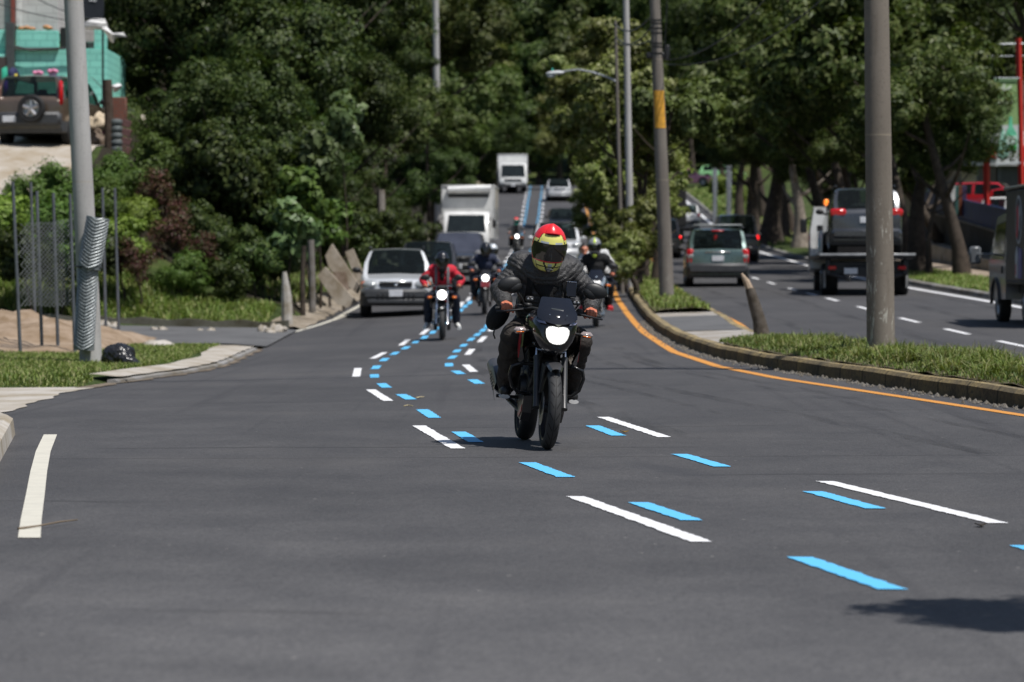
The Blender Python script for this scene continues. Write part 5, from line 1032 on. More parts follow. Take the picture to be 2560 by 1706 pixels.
        t = MB(); t.cyl((s * .12, ty + .02, tz + .003), (s * (tx - .02), ty, tz), .010, None, 8); to = t.build('turn_signal_stalk', BLK, root)
        t = MB(); t.box((s * (tx + .03), ty - .005, tz - .002), (.092, .045, .048), (0, s * .08, 0), .018); tsg = t.build('turn_signal', sig, to)
        if main: t = MB(); t.box((s * (tx + .03), ty - .006, tz - .014), (.060, .048, .011), (0, s * .08, 0), .007); t.build('amber_bulb', AMB, root)
        if main:   # clusters of two small lamps below the mirrors
            t = MB(); t.box((s * .172, -.36, 1.075), (.060, .045, .040), (0, 0, s * .1), .008); a_ = t.build('auxiliary_lamp', BLK, root); t = MB()
            for q in (-1, 1): t.sph((s * .172 + q * .014, -.384, 1.074), (.009, .005, .009), 10, 6)
            t.build('lamp_lens', simple('clear_lens', (.35, .35, .36), .1, .5), a_)
    # tank, seat, tail, side panels
    m = MB(); m.loft([[(sx * w * math.cos(a), y, zc + h * math.sin(a)) for a in [2 * math.pi * k / 20 for k in range(20)] for sx in (1,)] for y, w, h, zc in ((-.36, .06, .05, .90), (-.33, .12, .09, .89), (-.22, .155, .115, .885), (-.08, .150, .12, .885), (.06, .11, .095, .86), (.14, .075, .05, .83))]); m.build('fuel_tank', c1, root, True, 60)
    m = MB(); m.loft([[(w * math.cos(a), y, zc + h * math.sin(a)) for a in [2 * math.pi * k / 14 for k in range(14)]] for y, w, h, zc in ((.08, .09, .05, .80), (.18, .13, .055, .80), (.36, .14, .055, .81), (.40, .13, .06, .84), (.70, .10, .05, .87), (.78, .04, .03, .88))]); m.build('seat', BLK, root, True, 60)
    for s in (-1, 1):
        m = MB(); P0 = [(-.46, .86), (-.30, .90), (-.12, .80), (-.18, .66), (-.34, .60), (-.43, .72)]; m.loft([[(s * (.17 + .04 * (z > .7)), y - .03, z) for y, z in P0], [(s * .218, y * .96 - .01, lerp(.75, z, .9)) for y, z in P0], [(s * .13, y, z) for y, z in P0]][:2]); m.build('tank_shroud', c1, root, True, 30)
        m = MB(); P1 = [(-.40, .83), (-.34, .86), (-.27, .72), (-.33, .64)]; m.loft([[(s * .212, y - .02, z) for y, z in P1], [(s * .224, y - .02, z) for y, z in P1]]); m.build('shroud_accent', c2, root, False)
        m = MB(); P2 = [(.10, .78), (.40, .80), (.34, .60), (.14, .56)]; m.loft([[(s * .12, y, z) for y, z in P2], [(s * .155, y, z) for y, z in P2]]); m.build('side_panel', c1, root, True, 30)
    m = MB(); m.box((0, -.02, .45), (.22, .36, .26), None, .04); m.box((0, -.14, .60), (.17, .18, .18), (.35, 0, 0), .02)
    for k in range(6): m.box((0, -.15 + .004 * k, .53 + .03 * k), (.23, .22, .010), (.35, 0, 0), .003)
    for s in (-1, 1): m.lathe([(.0, .035), (.085, .03), (.10, 0), (.10, -.03)], (s * .12, .02, .42), (s, 0, 0), 20)
    m.build('engine', DKM if main else simple('engine_alloy', (.16, .16, .16), .45, .6), root)
    m = MB()
    for s in (-1, 1): m.tube([(s * .03, -.33, .90), (s * .11, -.1, .74), (s * .13, .3, .62), (s * .12, .5, .78), (s * .09, .75, .84)], .016, 8); m.tube([(s * .03, -.36, .80), (s * .09, -.25, .5), (s * .10, 0, .30), (s * .12, .3, .36)], .016, 8); m.tube([(s * .09, .28, .40), (s * .095, ra, .295)], .022, 8)
    m.build('frame', BLK, root)
    for s in (-1, 1): strokes(root, 'footpeg', [(s * .12, .16, .335), (s * .30, .17, .335)], .013, RUB); strokes(root, 'rear_shock', [(s * .11, .42, .74), (s * .11, .58, .40)], .024, DKM)
    ex = MB(); ex.tube([(-.04, -.26, .58), (-.05, -.36, .44), (-.09, -.28, .28), (-.14, 0, .25), (-.20, .25, .32), (-.215, .32, .36)], .021, 10); eo = ex.build('exhaust_pipe', CHR if style == 'classic' else DKM, root)
    ex = MB(); ex.tube([(-.215, .30, .35), (-.235, .42, .40), (-.25, .85, .55), (-.25, .88, .56)], [.035, .058, .060, .04], 14); mu = ex.build('muffler', simple('muffler_grey', (.09, .09, .095), .4, .4) if main else CHR, root)
    if main:
        sh = MB(); sh.loft([[(-.285 - .02 * math.cos(a), y, z + .075 * math.sin(a)) for a in (-1.3, -.7, 0, .7, 1.3)] for y, z in ((.30, .36), (.45, .42), (.66, .49))], False, False); so = sh.build('heat_shield', simple('shield_grey', (.13, .13, .14), .35, .3), mu)
        hl_ = MB()
        for i in range(3):
            for k in range(5): hl_.sph((-.306, .38 + .055 * k, .375 + .028 * i + .018 * k), (.003, .014, .007), 8, 5)
        hl_.build('shield_slot', BLK, so)
    # crash guards
    for s in (-1, 1):
        if style != 'classic': strokes(root, 'crash_guard', [(s * .06, -.30, .60), (s * .20, -.36, .600), (s * .262, -.36, .575), (s * .275, -.35, .52), (s * .25, -.33, .43), (s * .20, -.31, .385), (s * .06, -.27, .37)], .0125, simple('guard_black', (.02, .02, .021), .22, .2), 10)
    m = MB()
    for s in (-1, 1): P3 = [(-.34, .37), (-.10, .40), (.02, .30), (-.05, .19), (-.22, .17), (-.31, .24)]; m.loft([[(s * .09, y, z) for y, z in P3], [(s * .155, lerp(-.15, y, .93), lerp(.28, z, .9)) for y, z in P3]])
    bp = m.build('belly_pan', simple('pan_grey', (.032, .030, .031), .35, 0, .2, 6, 0, .3) if main else c1, root, True, 30)
    for s in (-1, 1): k = MB(); k.loft([[(s * .157, -.28, .30), (s * .157, -.08, .22), (s * .157, -.14, .20), (s * .157, -.27, .25)], [(s * .160, -.28, .30), (s * .160, -.08, .22), (s * .160, -.14, .20), (s * .160, -.27, .25)]]); k.build('pan_accent', c2, bp, False)
    m = MB(); m.box((0, .86, .72), (.16, .05, .07), None, .015); m.build('tail_light', REDL, root)
    m = MB(); m.tube([(0, .75, .82), (0, .90, .66), (0, .98, .50)], [.06, .055, .05], 8, flat=.3); m.build('rear_fender', BLK, root)
    HLM = emit('lit_lamp', (1, .98, .95), head_on)
    if main:
        t = NT('lit_headlight'); wv = t.n('ShaderNodeTexWave', bands_direction='X'); t.lk(t.co.outputs['Object'], wv.inputs['Vector']); wv.inputs['Scale'].default_value = 26; wv.inputs['Distortion'].default_value = 2.5; nz = t.noise(16, 3)
        t.out((.2, .2, .2), .2); t.b.inputs['Emission Color'].default_value = (1, .985, .96, 1); t.lk(t.math('MULTIPLY_ADD', t.math('MULTIPLY', wv.outputs[1], nz), 1.8, .62), t.b.inputs['Emission Strength']); HLM = t.mat
    if main or style == 'fairing':
        oh = [(.0, 1.0), (.08, .998), (.142, .975), (.176, .93), (.178, .86), (.152, .78), (.105, .715), (.06, .685), (0, .675)]; outl = oh + [(-x, z) for x, z in oh[-2:0:-1]]
        def ringf(y, sc, dz=0, push=0): return [(x * sc, y + push * abs(x) * 2.2 + .10 * max(0, (z - .86)) * 2, .84 + (z - .84) * sc + dz) for x, z in outl]
        m = MB(); m.loft([ringf(-.755, .62, 0, .18), ringf(-.742, .80, 0, .22), ringf(-.705, .90, 0, .3), ringf(-.63, 1.0, 0, .4), ringf(-.50, 1.04, .01, .4), ringf(-.40, .98, .02, .4)]); fo = m.build('fairing', simple('fairing_paint', (.010, .010, .012), .22, 0, .2, 5, 0, .7) if main else c1, root, True, 50)
        lh_ = [(0, .884), (.035, .890), (.066, .886), (.085, .868), (.087, .842), (.076, .804), (.056, .776), (.028, .763), (0, .760)]; lo = lh_ + [(-x, z) for x, z in lh_[-2:0:-1]]
        m = MB(); m.loft([[(x * k, y + .35 * abs(x * k) ** 1.3 , .828 + (z - .828) * k) for x, z in lo] for y, k in ((-.74, 1.0), (-.772, .99), (-.790, .90), (-.800, .66), (-.806, .2))]); m.build('headlight', HLM, root, True, 80)
        m = MB(); m.loft([[(x * k, y + .35 * abs(x * k) ** 1.3, .828 + (z - .828) * k) for x, z in lo] for y, k in ((-.74, 1.10), (-.766, 1.09), (-.772, 1.0), (-.75, .98))], True, False); m.build('headlight_bezel', BLK, fo, True, 40)
        for s in (-1, 1): m = MB(); m.loft([[(s * .085, -.742, .905), (s * .135, -.690, .912), (s * .150, -.66, .930), (s * .095, -.728, .925)], [(s * .085, -.72, .905), (s * .135, -.67, .912), (s * .150, -.64, .930), (s * .095, -.705, .925)]]); m.build('position_light', simple('pilot_lens', (.30, .30, .42), .1, .2), fo, False)
        wt_ = [(.905, .030), (.915, .075), (.930, .118), (.952, .146), (.985, .147), (1.03, .130), (1.07, .117), (1.09, .110), (1.098, .098)]; m = MB(); outer, inner = [], []
        for z, w in wt_:
            outer.append([(w * q / 8, lerp(-.772, -.54, (z - .90) / .2) + 1.5 * (w * q / 8) ** 2 - .012 * math.sin(math.pi * (z - .9) / .2), z) for q in range(-8, 9)]); inner.append([(x, y + .006, z + .001) for x, y, z in outer[-1]])
        m.loft(outer, False, False); m.loft(inner, False, False); m.build('windscreen', simple('smoked_visor', (.009, .010, .014), .07, 0, .4, 3, 0, .5, .6), root, True, 60)
        if main:
            m = MB()
            for s in (-1, 1): m.sph((s * .062, -.727, .972), (.005, .005, .005), 8, 6)
            m.build('screen_bolt', CHR, root); m = MB(); m.prism([(-.024, .905), (.024, .905), (.004, .890), (-.004, .890)], -.772, -.76); m.build('badge', CHR, root, False)
            m = MB(); m.prism([(-.045, 1.012), (.045, 1.008), (.045, 1.016), (-.045, 1.022)], -.655, -.640); m.build('screen_label', simple('label_grey', (.09, .10, .11), .4), root, False)
    else:
        hz = .845; r = .088 if style == 'classic' else .082
        m = MB(); m.lathe([(r * .3, .13), (r * .8, .09), (r, .02), (r * 1.03, -.01), (r * .98, -.02)], (0, -.60, hz), (0, 1, 0), 24); ho = m.build('headlight_shell', CHR if style == 'classic' else c1, root)
        m = MB(); m.lathe([(r * .97, -.012), (r * .8, -.032), (r * .4, -.045), (0, -.05)], (0, -.60, hz), (0, 1, 0), 24); m.build('headlight', HLM, root)
        m = MB(); m.box((0, -.50, .985), (.20, .08, .09), (-.4, 0, 0), .03); m.build('instrument_pod', BLK, root)
        if style == 'street': m = MB(); m.loft([[(-.10, -.62, .93), (.10, -.62, .93), (.12, -.50, .97), (-.12, -.50, .97)], [(-.07, -.56, 1.04), (.07, -.56, 1.04), (.08, -.5, 1.04), (-.08, -.5, 1.04)]]); m.build('fly_screen', c1, root, True, 30)
    if plate: m = MB(); m.box((0, -.64, .70), (.20, .012, .12), None, .004); m.build('front_plate', plate, root)
    return root
def pose(hd=(0, -.15, 1.47), hx=0, feet=None, elbow=(.315, .06, 1.12), lean=0, hip=(0, .27, .87), chest=(0, .08, 1.17), shoulder=1.315):
    J = dict(hip=hip, chest=(chest[0] + hx * .5, chest[1], chest[2]), neck=(hx * .9, hd[1] + .09, hd[2] - .135), head=(hd[0] + hx, hd[1], hd[2]))
    for s, g in (('l', 1), ('r', -1)):
        J['sh_' + s] = (g * .168 + hx * .7, chest[1] - .03, shoulder); J['el_' + s] = (g * elbow[0], elbow[1], elbow[2]); J['gr_' + s] = (g * .315, -.178, .990); J['wr_' + s] = (g * .320, -.098, 1.028)
        J['kn_' + s] = (g * .245, -.155, .79); J['an_' + s] = (g * .235, .14, .425); J['to_' + s] = (g * .255, -.01, .375)
        if feet: J['an_' + s] = (g * feet[0], feet[1], feet[2]); J['to_' + s] = (g * (feet[0] + .05), feet[1] - .16, feet[2] - .10)
    return J
# --- the main rider
fc, rc = onroad(1369, 1125), onroad(1308, 1099); mid = (fc + rc) / 2; yaw = math.atan2(fc.x - rc.x, rc.y - fc.y); MR = (0, R(4.6), yaw); ML = (mid.x, mid.y, mid.z + .001)
motorcycle('black motorcycle with smoked windscreen and bright headlight nearest the camera', ML, MR, 'sport', simple('tank_black', (.011, .011, .012), .25, 0, .2, 5, 0, .6), simple('accent_red', srgb(175, 18, 40), .3, 0, .1, 6, 0, .5), 1.6, None, None, 'fairing', simple('clear_signal', (.40, .34, .33), .15, .2, .5, 90, .4))
rider = person('person in dark padded jacket and red and yellow helmet riding the nearest motorcycle', ML, MR, pose((0, -.16, 1.475), -.035, None, (.345, .04, 1.13)), C_JK, C_TR, simple('black_shoe', (.014, .014, .015), .5), True, SKIN, 'motorcycle riders', quilt=.0065, fold=.012)
def pat(z, th):
    a = abs(th)
    if z > .108 and a < 44: return 0
    if a < 62 - max(0, z) * 150 and .034 < z <= .108:
        e = 62 - z * 150
        if a > e - 4: return 2
        if .036 < z < .054 and 12 < a < 40: return 3
        if .054 <= z < .060 and a < 40: return 2
        return 1
    if z <= .034 and z > -.078 and a < 78: return 2
    if 62 - max(0, z) * 150 <= a < 80 and .0 < z < .07: return 1
    if z <= -.078:
        if a > 120: return 0
        if z > -.092: return 0
        if abs(a - (26 + (z + .09) * 220)) < 4 or abs(a - 58) < 3 or abs(z + .128) < .003 and a < 58: return 2
        if a < 9 and z < -.10: return 3
        return 1 if a < 100 else 0
    if a > 100 and abs(z - .02) < .004: return 1
    return 0
hc = Vector((-.035, -.165, 1.475)); hrot = (R(14), R(1), R(2))
hm = helmet(rider, hc, hrot, HRED, HV, pat, False, [HRED, HYEL, simple('helmet_line', (.03, .028, .02), .35), HSIL])
Mh = rotm(hrot); m = MB(); m.loft([[hc + Mh @ (hp(z, R(t)) + Vector((0, -o * .4, o))) for t, o in ((-34, 0), (-30, .016), (-15, .020), (0, .022), (15, .020), (30, .016), (34, 0))] for z in (.100, .106, .125, .145, .160)], False, False); m.build('top_vent', HRED, hm, True, 40)
m = MB(); m.loft([[hc + Mh @ (hp(.1015, R(t)) + Vector((0, -.010, o))) for t in (-24, -12, 0, 12, 24)] for o in (.003, .010)], False, False); m.build('vent_slot', BLK, hm, True)
m = MB(); m.tube([hc + Mh @ hp(-.145, R(t), .006) for t in (-16, 0, 16)], .006, 8); m.build('chin_vent', simple('chin_grey', (.10, .10, .10), .4), hm)
# black shirt and scarf at the open collar, backpack straps
m = MB(); m.sph((-.02, -.062, 1.235), (.105, .056, .15), 18, 12, (R(-16), 0, 0)); m.sph((-.028, -.03, 1.335), (.088, .085, .065), 16, 10); m.sph((-.01, -.075, 1.13), (.055, .06, .10), 14, 10); m.build('shirt', C_BLK, rider, True, 80)
bpk = thing('backpack', 'black backpack whose straps cross the padded jacket', 'backpack', ML, 0, None, MR)
m = MB(); m.box((-.01, .30, 1.14), (.30, .17, .42), (R(-14), 0, 0), .06); m.build('bag', C_BLK, bpk)
for s in (-1, 1):
    m = MB(); pth = [(s * .12 - .02, .20, 1.34), (s * .125 - .02, .07, 1.405), (s * .125 - .022, -.03, 1.372), (s * .128 - .02, -.085, 1.29), (s * .135 - .012, -.105, 1.19), (s * .15, -.06, 1.08), (s * .19, .06, 1.0)]
    m.loft([[Vector(p) + Vector((dx, 0, 0)) + Vector((0, -.5, .5)) * .012 * q for dx, q in ((-.024, 0), (-.024, 1), (.024, 1), (.024, 0))] for p in pth]); m.build('strap', C_BLK, bpk, True, 40)
bagr = thing('waist_bag', 'black bag hanging at the hip left of the main motorcycle', 'bag', ML, 0, None, MR)
m = MB(); m.sph((-.335, .16, .93), (.075, .13, .115), 16, 12, (R(-35), R(28), 0)); m.build('pouch', C_BLK, bagr); m = MB(); m.tube([(-.36, .10, .84), (-.365, .09, .79), (-.35, .10, .76)], .006, 6); m.build('strap_end', BLK, bagr)
ph = thing('phone', 'black phone held upright above the handlebar of the main motorcycle', 'phone', ML, 0, None, MR)
m = MB(); m.box((.135, -.315, 1.165), (.078, .012, .115), (R(-18), 0, R(2)), .005); m.build('screen', simple('phone_glass', (.006, .006, .007), .1), ph); m = MB(); m.box((.135, -.2955, 1.221), (.080, .020, .007), (R(-18), 0, R(2)), .003); m.build('case_edge', CHR, ph)
m = MB(); m.box((.135, -.31, 1.095), (.07, .04, .022), None, .006); m.cyl((.13, -.29, 1.0), (.135, -.30, 1.09), .014, None, 10); m.sph((.133, -.295, 1.06), .022, 12, 8); m.cyl((.10, -.30, 1.075), (.17, -.30, 1.075), .006, None, 8)
mo2 = m.build('phone_mount', BLK, bpy.data.objects['motorcycle'])
# --- the others
def bike_at(px, yawd=0, lean=0, dy=.68):
    p = onroad(*px); y = math.atan2(0, 1) + R(yawd); c = Vector((p.x - math.sin(y) * dy, p.y + math.cos(y) * dy, 0)); return (c.x, c.y, zroad(c.x, c.y) + .002), (0, R(lean), y)
L1, R1 = bike_at((1105, 852), 1)
motorcycle('black and chrome motorcycle with round headlight under the red-jacketed rider', L1, R1, 'classic', P_BLK, P_BLK, 4.5, None, CHR, 'round', AMB)
r1 = person('person in red jacket with grey backpack straps and white shoes on a motorcycle', L1, R1, pose((0, -.10, 1.50), .0, (.27, .06, .34), (.37, .04, 1.13)), C_RED, C_JEAN, C_WHT, False, SKIN, 'motorcycle riders')
helmet(r1, (0, -.10, 1.50), (R(6), 0, 0), HB, HV, None, True); m = MB(); m.sph((0, -.12, 1.33), (.075, .09, .09), 14, 10); m.sph((0, -.09, 1.20), (.05, .08, .10), 12, 8); m.build('face_scarf', C_BLK, r1)
m = MB(); m.loft([[(.115 + dx, y, z) for dx in (-.025, .025)] for y, z in ((.06, 1.40), (-.06, 1.36), (-.10, 1.27), (-.115, 1.16), (-.10, 1.04))], False, False); m.loft([[(-.115 + dx, y, z) for dx in (-.025, .025)] for y, z in ((.06, 1.40), (-.06, 1.36), (-.10, 1.27), (-.115, 1.16), (-.10, 1.04))], False, False); m.build('backpack_straps', C_GREY, r1, True)
L2, R2 = bike_at((1212, 788), 1, 1)
motorcycle('red and black motorcycle with white headlight under the navy-jacketed rider', L2, R2, 'street', P_BLK, P_RED, 4.0, None, None, 'round', AMB, simple('red_plate', (.35, .05, .06), .4))
r2 = person('person in navy jacket and black helmet on the red and black motorcycle', L2, R2, pose((0, -.08, 1.52), .0, None, (.36, .06, 1.13)), C_NAVY, C_JEAN, C_ORG, False, SKIN, 'motorcycle riders'); helmet(r2, (0, -.08, 1.52), (R(4), 0, 0), HB)
def pillion(hx, hz=1.58): 
    J = pose((hx, .48, hz), 0, (.25, .48, .46), (.30, .45, 1.22), 0, (0, .62, .95), (hx * .6, .55, 1.25), 1.40)
    for s, g in (('l', 1), ('r', -1)): J['gr_' + s] = (g * .20, .36, 1.02); J['wr_' + s] = (g * .20, .36, 1.03); J['kn_' + s] = (g * .27, .22, .86)
    J['neck'] = (hx * .9, .52, hz - .14); return J
p2 = person('person in pale helmet riding pillion behind the navy-jacketed rider', L2, R2, pillion(.17, 1.50), C_GREY, C_JEAN, C_WHT, False, SKIN, 'motorcycle riders'); helmet(p2, (.17, .48, 1.50), (R(2), 0, 0), HSIL)
L3, R3 = bike_at((1491, 820), -1)
motorcycle('white and blue faired motorcycle with green lamp half behind the main rider', L3, R3, 'fairing', simple('white_blue_paint', (.42, .52, .62), .3, 0, .6, 14, 0, .5), simple('cyan_paint', (.15, .42, .6), .3, 0, .2, 8, 0, .5), .0, None, None, 'fairing', AMB, emit('green_lamp', (.05, 1, .2), 1.6))
r3 = person('person in black jacket with lime scarf and red shoes on the white and blue motorcycle', L3, R3, pose((-.03, -.06, 1.56), .0, None, (.36, .06, 1.15)), C_BLK, C_BLK, C_REDS, False, SKIN, 'motorcycle riders')
helmet(r3, (-.03, -.06, 1.56), (R(8), 0, 0), HB, HV, lambda z, th: 1 if (abs(th) < 12 and z > .08) else (2 if z < -.1 and abs(th) < 40 else 0), True, [HGR, LIME, HB]); m = MB(); m.sph((-.03, -.12, 1.385), (.05, .06, .05), 12, 8); m.build('scarf', C_LIME, r3)
p3 = person('bareheaded person in white shirt riding pillion behind the lime-scarfed rider', L3, R3, pillion(-.22, 1.50), m_cloth('white_shirt', (.6, .6, .6)), C_JEAN, C_REDS, False, SKINP, 'motorcycle riders', True)
m = MB(); m.sph((-.22, .495, 1.535), (.082, .10, .095), 16, 10); m.build('hair', simple('dark_hair', (.015, .012, .01), .6), p3)
for s in (-1, 1): m = MB(); m.sph((-.22 + s * .033, .385, 1.515), (.011, .006, .006), 8, 6); m.build('eye', BLK, p3)
L4, R4 = bike_at((1293, 641), 3)
motorcycle('black motorcycle farthest up the hill with one bright headlight', L4, R4, 'street', P_BLK, P_BLK, 5, None)
r4 = person('person in grey jacket and green and red helmet on the farthest motorcycle', L4, R4, pose((0, -.08, 1.52)), C_GREY, C_BLK, C_WHT, False, SKIN, 'motorcycle riders'); helmet(r4, (0, -.08, 1.52), (R(4), 0, 0), TEAL, HV, lambda z, th: 1 if z > .08 else 0, False, [TEAL, HRED]); m = MB(); m.sph((0, -.08, 1.18), (.10, .09, .17), 12, 8); m.build('vest', C_BLK, r4)
# ================================================================ STREET FURNITURE, FENCE, HOUSE, SHOP
def m_pole(name, col, lo, scuff):
    t = NT(name); P = t.co.outputs['Object']; a = t.noise(1.5, 5, .6, t.scale(P, (2, 2, .35))); b = t.noise(30, 4, .7)
    c = t.mix(t.ramp(a, [(.3, (0, 0, 0)), (.65, (1, 1, 1))]), lo, col)
    low = t.ramp(t.math('MULTIPLY', t.sep(P)[2], .5), [(.75, (1, 1, 1)), (1., (0, 0, 0))])
    sc = t.ramp(t.noise(5.5, 7, .8, t.scale(P, (2.2, 2.2, .55)), dist=.6), [(.565, (0, 0, 0)), (.60, (scuff, scuff, scuff))])
    c = t.mix(t.mix(1., sc, low, 'MULTIPLY'), c, (.46, .45, .40))
    c = t.mix(t.ramp(t.noise(2.2, 5, .7, t.scale(P, (3, 3, .22))), [(.55, (0, 0, 0)), (.72, (.55, .55, .55))]), c, t.mix(1., c, (.55, .53, .5), 'MULTIPLY'))
    c = t.mix(t.ramp(b, [(.3, (.8, .8, .8)), (.45, (0, 0, 0))]), c, t.mix(1., c, (.7, .7, .7), 'MULTIPLY'))
    ring = t.math('FRACT', t.math('MULTIPLY', t.sep(P)[2], .38)); c = t.mix(t.ramp(ring, [(.0, (.5, .5, .5)), (.012, (0, 0, 0))]), c, (.35, .30, .22))
    t.bump(b, .3, .006); t.out(c, .85, Specular_IOR_Level=.25); return t.mat
POLE_PALE = m_pole('pale_pole_concrete', (.42, .41, .40), (.33, .32, .31), .0); POLE_BR = m_pole('brown_pole_concrete', (.205, .178, .150), (.150, .130, .108), .8); POLE_GR = m_pole('grey_pole_concrete', (.20, .18, .16), (.13, .115, .10), .2)
STEEL = simple('galvanised_steel', (.33, .35, .37), .42, .55, .25, 5); STEELD = simple('steel_post', (.15, .16, .18), .45, .5, .25, 5)
def pole(name, label, ub, vb, Y, r0, r1, ut, h, mat, cat='pole', zoff=0, group=None):
    """foot seen at (ub, vb), axis passing (ut, 0)"""
    b = at(ub, vb, Y); z = b.z if zoff is None else zland(b.x, Y) + zoff; root = thing(name, label, cat, (b.x, Y, z), 0, group); t = at(ut, 0, Y); dx = (t.x - b.x) / (t.z - z)
    m = MB(); n = 10; m.tube([(dx * h * i / n, 0, h * i / n - .25 * (i == 0)) for i in range(n + 1)], [lerp(r0, r1, i / n) for i in range(n + 1)], 24); m.build('shaft', mat, root, True, 60); return root, dx
POLEL, dxl = pole('utility_pole', 'pale concrete pole on the grass island with a wire roll tied to its foot', 229, 878, 45.6, .165, .125, 184, 9, POLE_PALE)
POLEB, dxb = pole('utility_pole', 'thick brown concrete pole with paint scuffs on the grassy median', 2203, 880, 37.6, .172, .120, 2191, 9.5, POLE_BR, zoff=.2)
POLEY, dxy = pole('utility_pole', 'grey-brown concrete pole with yellow band on the median', 1668, 757, 68.5, .165, .085, 1637, 10, POLE_GR, zoff=.2)
m = MB()
for k in range(2): pass
zt_, zb_ = 1.25 + (687 - 228) * 68.5 / F - POLEY.location.z, 1.25 + (687 - 322) * 68.5 / F - POLEY.location.z
def rr_y(z): return lerp(.165, .085, z / 10) + .004
m.loft([[(dxy * z + rr_y(z) * math.sin(a), -rr_y(z) * math.cos(a), z) for a in [R(-58 + 11.6 * j) for j in range(11)]] for z in [lerp(zb_, zt_, i / 6) for i in range(7)]], False, False); m.build('yellow_band', simple('pole_yellow', srgb(205, 150, 50), .6, 0, .35, 9), POLEY, True)
m = MB()
for v in (52, 60, 72, 84, 110, 118, 135): z = 1.25 + (687 - v) * 68.5 / F - POLEY.location.z; m.lathe([(rr_y(z), -.012), (rr_y(z) + .012, -.006), (rr_y(z) + .012, .006), (rr_y(z), .012)], (dxy * z, 0, z), (0, 0, 1), 20)
m.build('steel_straps', DKM, POLEY); m = MB()
z = 1.25 + (687 - 140) * 68.5 / F - POLEY.location.z; m.box((dxy * z + .02, -.02, z), (.52, .10, .14), None, .03); m.box((dxy * z + .22, -.05, z + .05), (.10, .1, .35), None, .02); m.build('cable_bracket', BLK, POLEY)
pole('utility_pole', 'pale silver pole rising out of the median foliage', 1578, 740, 83, .10, .07, 1565, 12, POLE_PALE)
pole('steel_pole', 'short-looking grey steel pole above the left wood, top centre', 1096, 560, 160, .18, .14, 1089, 20, POLE_PALE)
SL, dsl = pole('street_lamp', 'street lamp with curved arm reaching left over the road', 1556, 745, 83.4, .06, .038, 1537, 7.25, POLE_GR, 'street lamp')
def rel(u, v): p = at(u, v, 83.4); return (p.x - SL.location.x, 0, p.z - SL.location.z)
m = MB(); m.tube([rel(1541, 204), rel(1515, 192), rel(1478, 180), rel(1445, 174), rel(1408, 179)], [.03, .028, .027, .025, .024], 8); m.build('arm', STEEL, SL)
m = MB(); c = rel(1388, 183); m.sph(c, (.25, .10, .06), 16, 10, (0, R(-4), 0)); lh_o = m.build('lamp_head', simple('lamp_shell', (.55, .57, .58), .4), SL); m = MB(); c2 = rel(1378, 191); m.sph(c2, (.12, .08, .05), 12, 8); m.build('lamp_glass', simple('lamp_glass', (.3, .32, .33), .15), lh_o)
m = MB(); m.sph(rel(1381, 175), (.035, .035, .04), 10, 8); m.build('photo_cell', TEAL, lh_o)
for u, v0, v1, Y, w, lab in ((1787, 482, 412, 192, .26, 'left one of two pale grey columns on the far lawn'), (1822, 503, 415, 180, .28, 'right one of two pale grey columns on the far lawn')):
    p = at(u, v0, Y); z = zland(p.x, Y); h = at(u, v1, Y).z - z; root = thing('sign_column', lab, 'post', (p.x, Y, z)); m = MB(); m.box((0, 0, h / 2), (w, w, h), None, .03); m.build('column', STEEL, root); m = MB(); m.box((0, 0, .05), (w * 1.5, w * 1.5, .12), None, .02); m.build('footing', CONCG, root)
# overhead cables
cb = MB()
def sag(a, b, s, n=18): a, b = Vector(a), Vector(b); return [a.lerp(b, i / n) - Vector((0, 0, s * 4 * (i / n) * (1 - i / n))) for i in range(n + 1)]
px, py = POLEB.location.x, POLEB.location.y
def cable(label, a, b, s, r, n=18): m = MB(); m.tube(sag(a, b, s, n), r, 6); return tag(m.build('overhead_cable', BLK), label, 'cable', 'overhead cables')
cable('thick cable bundle over the road whose thin shadow crosses the lanes', (px, py, 7.4), (-14, 36.2, 7.8), .25, .045)
cable('cable bundle leaving the big concrete pole to the right', (px, py, 7.4), (24, 35, 7.8), .3, .045)
a_ = Vector((POLEY.location.x + dxy * 6.2, 68.5, 6.4)); e_ = at(1538, 62, 83.4); e2 = at(1538, 92, 83.4); e3 = at(1538, 108, 83.4)
cable('upper thin wire between the lamp post and the yellow-banded pole', e_, at(1630, 38, 69), .25, .018); cable('middle thin wire between the lamp post and the yellow-banded pole', e2, at(1632, 62, 69), .3, .018); cable('lower thin wire between the lamp post and the yellow-banded pole', e3, at(1634, 98, 69), .1, .014)
cable('black wire hanging down beside the yellow-banded pole', at(1668, 0, 68.2), at(1660, 150, 68.2), .05, .012); cable('long black wire sloping from the yellow-banded pole to the top right', at(1662, 150, 69), at(1960, -60, 60), .4, .012); cable('second long black wire sloping to the top right', at(1662, 160, 69), at(2120, -60, 58), .5, .012)
cable('wire in front of the concrete block house, upper one', at(80, -10, 80), at(260, 52, 74), .1, .012); cable('wire in front of the concrete block house, lower one', at(-20, 5, 80), at(270, 62, 76), .1, .012)

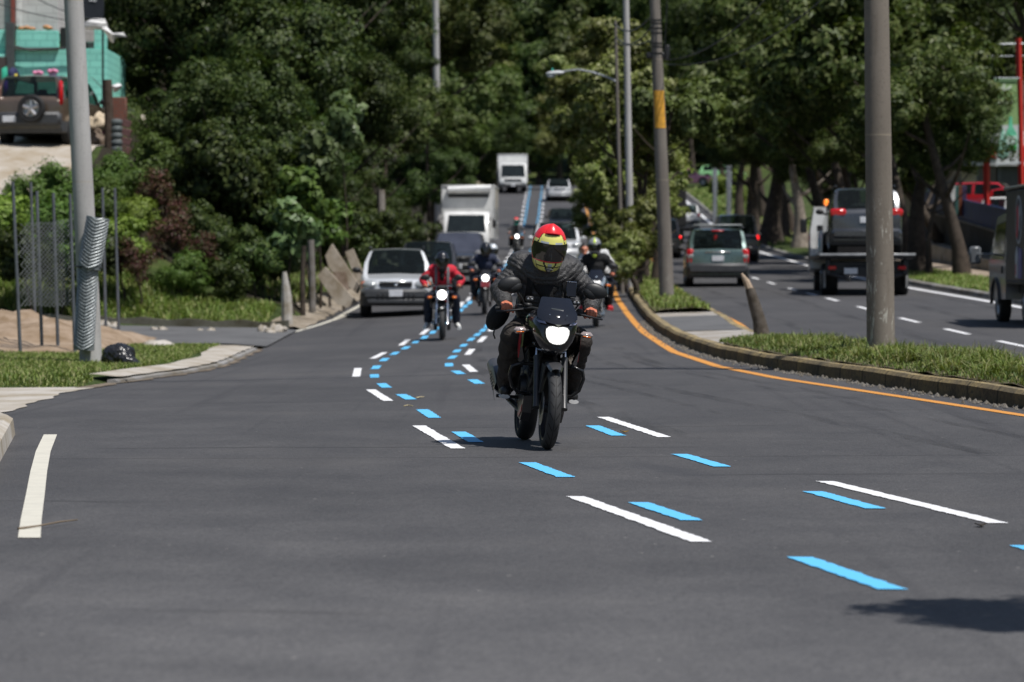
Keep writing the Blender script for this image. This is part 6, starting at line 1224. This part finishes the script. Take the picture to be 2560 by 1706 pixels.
# wire-mesh roll strapped to the left pole: chevron folds of bright wire
def roll(parent, name, c0, c1, r, n, mat):
    n = int(n * 1.5)
    c0, c1 = Vector(c0), Vector(c1); ax = (c1 - c0); L = ax.length; ax.normalize(); x, y, _ = frame(ax)
    fr = Vector((0, -1, 0)); fr = (fr - ax * fr.dot(ax)).normalized(); sd = ax.cross(fr)
    m = MB(); m.tube([c0, c1], [r * .95, r * .95], 20); core = m.build(name, simple('mesh_roll_core', (.20, .22, .225), .55, .3, .4, 14), parent)
    m = MB()
    for k in range(n):
        z = L * (k + .3) / n
        for s in (-1, 1):
            pts = []
            for q in range(6):
                a = R(2 + 16 * q) * s; zz = min(L, max(0, z + .085 * q / 5 * 1.5)); pts.append(c0 + ax * zz + (fr * math.cos(a) + sd * math.sin(a)) * (r + .012 - .004 * q))
            m.tube(pts, [.0105, .010, .0095, .009, .008, .006], 5)
    m.build('wire_fold', mat, core, True); return core
WIREM = simple('zinc_wire', (.36, .39, .40), .45, .5, .5, 30)
wr_ = thing('wire_mesh_roll', 'rolls of chain-link wire strapped upright to the pale concrete pole', 'wire roll', (POLEL.location.x, POLEL.location.y, POLEL.location.z))
def relp(u, v, Y): p = at(u, v, Y); return p - wr_.location
roll(wr_, 'lower_roll', relp(210, 876, 45.32), relp(222, 664, 45.32), .155, 17, WIREM); roll(wr_, 'upper_roll', relp(223, 672, 45.28), relp(246, 545, 45.28), .175, 10, WIREM)
m = MB(); m.lathe([(.19, -.012), (.205, 0), (.19, .012)], relp(222, 668, 45.32), (.05, 0, 1), 18); m.build('binding_wire', DKM, wr_)
# steel posts with chain-link netting
FP = [(52, 857, 51.5, 32, 455), (90, 772, 60, 77, 455), (106, 852, 52.5, 92, 478), (146, 852, 52.5, 133, 483), (188, 848, 52, 175, 485), (266, 820, 60.5, 256, 470), (298, 812, 62, 287, 470)]
fence = thing('chain_link_fence', 'unfinished fence of thin steel posts with chain-link netting behind the pale pole', 'fence', (at(100, 850, 52).x, 52, zland(-7.8, 52)))
PT = []
for u, v, Y, ut, vt in FP:
    b, t = at(u, v, Y), at(ut, vt, Y); b.z = zland(b.x, Y) - .2; PT.append((b, t)); m = MB(); m.cyl(b - fence.location, t - fence.location, .030, .028, 10); m.build('post', STEELD, fence)
m = MB()
A0, A1 = at(42, 562, 51.6), at(42, 768, 51.6); B0, B1 = at(190, 545, 52.2), at(190, 765, 52.2); Wd, Hh = (B0 - A0).length, (A0 - A1).length; stp = .075
def onf(s, z): return A1.lerp(B1, s / Wd).lerp(A0.lerp(B0, s / Wd), z / Hh) + Vector((0, .02 * math.sin(s * 5), .015 * math.sin(s * 7))) - fence.location
s = -Hh
while s < Wd:
    for sg in (1, -1):
        a, b = (s, 0) if sg > 0 else (s, Hh); q = []
        for k in range(9):
            z = Hh * k / 8; ss = s + z if sg > 0 else s + (Hh - z)
            if 0 <= ss <= Wd: q.append(onf(ss, z))
        if len(q) > 1: m.tube(q, .005, 4, False)
    s += stp
m.build('netting', simple('zinc_net', (.17, .185, .185), .55, .2), fence, False)
# bag, slab, stones, mounds
bp_ = at(295, 880, 44.3); bg_ = thing('plastic_bag', 'black plastic bag lying beside the pale concrete pole', 'bag', (bp_.x, 44.3, zland(bp_.x, 44.3)))
m = MB(); m.sph((0, .05, .13), (.24, .20, .19), 22, 14); m.sph((.16, -.05, .07), (.20, .14, .08), 16, 10, (0, R(25), 0)); o = m.build('sack', simple('bin_liner', (.018, .018, .020), .28, 0, .3, 6), bg_)
bake(o, .012, 2)
for v in o.data.vertices: v.co += v.normal * (.028 * mnoise.noise(v.co * 11) + .014 * mnoise.noise(v.co * 28))
def rock(label, u, v, Y, size, seed, mat, name='stone', rot=0, cat='stone', group='loose stones along the left roadside', z=None):
    p = at(u, v, Y); b = MB(); b.sph((0, 0, 0), size, 16, 10, (0, 0, rot)); o = b.build(name, mat, None, True, 30)
    for q in o.data.vertices: q.co += q.normal * (min(size) * 1.1 * mnoise.noise(q.co / max(size) * 1.8 + Vector((seed, 0, 0))))
    o.location = (p.x, Y, (zland(p.x, Y) if z is None else z) + size[2] * .45); return tag(o, label, cat, group)
rock('flat pale slab lying at the mouth of the side road', 398, 788, 57.0, (.32, .40, .07), 3, CONC, 'stone_slab', .4, 'stone', None)
STN = m_conc('pale_stone', (.40, .37, .33), .35, 6)
for i, (u, v, Y, r, lab) in enumerate([(388, 821, 67.5, .07, 'small stone at the far edge of the side road, first'), (406, 820, 67.3, .09, 'small pale stone at the far edge of the side road, second'), (660, 828, 66.6, .13, 'pale stone at the road corner'), (690, 819, 67, .16, 'larger pale stone at the road corner'), (674, 835, 66.2, .09, 'small stone in front of the road corner'), (500, 828, 67.0, .06, 'dark little stone by the low kerb'), (527, 830, 67.0, .07, 'little stone beyond the dark one'),
                                        (280, 735, 68.8, .12, 'white stone in the grass right of the wire roll'), (255, 745, 68.6, .14, 'white stone in the grass behind the wire roll'), (60, 742, 60, .10, 'white stone on the earth heap')]):
    rock(lab, u, v, Y, (r * 1.3, r, r * .7), i * 3.1, STN)
dm = MB(); nx, ny = 34, 26; x0, x1, y0, y1 = -12.5, -6.95, 51.5, 63
for j in range(ny + 1):
    for i in range(nx + 1):
        x, y = lerp(x0, x1, i / nx), lerp(y0, y1, j / ny); e = math.sin(math.pi * i / nx) ** .5 * math.sin(math.pi * j / ny) ** .6 if 0 < i < nx and 0 < j < ny else 0
        h = e * (.52 + .28 * mnoise.noise(Vector((x * .8, y * .5, 0))) + .16 * mnoise.noise(Vector((x * 2.4, y * 2, 3))) + .08 * mnoise.noise(Vector((x * 6, y * 5, 3)))); dm.v.append((x, y, zland(x, y) + max(-.05, h) - .03))
for j in range(ny):
    for i in range(nx): dm.f.append([j*(nx+1)+i, j*(nx+1)+i+1, (j+1)*(nx+1)+i+1, (j+1)*(nx+1)+i]); dm.m.append(0)
tag(dm.build('earth_heap', DIRT, None, True, 60), 'heap of bare reddish earth behind the steel posts', 'earth heap')
lw = MB(); rings = []
for i in range(25):
    x = lerp(-13, -4.95, i / 24); y = 69.6 + .25 * (edgeL(69) - x) - .22; z = zland(x, y - .3); h = .24 - .10 * i / 24 + .03 * math.sin(i * 1.9); rings.append([(x, y - .12, z - .1), (x, y - .12, z + h), (x, y + .1, z + h), (x, y + .1, z - .1)])
lw.loft(rings); tag(lw.build('low_wall', m_conc('mossy_wall', (.19, .18, .15), .5, 2), None, True, 30), 'low mossy concrete edging along the far side of the side road', 'low wall')
# posts and slabs on the left roadside
def slab(label, pts, Y, th, lean, mat, name='concrete_slab', group='broken concrete slabs leaning at the left roadside'):
    P = [at(u, v, Y) for u, v in pts]; zb = min(p.z for p in P); m = MB(); c = P[0].copy(); f = [Vector((p.x - c.x, (p.z - zb) * lean, p.z - zb)) for p in P]; b = [q + Vector((.02, th, 0)) for q in f]
    m.loft([f, b], True, True); o = m.build(name, mat, None, False); o.location = (c.x, Y, zb); return tag(o, label, 'slab', group)
SLM = m_conc('slab_concrete', (.34, .30, .25), .4, 2.5)
slab('largest pale slab leaning left of the silver car, front one', [(792, 690), (812, 668), (893, 758), (872, 768), (842, 762)], 76.5, .14, .15, SLM)
slab('tall pale slab with pointed top behind the front slab', [(812, 640), (828, 610), (900, 718), (893, 735), (822, 672)], 78.5, .14, .2, SLM)
slab('rear pale slab nearest the silver car', [(862, 630), (880, 622), (915, 700), (890, 705)], 80.5, .14, .2, SLM)
slab('broken slab piece in the gap between the leaning slabs', [(830, 680), (862, 680), (870, 725), (845, 722)], 77.6, .2, .2, m_conc('broken_slab', (.26, .20, .16), .5, 4))
def post(label, pts, Y, rs, mat, name='fence_post', group='old posts along the left roadside'):
    P = [at(u, v, Y) for u, v in pts]; root = thing(name, label, 'post', tuple(P[0]), 0, group); m = MB(); m.tube([p - P[0] - Vector((0, 0, .2 if i == 0 else 0)) for i, p in enumerate(P)], rs, 9); m.build('shaft', mat, root); return root
post('whitish pointed concrete post leaning at the grass edge', [(718, 800), (716, 740), (711, 680)], 70.5, [.14, .12, .05], m_conc('whitish_post', (.42, .40, .37), .4, 4))
post('dark slim wooden post beside the grey one', [(757, 768), (756, 690), (760, 615)], 73, [.065, .06, .055], BARK); post('grey round post with flat top right of the dark slim post', [(781, 760), (780, 690), (777, 600)], 73.5, [.085, .08, .08], m_conc('grey_post', (.20, .185, .17), .4, 4))
post('tall grey stone post in the shade of the wood behind the silver car', [(955, 640), (954, 560), (952, 475)], 106, [.16, .15, .14], m_conc('stone_post', (.27, .25, .23), .45, 3))
post('short pale post in the shade left of the box truck', [(1068, 640), (1066, 600), (1062, 575)], 120, [.12, .11, .1], m_conc('pale_post', (.30, .28, .22), .45, 3))
# leaning tree stump on the median
b0 = at(1908, 862, 45.6); st = thing('tree_stump', 'leaning dead stump with peeling bark at the end of the median grass', 'stump', (b0.x, 45.6, zmedg(b0.x, 45.6)))
def rs_(u, v): p = at(u, v, 45.6); return Vector((p.x - st.location.x, 0, p.z - st.location.z))
m = MB(); m.tube([rs_(1910, 880), rs_(1906, 840), rs_(1898, 800), rs_(1886, 760), rs_(1874, 722)], [.14, .125, .098, .086, .07], 12); o = m.build('bark', m_conc('dead_bark', (.10, .085, .07), .6, 9), st)
for q in o.data.vertices: q.co += q.normal * .022 * mnoise.noise(q.co * 14)
m = MB(); m.tube([rs_(1876, 728), rs_(1866, 704), rs_(1854, 684)], [.062, .05, .016], 9); m.build('bare_tip', simple('bare_wood', (.36, .27, .19), .7, 0, .3, 12), st); m = MB(); m.tube([rs_(1916, 872), rs_(1910, 845), rs_(1904, 822)], [.115, .10, .04], 9); m.build('bare_foot', simple('bare_wood', (.36, .27, .19), .7, 0, .3, 12), st)
# litter on the road
def twig(label, pts, r, mat=None, name='twig'):
    P = [onroad(u, v) + Vector((0, 0, r + .004 + dz)) for u, v, dz in pts]; m = MB(); m.tube(P, [r] + [r * .8] * (len(P) - 2) + [r * .6], 6); return tag(m.build(name, mat or simple('dry_twig', (.16, .12, .08), .8)), label, 'twig')
twig('dry forked twig across the worn white line', [(45, 1327, 0), (100, 1322, .005), (150, 1316, .012), (193, 1309, .008)], .006); twig('curled dry strip beside the blue dashes', [(1010, 1018, 0), (1020, 1016.5, .002), (1032, 1018, 0)], .007, simple('straw', (.45, .38, .22), .8)); twig('dry stalk beside the second blue dash', [(1040, 998, 0), (1050, 996, .003), (1060, 995, .0)], .007, simple('straw', (.45, .38, .22), .8))
def leaf(label, u, v, col, s=.04): p = onroad(u, v); m = MB(); m.loft([[(x * s, y * s * 1.6, .012 + .01 * abs(x)) for x, y in ((-1, 0), (0, -1), (1, 0), (0, 1))], [(x * s, y * s * 1.6, .006 + .01 * abs(x)) for x, y in ((-1, 0), (0, -1), (1, 0), (0, 1))]]); o = m.build('fallen_leaf', simple('leaf_' + label[:6], col, .7)); o.location = p; return tag(o, label, 'leaf')
leaf('brown fallen leaf on the blue dash right of the motorcycle', 1561, 1083, (.22, .13, .02), .035); leaf('dark fallen leaf below the long white dash', 2451, 1318, (.04, .03, .02), .03); leaf('pale scrap of paper on the kerb edge of the median', 1898, 886, (.5, .45, .38), .07)
# gravel in the gutter under the median kerb
rg = random.Random(12); gm = MB()
for _ in range(900):
    y = rg.uniform(25, 62); x = edgeM1(y) - abs(rg.gauss(0, .10)) - .01; s = rg.uniform(.008, .028); z = zroad(x, y) + s * .3
    gm.add([(x - s, y, z), (x, y - s * 1.4, z), (x + s, y, z), (x, y + s * 1.4, z), (x, y, z + s)], [[0, 1, 4], [1, 2, 4], [2, 3, 4], [3, 0, 4]])
tag(gm.build('gutter_gravel', m_conc('gutter_gravel', (.20, .185, .165), .5, 9), None, False), 'loose gravel in the gutter along the median kerb', 'gravel', None, 'stuff')

# ---------------------------------------------------------------- house on the left
def m_block(name, col, mort, bw=.42, bh=.2, wash=.3):
    t = NT(name); b = t.n('ShaderNodeTexBrick'); mp = t.n('ShaderNodeMapping'); t.lk(t.co.outputs['Object'], mp.inputs[0]); mp.inputs['Rotation'].default_value = (R(90), 0, 0); t.lk(mp.outputs[0], b.inputs[0])
    b.inputs['Color1'].default_value = (*col, 1); b.inputs['Color2'].default_value = (*[x * .9 for x in col], 1); b.inputs['Mortar'].default_value = (*mort, 1); b.inputs['Scale'].default_value = 1; b.inputs['Brick Width'].default_value = bw; b.inputs['Row Height'].default_value = bh; b.inputs['Mortar Size'].default_value = .012
    n = t.noise(1.4, 5, .65); c = t.mix(t.ramp(n, [(.35, (wash, wash, wash)), (.6, (0, 0, 0))]), b.outputs[0], tuple(x * .55 for x in col)); t.bump(b.outputs[1], -.3, .02); t.out(c, .85); return t.mat
TURQ = m_block('turquoise_block_wall', srgb(140, 218, 202), srgb(100, 176, 162)); BLKW = m_block('grey_block_wall', (.42, .40, .38), (.30, .28, .26)); BRK = m_block('red_brick_wall', (.20, .065, .04), (.12, .09, .07), .24, .09)
def zat(v, Y): return CAMH + (HOR - v) * Y / F
def xat(u, Y): return (u - CU) * Y / F
Yh = 93.0
house = thing('house', 'turquoise painted block house with grey upper storey on the left slope', 'house', (xat(120, Yh), Yh, 4.6)); hx, hz = house.location.x, house.location.z
def hb(name, u0, u1, v0, v1, dy, depth, mat, bev=.01, parent=None):
    x0, x1, z0, z1 = xat(u0, Yh) - hx, xat(u1, Yh) - hx, zat(v1, Yh) - hz, zat(v0, Yh) - hz; m = MB(); m.box(((x0 + x1) / 2, dy + depth / 2, (z0 + z1) / 2), (x1 - x0, depth, z1 - z0), None, bev); return m.build(name, mat, parent or house, False)
hb('wall', 32, 268, 123, 420, 0, 4.5, TURQ); hb('wall', -420, 31, 138, 420, -.25, 4.5, TURQ); hb('parapet', 42, 147, 78, 122, -.02, .3, TURQ); hb('parapet', -420, 20, 77, 137, .0, .3, TURQ); hb('pilaster', 20, 41, 60, 300, -.30, .25, simple('dark_downpipe', (.05, .06, .06), .6))
uw = hb('upper_wall', 28, 133, -120, 76, 1.2, 4, m_block('white_block_wall', (.60, .58, .56), (.40, .38, .36), .5, .25)); hb('upper_wall', -420, 16, -120, 68, 1.1, 4, BLKW); hb('rust_pipe', 17, 27, -120, 72, .9, .15, simple('rust_red', (.22, .05, .035), .7))
hb('white_frame', 27, 40, -120, 60, 1.12, .08, simple('white_plaster', (.66, .65, .63), .7)); hb('dark_opening', 148, 214, 68, 122, .35, 2.5, simple('dark_interior', (.012, .012, .012), .9)); hb('pillar', 206, 236, 76, 106, .1, .4, BLKW); hb('short_wall', 236, 266, 74, 122, .1, .3, TURQ); hb('ledge', 20, 150, 121, 127, -.12, .3, simple('dark_ledge', (.10, .13, .12), .8)); hb('doorway', -60, 24, 145, 300, -.30, .06, simple('dark_doorway', (.05, .042, .038), .8))
m = MB(); m.tube([Vector((xat(u, Yh) - hx, -.20, zat(v, Yh) - hz)) for u, v in ((20, 118), (50, 120), (80, 128), (110, 126), (150, 124), (200, 122))], .035, 6); m.build('sagging_wire', BLK, house)
m = MB()
for u, v in ((50, 70), (62, 68), (112, 66), (118, 69), (75, 71)): m.sph((xat(u, Yh) - hx, .5, zat(v, Yh) - hz), (.12, .1, .07), 10, 6)
m.build('rubble_cap', simple('orange_rubble', (.45, .22, .10), .8), house)
sg_ = thing('roof_banner', 'black board above the white tarpaulins beside the pale pole', 'board', (xat(234, 91), 91, 8)); m = MB(); m.box((0, 0, zat(18, 91) - 8), (xat(262, 91) - xat(205, 91), .06, (62) * 91 / F), None, .01); m.build('board', simple('black_board', (.016, .018, .024), .4), sg_); m = MB(); m.tube([(-.1, -.04, zat(5, 91) - 8), (0, -.045, zat(3, 91) - 8), (.06, -.045, zat(6, 91) - 8), (.12, -.04, zat(4, 91) - 8)], .018, 6); m.build('white_scribble', PLATE, sg_); m = MB()
for sx in (-.28, .28): m.cyl((sx, .06, -3), (sx, .06, zat(-10, 91) - 8), .03, None, 8)
m.build('support', BLK, sg_)
def cloth(name, label, cat, pts, Y, mat, group=None, amp=.06, depth=.05):
    P = [at(u, v, Y) for u, v in pts]; c = sum(P, Vector()) / len(P); m = MB(); n = len(P); f = [p - c + Vector((0, .05 * math.sin(i * 2.1), 0)) for i, p in enumerate(P)]; b = [q + Vector((0, depth, 0)) for q in f]
    cf, cbk = Vector((0, -amp, 0)), Vector((0, depth + amp * .3, 0)); vs = f + b + [cf, cbk]; fs = []
    for i in range(n): k = (i + 1) % n; fs += [[i, k, 2*n], [n + k, n + i, 2*n+1], [i, n + i, n + k, k]]
    m.add(vs, fs); o = m.build(name, mat, None, True, 70); o.location = c; return tag(o, label, cat, group)
TARP = simple('white_tarp_cloth', (.68, .67, .66), .6, 0, .15, 4, .3)
cloth('tarpaulin', 'white tarpaulin hanging under the black board', 'tarpaulin', [(206, 58), (232, 46), (262, 48), (268, 62), (268, 76), (236, 74), (208, 76)], 90.5, TARP, None, .25); cloth('tarpaulin', 'crumpled white tarpaulin trailing into the trees', 'tarpaulin', [(254, 70), (266, 66), (282, 84), (308, 82), (316, 92), (290, 94), (284, 108), (276, 104)], 90.2, TARP, None, .2)
cloth('tarpaulin', 'small white sheet by the wooden gate', 'tarpaulin', [(278, 214), (296, 208), (306, 214), (298, 226), (284, 232)], 88, TARP, None, .15)
for i, (pts, col, lab) in enumerate([([(4, 172), (16, 166), (22, 200), (14, 230), (2, 226)], (.04, .40, .26), 'green garment hanging by the doorway'), ([(18, 180), (30, 168), (42, 172), (54, 198), (40, 206), (24, 204)], (.045, .05, .12), 'navy patterned garment hanging by the doorway'), ([(8, 206), (18, 200), (20, 224), (10, 240)], (.13, .04, .38), 'violet garment hanging by the doorway'), ([(36, 186), (42, 184), (44, 204), (37, 206)], (.5, .42, .05), 'yellow garment hanging by the doorway')]):
    cloth('garment', lab, 'garment', pts, 88.3 - .12 * i, m_cloth('garment_' + str(i), col), 'clothes hanging by the house doorway', .08)
for u, v, lab in ((95, 186, 'left pink flower pot on the ledge behind the brown car'), (132, 182, 'right pink flower pot on the ledge behind the brown car')):
    p = at(u, v, 92.5); root = thing('flower_pot', lab, 'flower pot', tuple(p)); m = MB(); m.lathe([(.02, -.22), (.10, -.2), (.13, 0), (.11, 0)], (0, 0, 0), (0, 0, 1), 14); m.build('pot', simple('mauve_pot', (.18, .12, .22), .6), root); m = MB()
    for k in range(7): m.sph((.1 * math.cos(k), .1 * math.sin(k), .03 + .03 * (k % 2)), (.07, .07, .05), 8, 6)
    m.build('flowers', simple('pink_petals', (.65, .22, .38), .6), root)
for i, (u, v, r, col, lab) in enumerate([(238, 338, .30, (.65, .07, .22), 'bright pink bundle beside the wooden gate'), (252, 330, .25, (.22, .02, .08), 'dark red bundle beside the wooden gate'), (247, 312, .28, (.55, .45, .32), 'cream sack behind the pink bundle'), (240, 360, .34, (.13, .09, .06), 'brown sack under the pink bundle')]):
    rock(lab, u, v, 86 - .3 * i, (r, r * .8, r), i * 5., simple('bundle_' + str(i), col, .7, 0, .3, 8), 'bundle', .3, 'bundle', None, at(u, v, 86).z - r * .45)
root = thing('wooden_gate', 'rough gate post with stacked tyres and boards at the corner of the house', 'gate', tuple(at(275, 392, 84.5))); g0 = root.location.copy()
def gr(u, v): return at(u, v, 84.5) - g0
m = MB(); m.tube([gr(273, 410), gr(273, 300), gr(268, 200)], [.14, .13, .12], 9); m.build('gate_post', m_conc('old_timber', (.085, .062, .048), .5, 6), root)
m = MB(); m.box(gr(294, 270) + Vector((0, .5, 0)), (.36, .3, .62), None, .02); m.build('brick_pier', BRK, root)
for k in range(5): m = MB(); c = gr(291, 306 + 17 * k); m.lathe([(.05, -.09), (.13, -.085), (.165, -.04), (.165, .04), (.13, .085), (.05, .09)], c, (0, 0, 1), 18); m.build('stacked_tyre', simple('old_tyre', (.10, .115, .115), .7, 0, .4, 8), root)
for k in range(4): m = MB(); a = gr(300, 300 + 22 * k); m.box(a + Vector((.16, .05, -.10)), (.26, .05, .20), (0, R(14), 0), .01); m.build('board', simple('red_brown_board', (.13, .06, .055), .7, 0, .3, 7), root)

# ---------------------------------------------------------------- right side: wall, shop, signs
wl = thing('retaining_wall', 'long dark grey retaining wall with blue panels on top behind the right verge', 'wall', (15.6, 102, 1.2)); w0 = Vector(wl.location)
WP = [(2290, 602, 128), (2350, 622, 113), (2420, 642, 104), (2500, 664, 96), (2620, 700, 87)]
TP = [525, 540, 560, 584, 622]; BP = [468, 484, 503, 520, 552]
def wallpts(lst): return [at(u, v, Y) for (u, _, Y), v in zip(WP, lst)]
base = [at(u, v, Y) for u, v, Y in WP]
def wall_band(name, lo, hi, th, off, mat):
    m = MB(); m.loft([[Vector((a.x - off, a.y, a.z)) - w0, Vector((b.x - off, b.y, b.z)) - w0, Vector((b.x + th, b.y + .02, b.z)) - w0, Vector((a.x + th, a.y + .02, a.z)) - w0] for a, b in zip(lo, hi)]); return m.build(name, mat, wl, True, 20)
wall_band('wall', [p - Vector((0, 0, .5)) for p in base], wallpts(TP), .3, 0, DARKW); wall_band('coping', [p for p in wallpts(TP)], [p + Vector((0, 0, .07)) for p in wallpts(TP)], .25, .05, m_conc('grey_coping', (.22, .22, .23), .4, 3)); wall_band('blue_panel', [p + Vector((0, 0, .07)) for p in wallpts(TP)], wallpts(BP), .12, -.05, simple('navy_panel', (.022, .045, .16), .5, 0, .3, 2))
wall_band('ledge', [p - Vector((0, 0, .4)) for p in base], [p + Vector((0, 0, .22)) for p in base], .1, .55, m_conc('ledge_concrete', (.36, .34, .31), .45, 2.5))
Ys = 134; shop = thing('shop_building', 'beige and dark shop building on the raised lot at the right edge', 'building', (xat(2500, Ys) + 1, Ys, 2.8)); s0 = Vector(shop.location)
def sb(name, u0, u1, v0, v1, dy, dp, mat): x0, x1, z0, z1 = xat(u0, Ys) - s0.x, xat(u1, Ys) - s0.x, zat(v1, Ys) - s0.z, zat(v0, Ys) - s0.z; m = MB(); m.box(((x0 + x1) / 2, dy + dp / 2, (z0 + z1) / 2), (x1 - x0, dp, z1 - z0), None, .015); return m.build(name, mat, shop, False)
sb('wall', 2402, 2440, 400, 560, 0, 6, m_conc('beige_plaster', (.50, .42, .31), .25, 1)); sb('shop_window', 2440, 2560, 415, 560, .3, 5, simple('shop_dark_glass', (.03, .03, .035), .15)); sb('window_frame', 2440, 2448, 412, 560, .1, .2, simple('frame_grey', (.12, .12, .13), .5)); sb('window_frame', 2494, 2502, 412, 560, .1, .2, simple('frame_grey', (.12, .12, .13), .5)); sb('roller_shutter', 2502, 2760, 418, 560, .15, .2, simple('dark_shutter', (.07, .068, .07), .5)); sb('fascia', 2402, 2760, 398, 416, -.3, 7, simple('pale_fascia', (.5, .5, .5), .6)); sb('white_band', 2470, 2760, 330, 366, -.25, 6, simple('white_band', (.66, .65, .64), .6)); sb('red_band', 2470, 2760, 366, 398, -.35, 6, simple('red_band', (.48, .03, .02), .5)); sb('upper_wall', 2480, 2760, 200, 332, 0, 6, m_conc('grey_brown_plaster', (.20, .175, .16), .25, 1))
Yg = 112
REDP = simple('red_post_paint', (.46, .028, .022), .4, 0, .15, 5)
for u0, v0, u1, v1, w, lab in ((2468, 560, 2466, 352, .24, 'shorter red post in front of the shop'), (2556, 570, 2546, 96, .22, 'tall red post carrying the green banner')):
    b, t = at(u0, v0, Yg), at(u1, v1, Yg); root = thing('red_post', lab, 'post', tuple(b)); m = MB(); m.tube([(0, 0, -.4), t - b], w / 2, 4); m.build('post', REDP, root, False); m = MB(); m.box((0, 0, -.2), (.45, .45, .3), None, .03); m.build('footing', CONCG, root)
    if v1 < 200: m = MB(); z = zat(112, Yg) - b.z; m.tube([(-.9, .0, z), (.6, 0, z + .03)], .025, 6); z2 = zat(140, Yg) - b.z; m.tube([(-2.2, .2, z2 - .05), (.6, 0, z2)], .02, 6); m.build('cross_bar', STEEL, root)
    else: m = MB(); z = zat(372, Yg) - b.z; m.box((.6, .05, z), (1.0, .12, .28), None, .02); m.build('red_beam', REDP, root)
root = thing('banner', 'tall green and white banner with pale bottles beside the tall red post', 'banner', tuple(at(2518, 418, Yg - .4))); b0_ = Vector(root.location); k = Yg / F
def bx_(u, v): p = at(u, v, Yg - .4) - b0_; return p.x, p.z
def panel(name, poly, off, mat): m = MB(); m.prism([bx_(u, v) for u, v in poly], -off, -off + .02); return m.build(name, mat, root, False)
panel('cloth', [(2486, 198), (2542, 198), (2546, 312), (2492, 314)], .0, simple('banner_green', srgb(140, 170, 110), .6, 0, .1, 3)); panel('cloth', [(2492, 314), (2546, 312), (2546, 408), (2490, 416)], .0, simple('banner_white', (.58, .60, .59), .6, 0, .1, 3)); panel('header_rail', [(2484, 196), (2543, 196), (2543, 205), (2484, 205)], .03, simple('banner_dark_green', srgb(100, 130, 90), .5))
panel('pale_lettering', [(2490, 224), (2498, 210), (2502, 222), (2512, 208), (2514, 222), (2528, 212), (2529, 220), (2512, 228), (2500, 226), (2494, 232)], .015, simple('banner_letter', (.62, .68, .55), .6)); panel('pale_lettering', [(2494, 254), (2530, 250), (2530, 258), (2494, 262)], .015, simple('banner_letter', (.62, .68, .55), .6))
GB1 = simple('bottle_green', srgb(110, 205, 165), .4); GB2 = simple('bottle_pale', srgb(165, 215, 195), .4)
panel('bottle_picture', [(2523, 292), (2530, 292), (2532, 318), (2542, 334), (2542, 376), (2514, 376), (2514, 334), (2522, 318)], .02, GB1); panel('bottle_picture', [(2503, 322), (2510, 322), (2512, 346), (2522, 360), (2521, 388), (2508, 396), (2496, 388), (2495, 358), (2502, 346)], .03, GB2); panel('bottle_label', [(2516, 340), (2540, 340), (2540, 362), (2516, 362)], .035, simple('label_pale', srgb(205, 225, 215), .5)); panel('bottle_label', [(2524, 362), (2541, 362), (2541, 374), (2524, 374)], .036, simple('label_green', srgb(70, 185, 90), .5))
m = MB(); m.cyl((bx_(2486, 196)[0], .02, bx_(2486, 196)[1]), (bx_(2550, 196)[0], .02, bx_(2550, 196)[1]), .03, None, 8); m.build('rail', STEEL, root); m = MB(); m.cyl((bx_(2490, 412)[0], .02, bx_(2490, 412)[1]), (bx_(2552, 408)[0], .02, bx_(2552, 408)[1]), .03, None, 8); m.build('rail', STEEL, root)
root = thing('banner', 'small green and teal banner left of the shorter red post', 'banner', tuple(at(2440, 400, Yg))); b0_ = Vector(root.location)
def bx_(u, v): p = at(u, v, Yg) - b0_; return p.x, p.z
panel('cloth', [(2422, 345), (2464, 345), (2464, 398), (2416, 402)], .0, simple('banner_teal', srgb(30, 140, 130), .5)); panel('white_swirl', [(2432, 352), (2460, 350), (2452, 366), (2458, 380), (2438, 384), (2428, 370)], .015, GB2); panel('green_edge', [(2416, 386), (2464, 384), (2464, 400), (2416, 402)], .02, simple('banner_leaf', srgb(80, 190, 110), .5))
m = MB(); m.cyl((bx_(2416, 344)[0], .03, bx_(2416, 344)[1]), (bx_(2468, 344)[0], .03, bx_(2468, 344)[1]), .03, None, 8); m.build('rail', STEEL, root)
root = thing('bin_column', 'dark column with coloured stripes on the wall beside the nearest right tree', 'column', tuple(at(2398, 540, 106))); c0 = Vector(root.location)
for u, w, col, nm in ((2381, .17, (.5, .5, .48), 'pale_stripe'), (2390, .13, (.03, .09, .08), 'green_stripe'), (2399, .13, (.14, .035, .01), 'brown_stripe'), (2408, .17, (.04, .02, .06), 'purple_stripe')):
    hgt = (540 - 465) * 106 / F * (1 if col[0] < .4 else .55); m = MB(); m.box((xat(u, 106) - c0.x, 0, (540 - 465) * 106 / F - hgt / 2), (w, .3, hgt), None, .01); m.build(nm, simple('stripe_' + nm, col, .5), root, False)
# pale wall and kiosk glimpsed between the trunks
root = thing('garden_wall', 'pale pinkish wall glimpsed between the trunks of the right verge', 'wall', (19.5, 165, zland(19.5, 165))); m = MB(); m.box((0, 0, .8), (.25, 62, 1.9), (0, 0, R(-1)), .03); m.build('wall', m_conc('pink_plaster', (.48, .40, .34), .3, 1), root); m = MB(); m.box((0, 0, 1.79), (.38, 62.2, .10), (0, 0, R(-1)), .02); m.build('coping', CONCG, root)
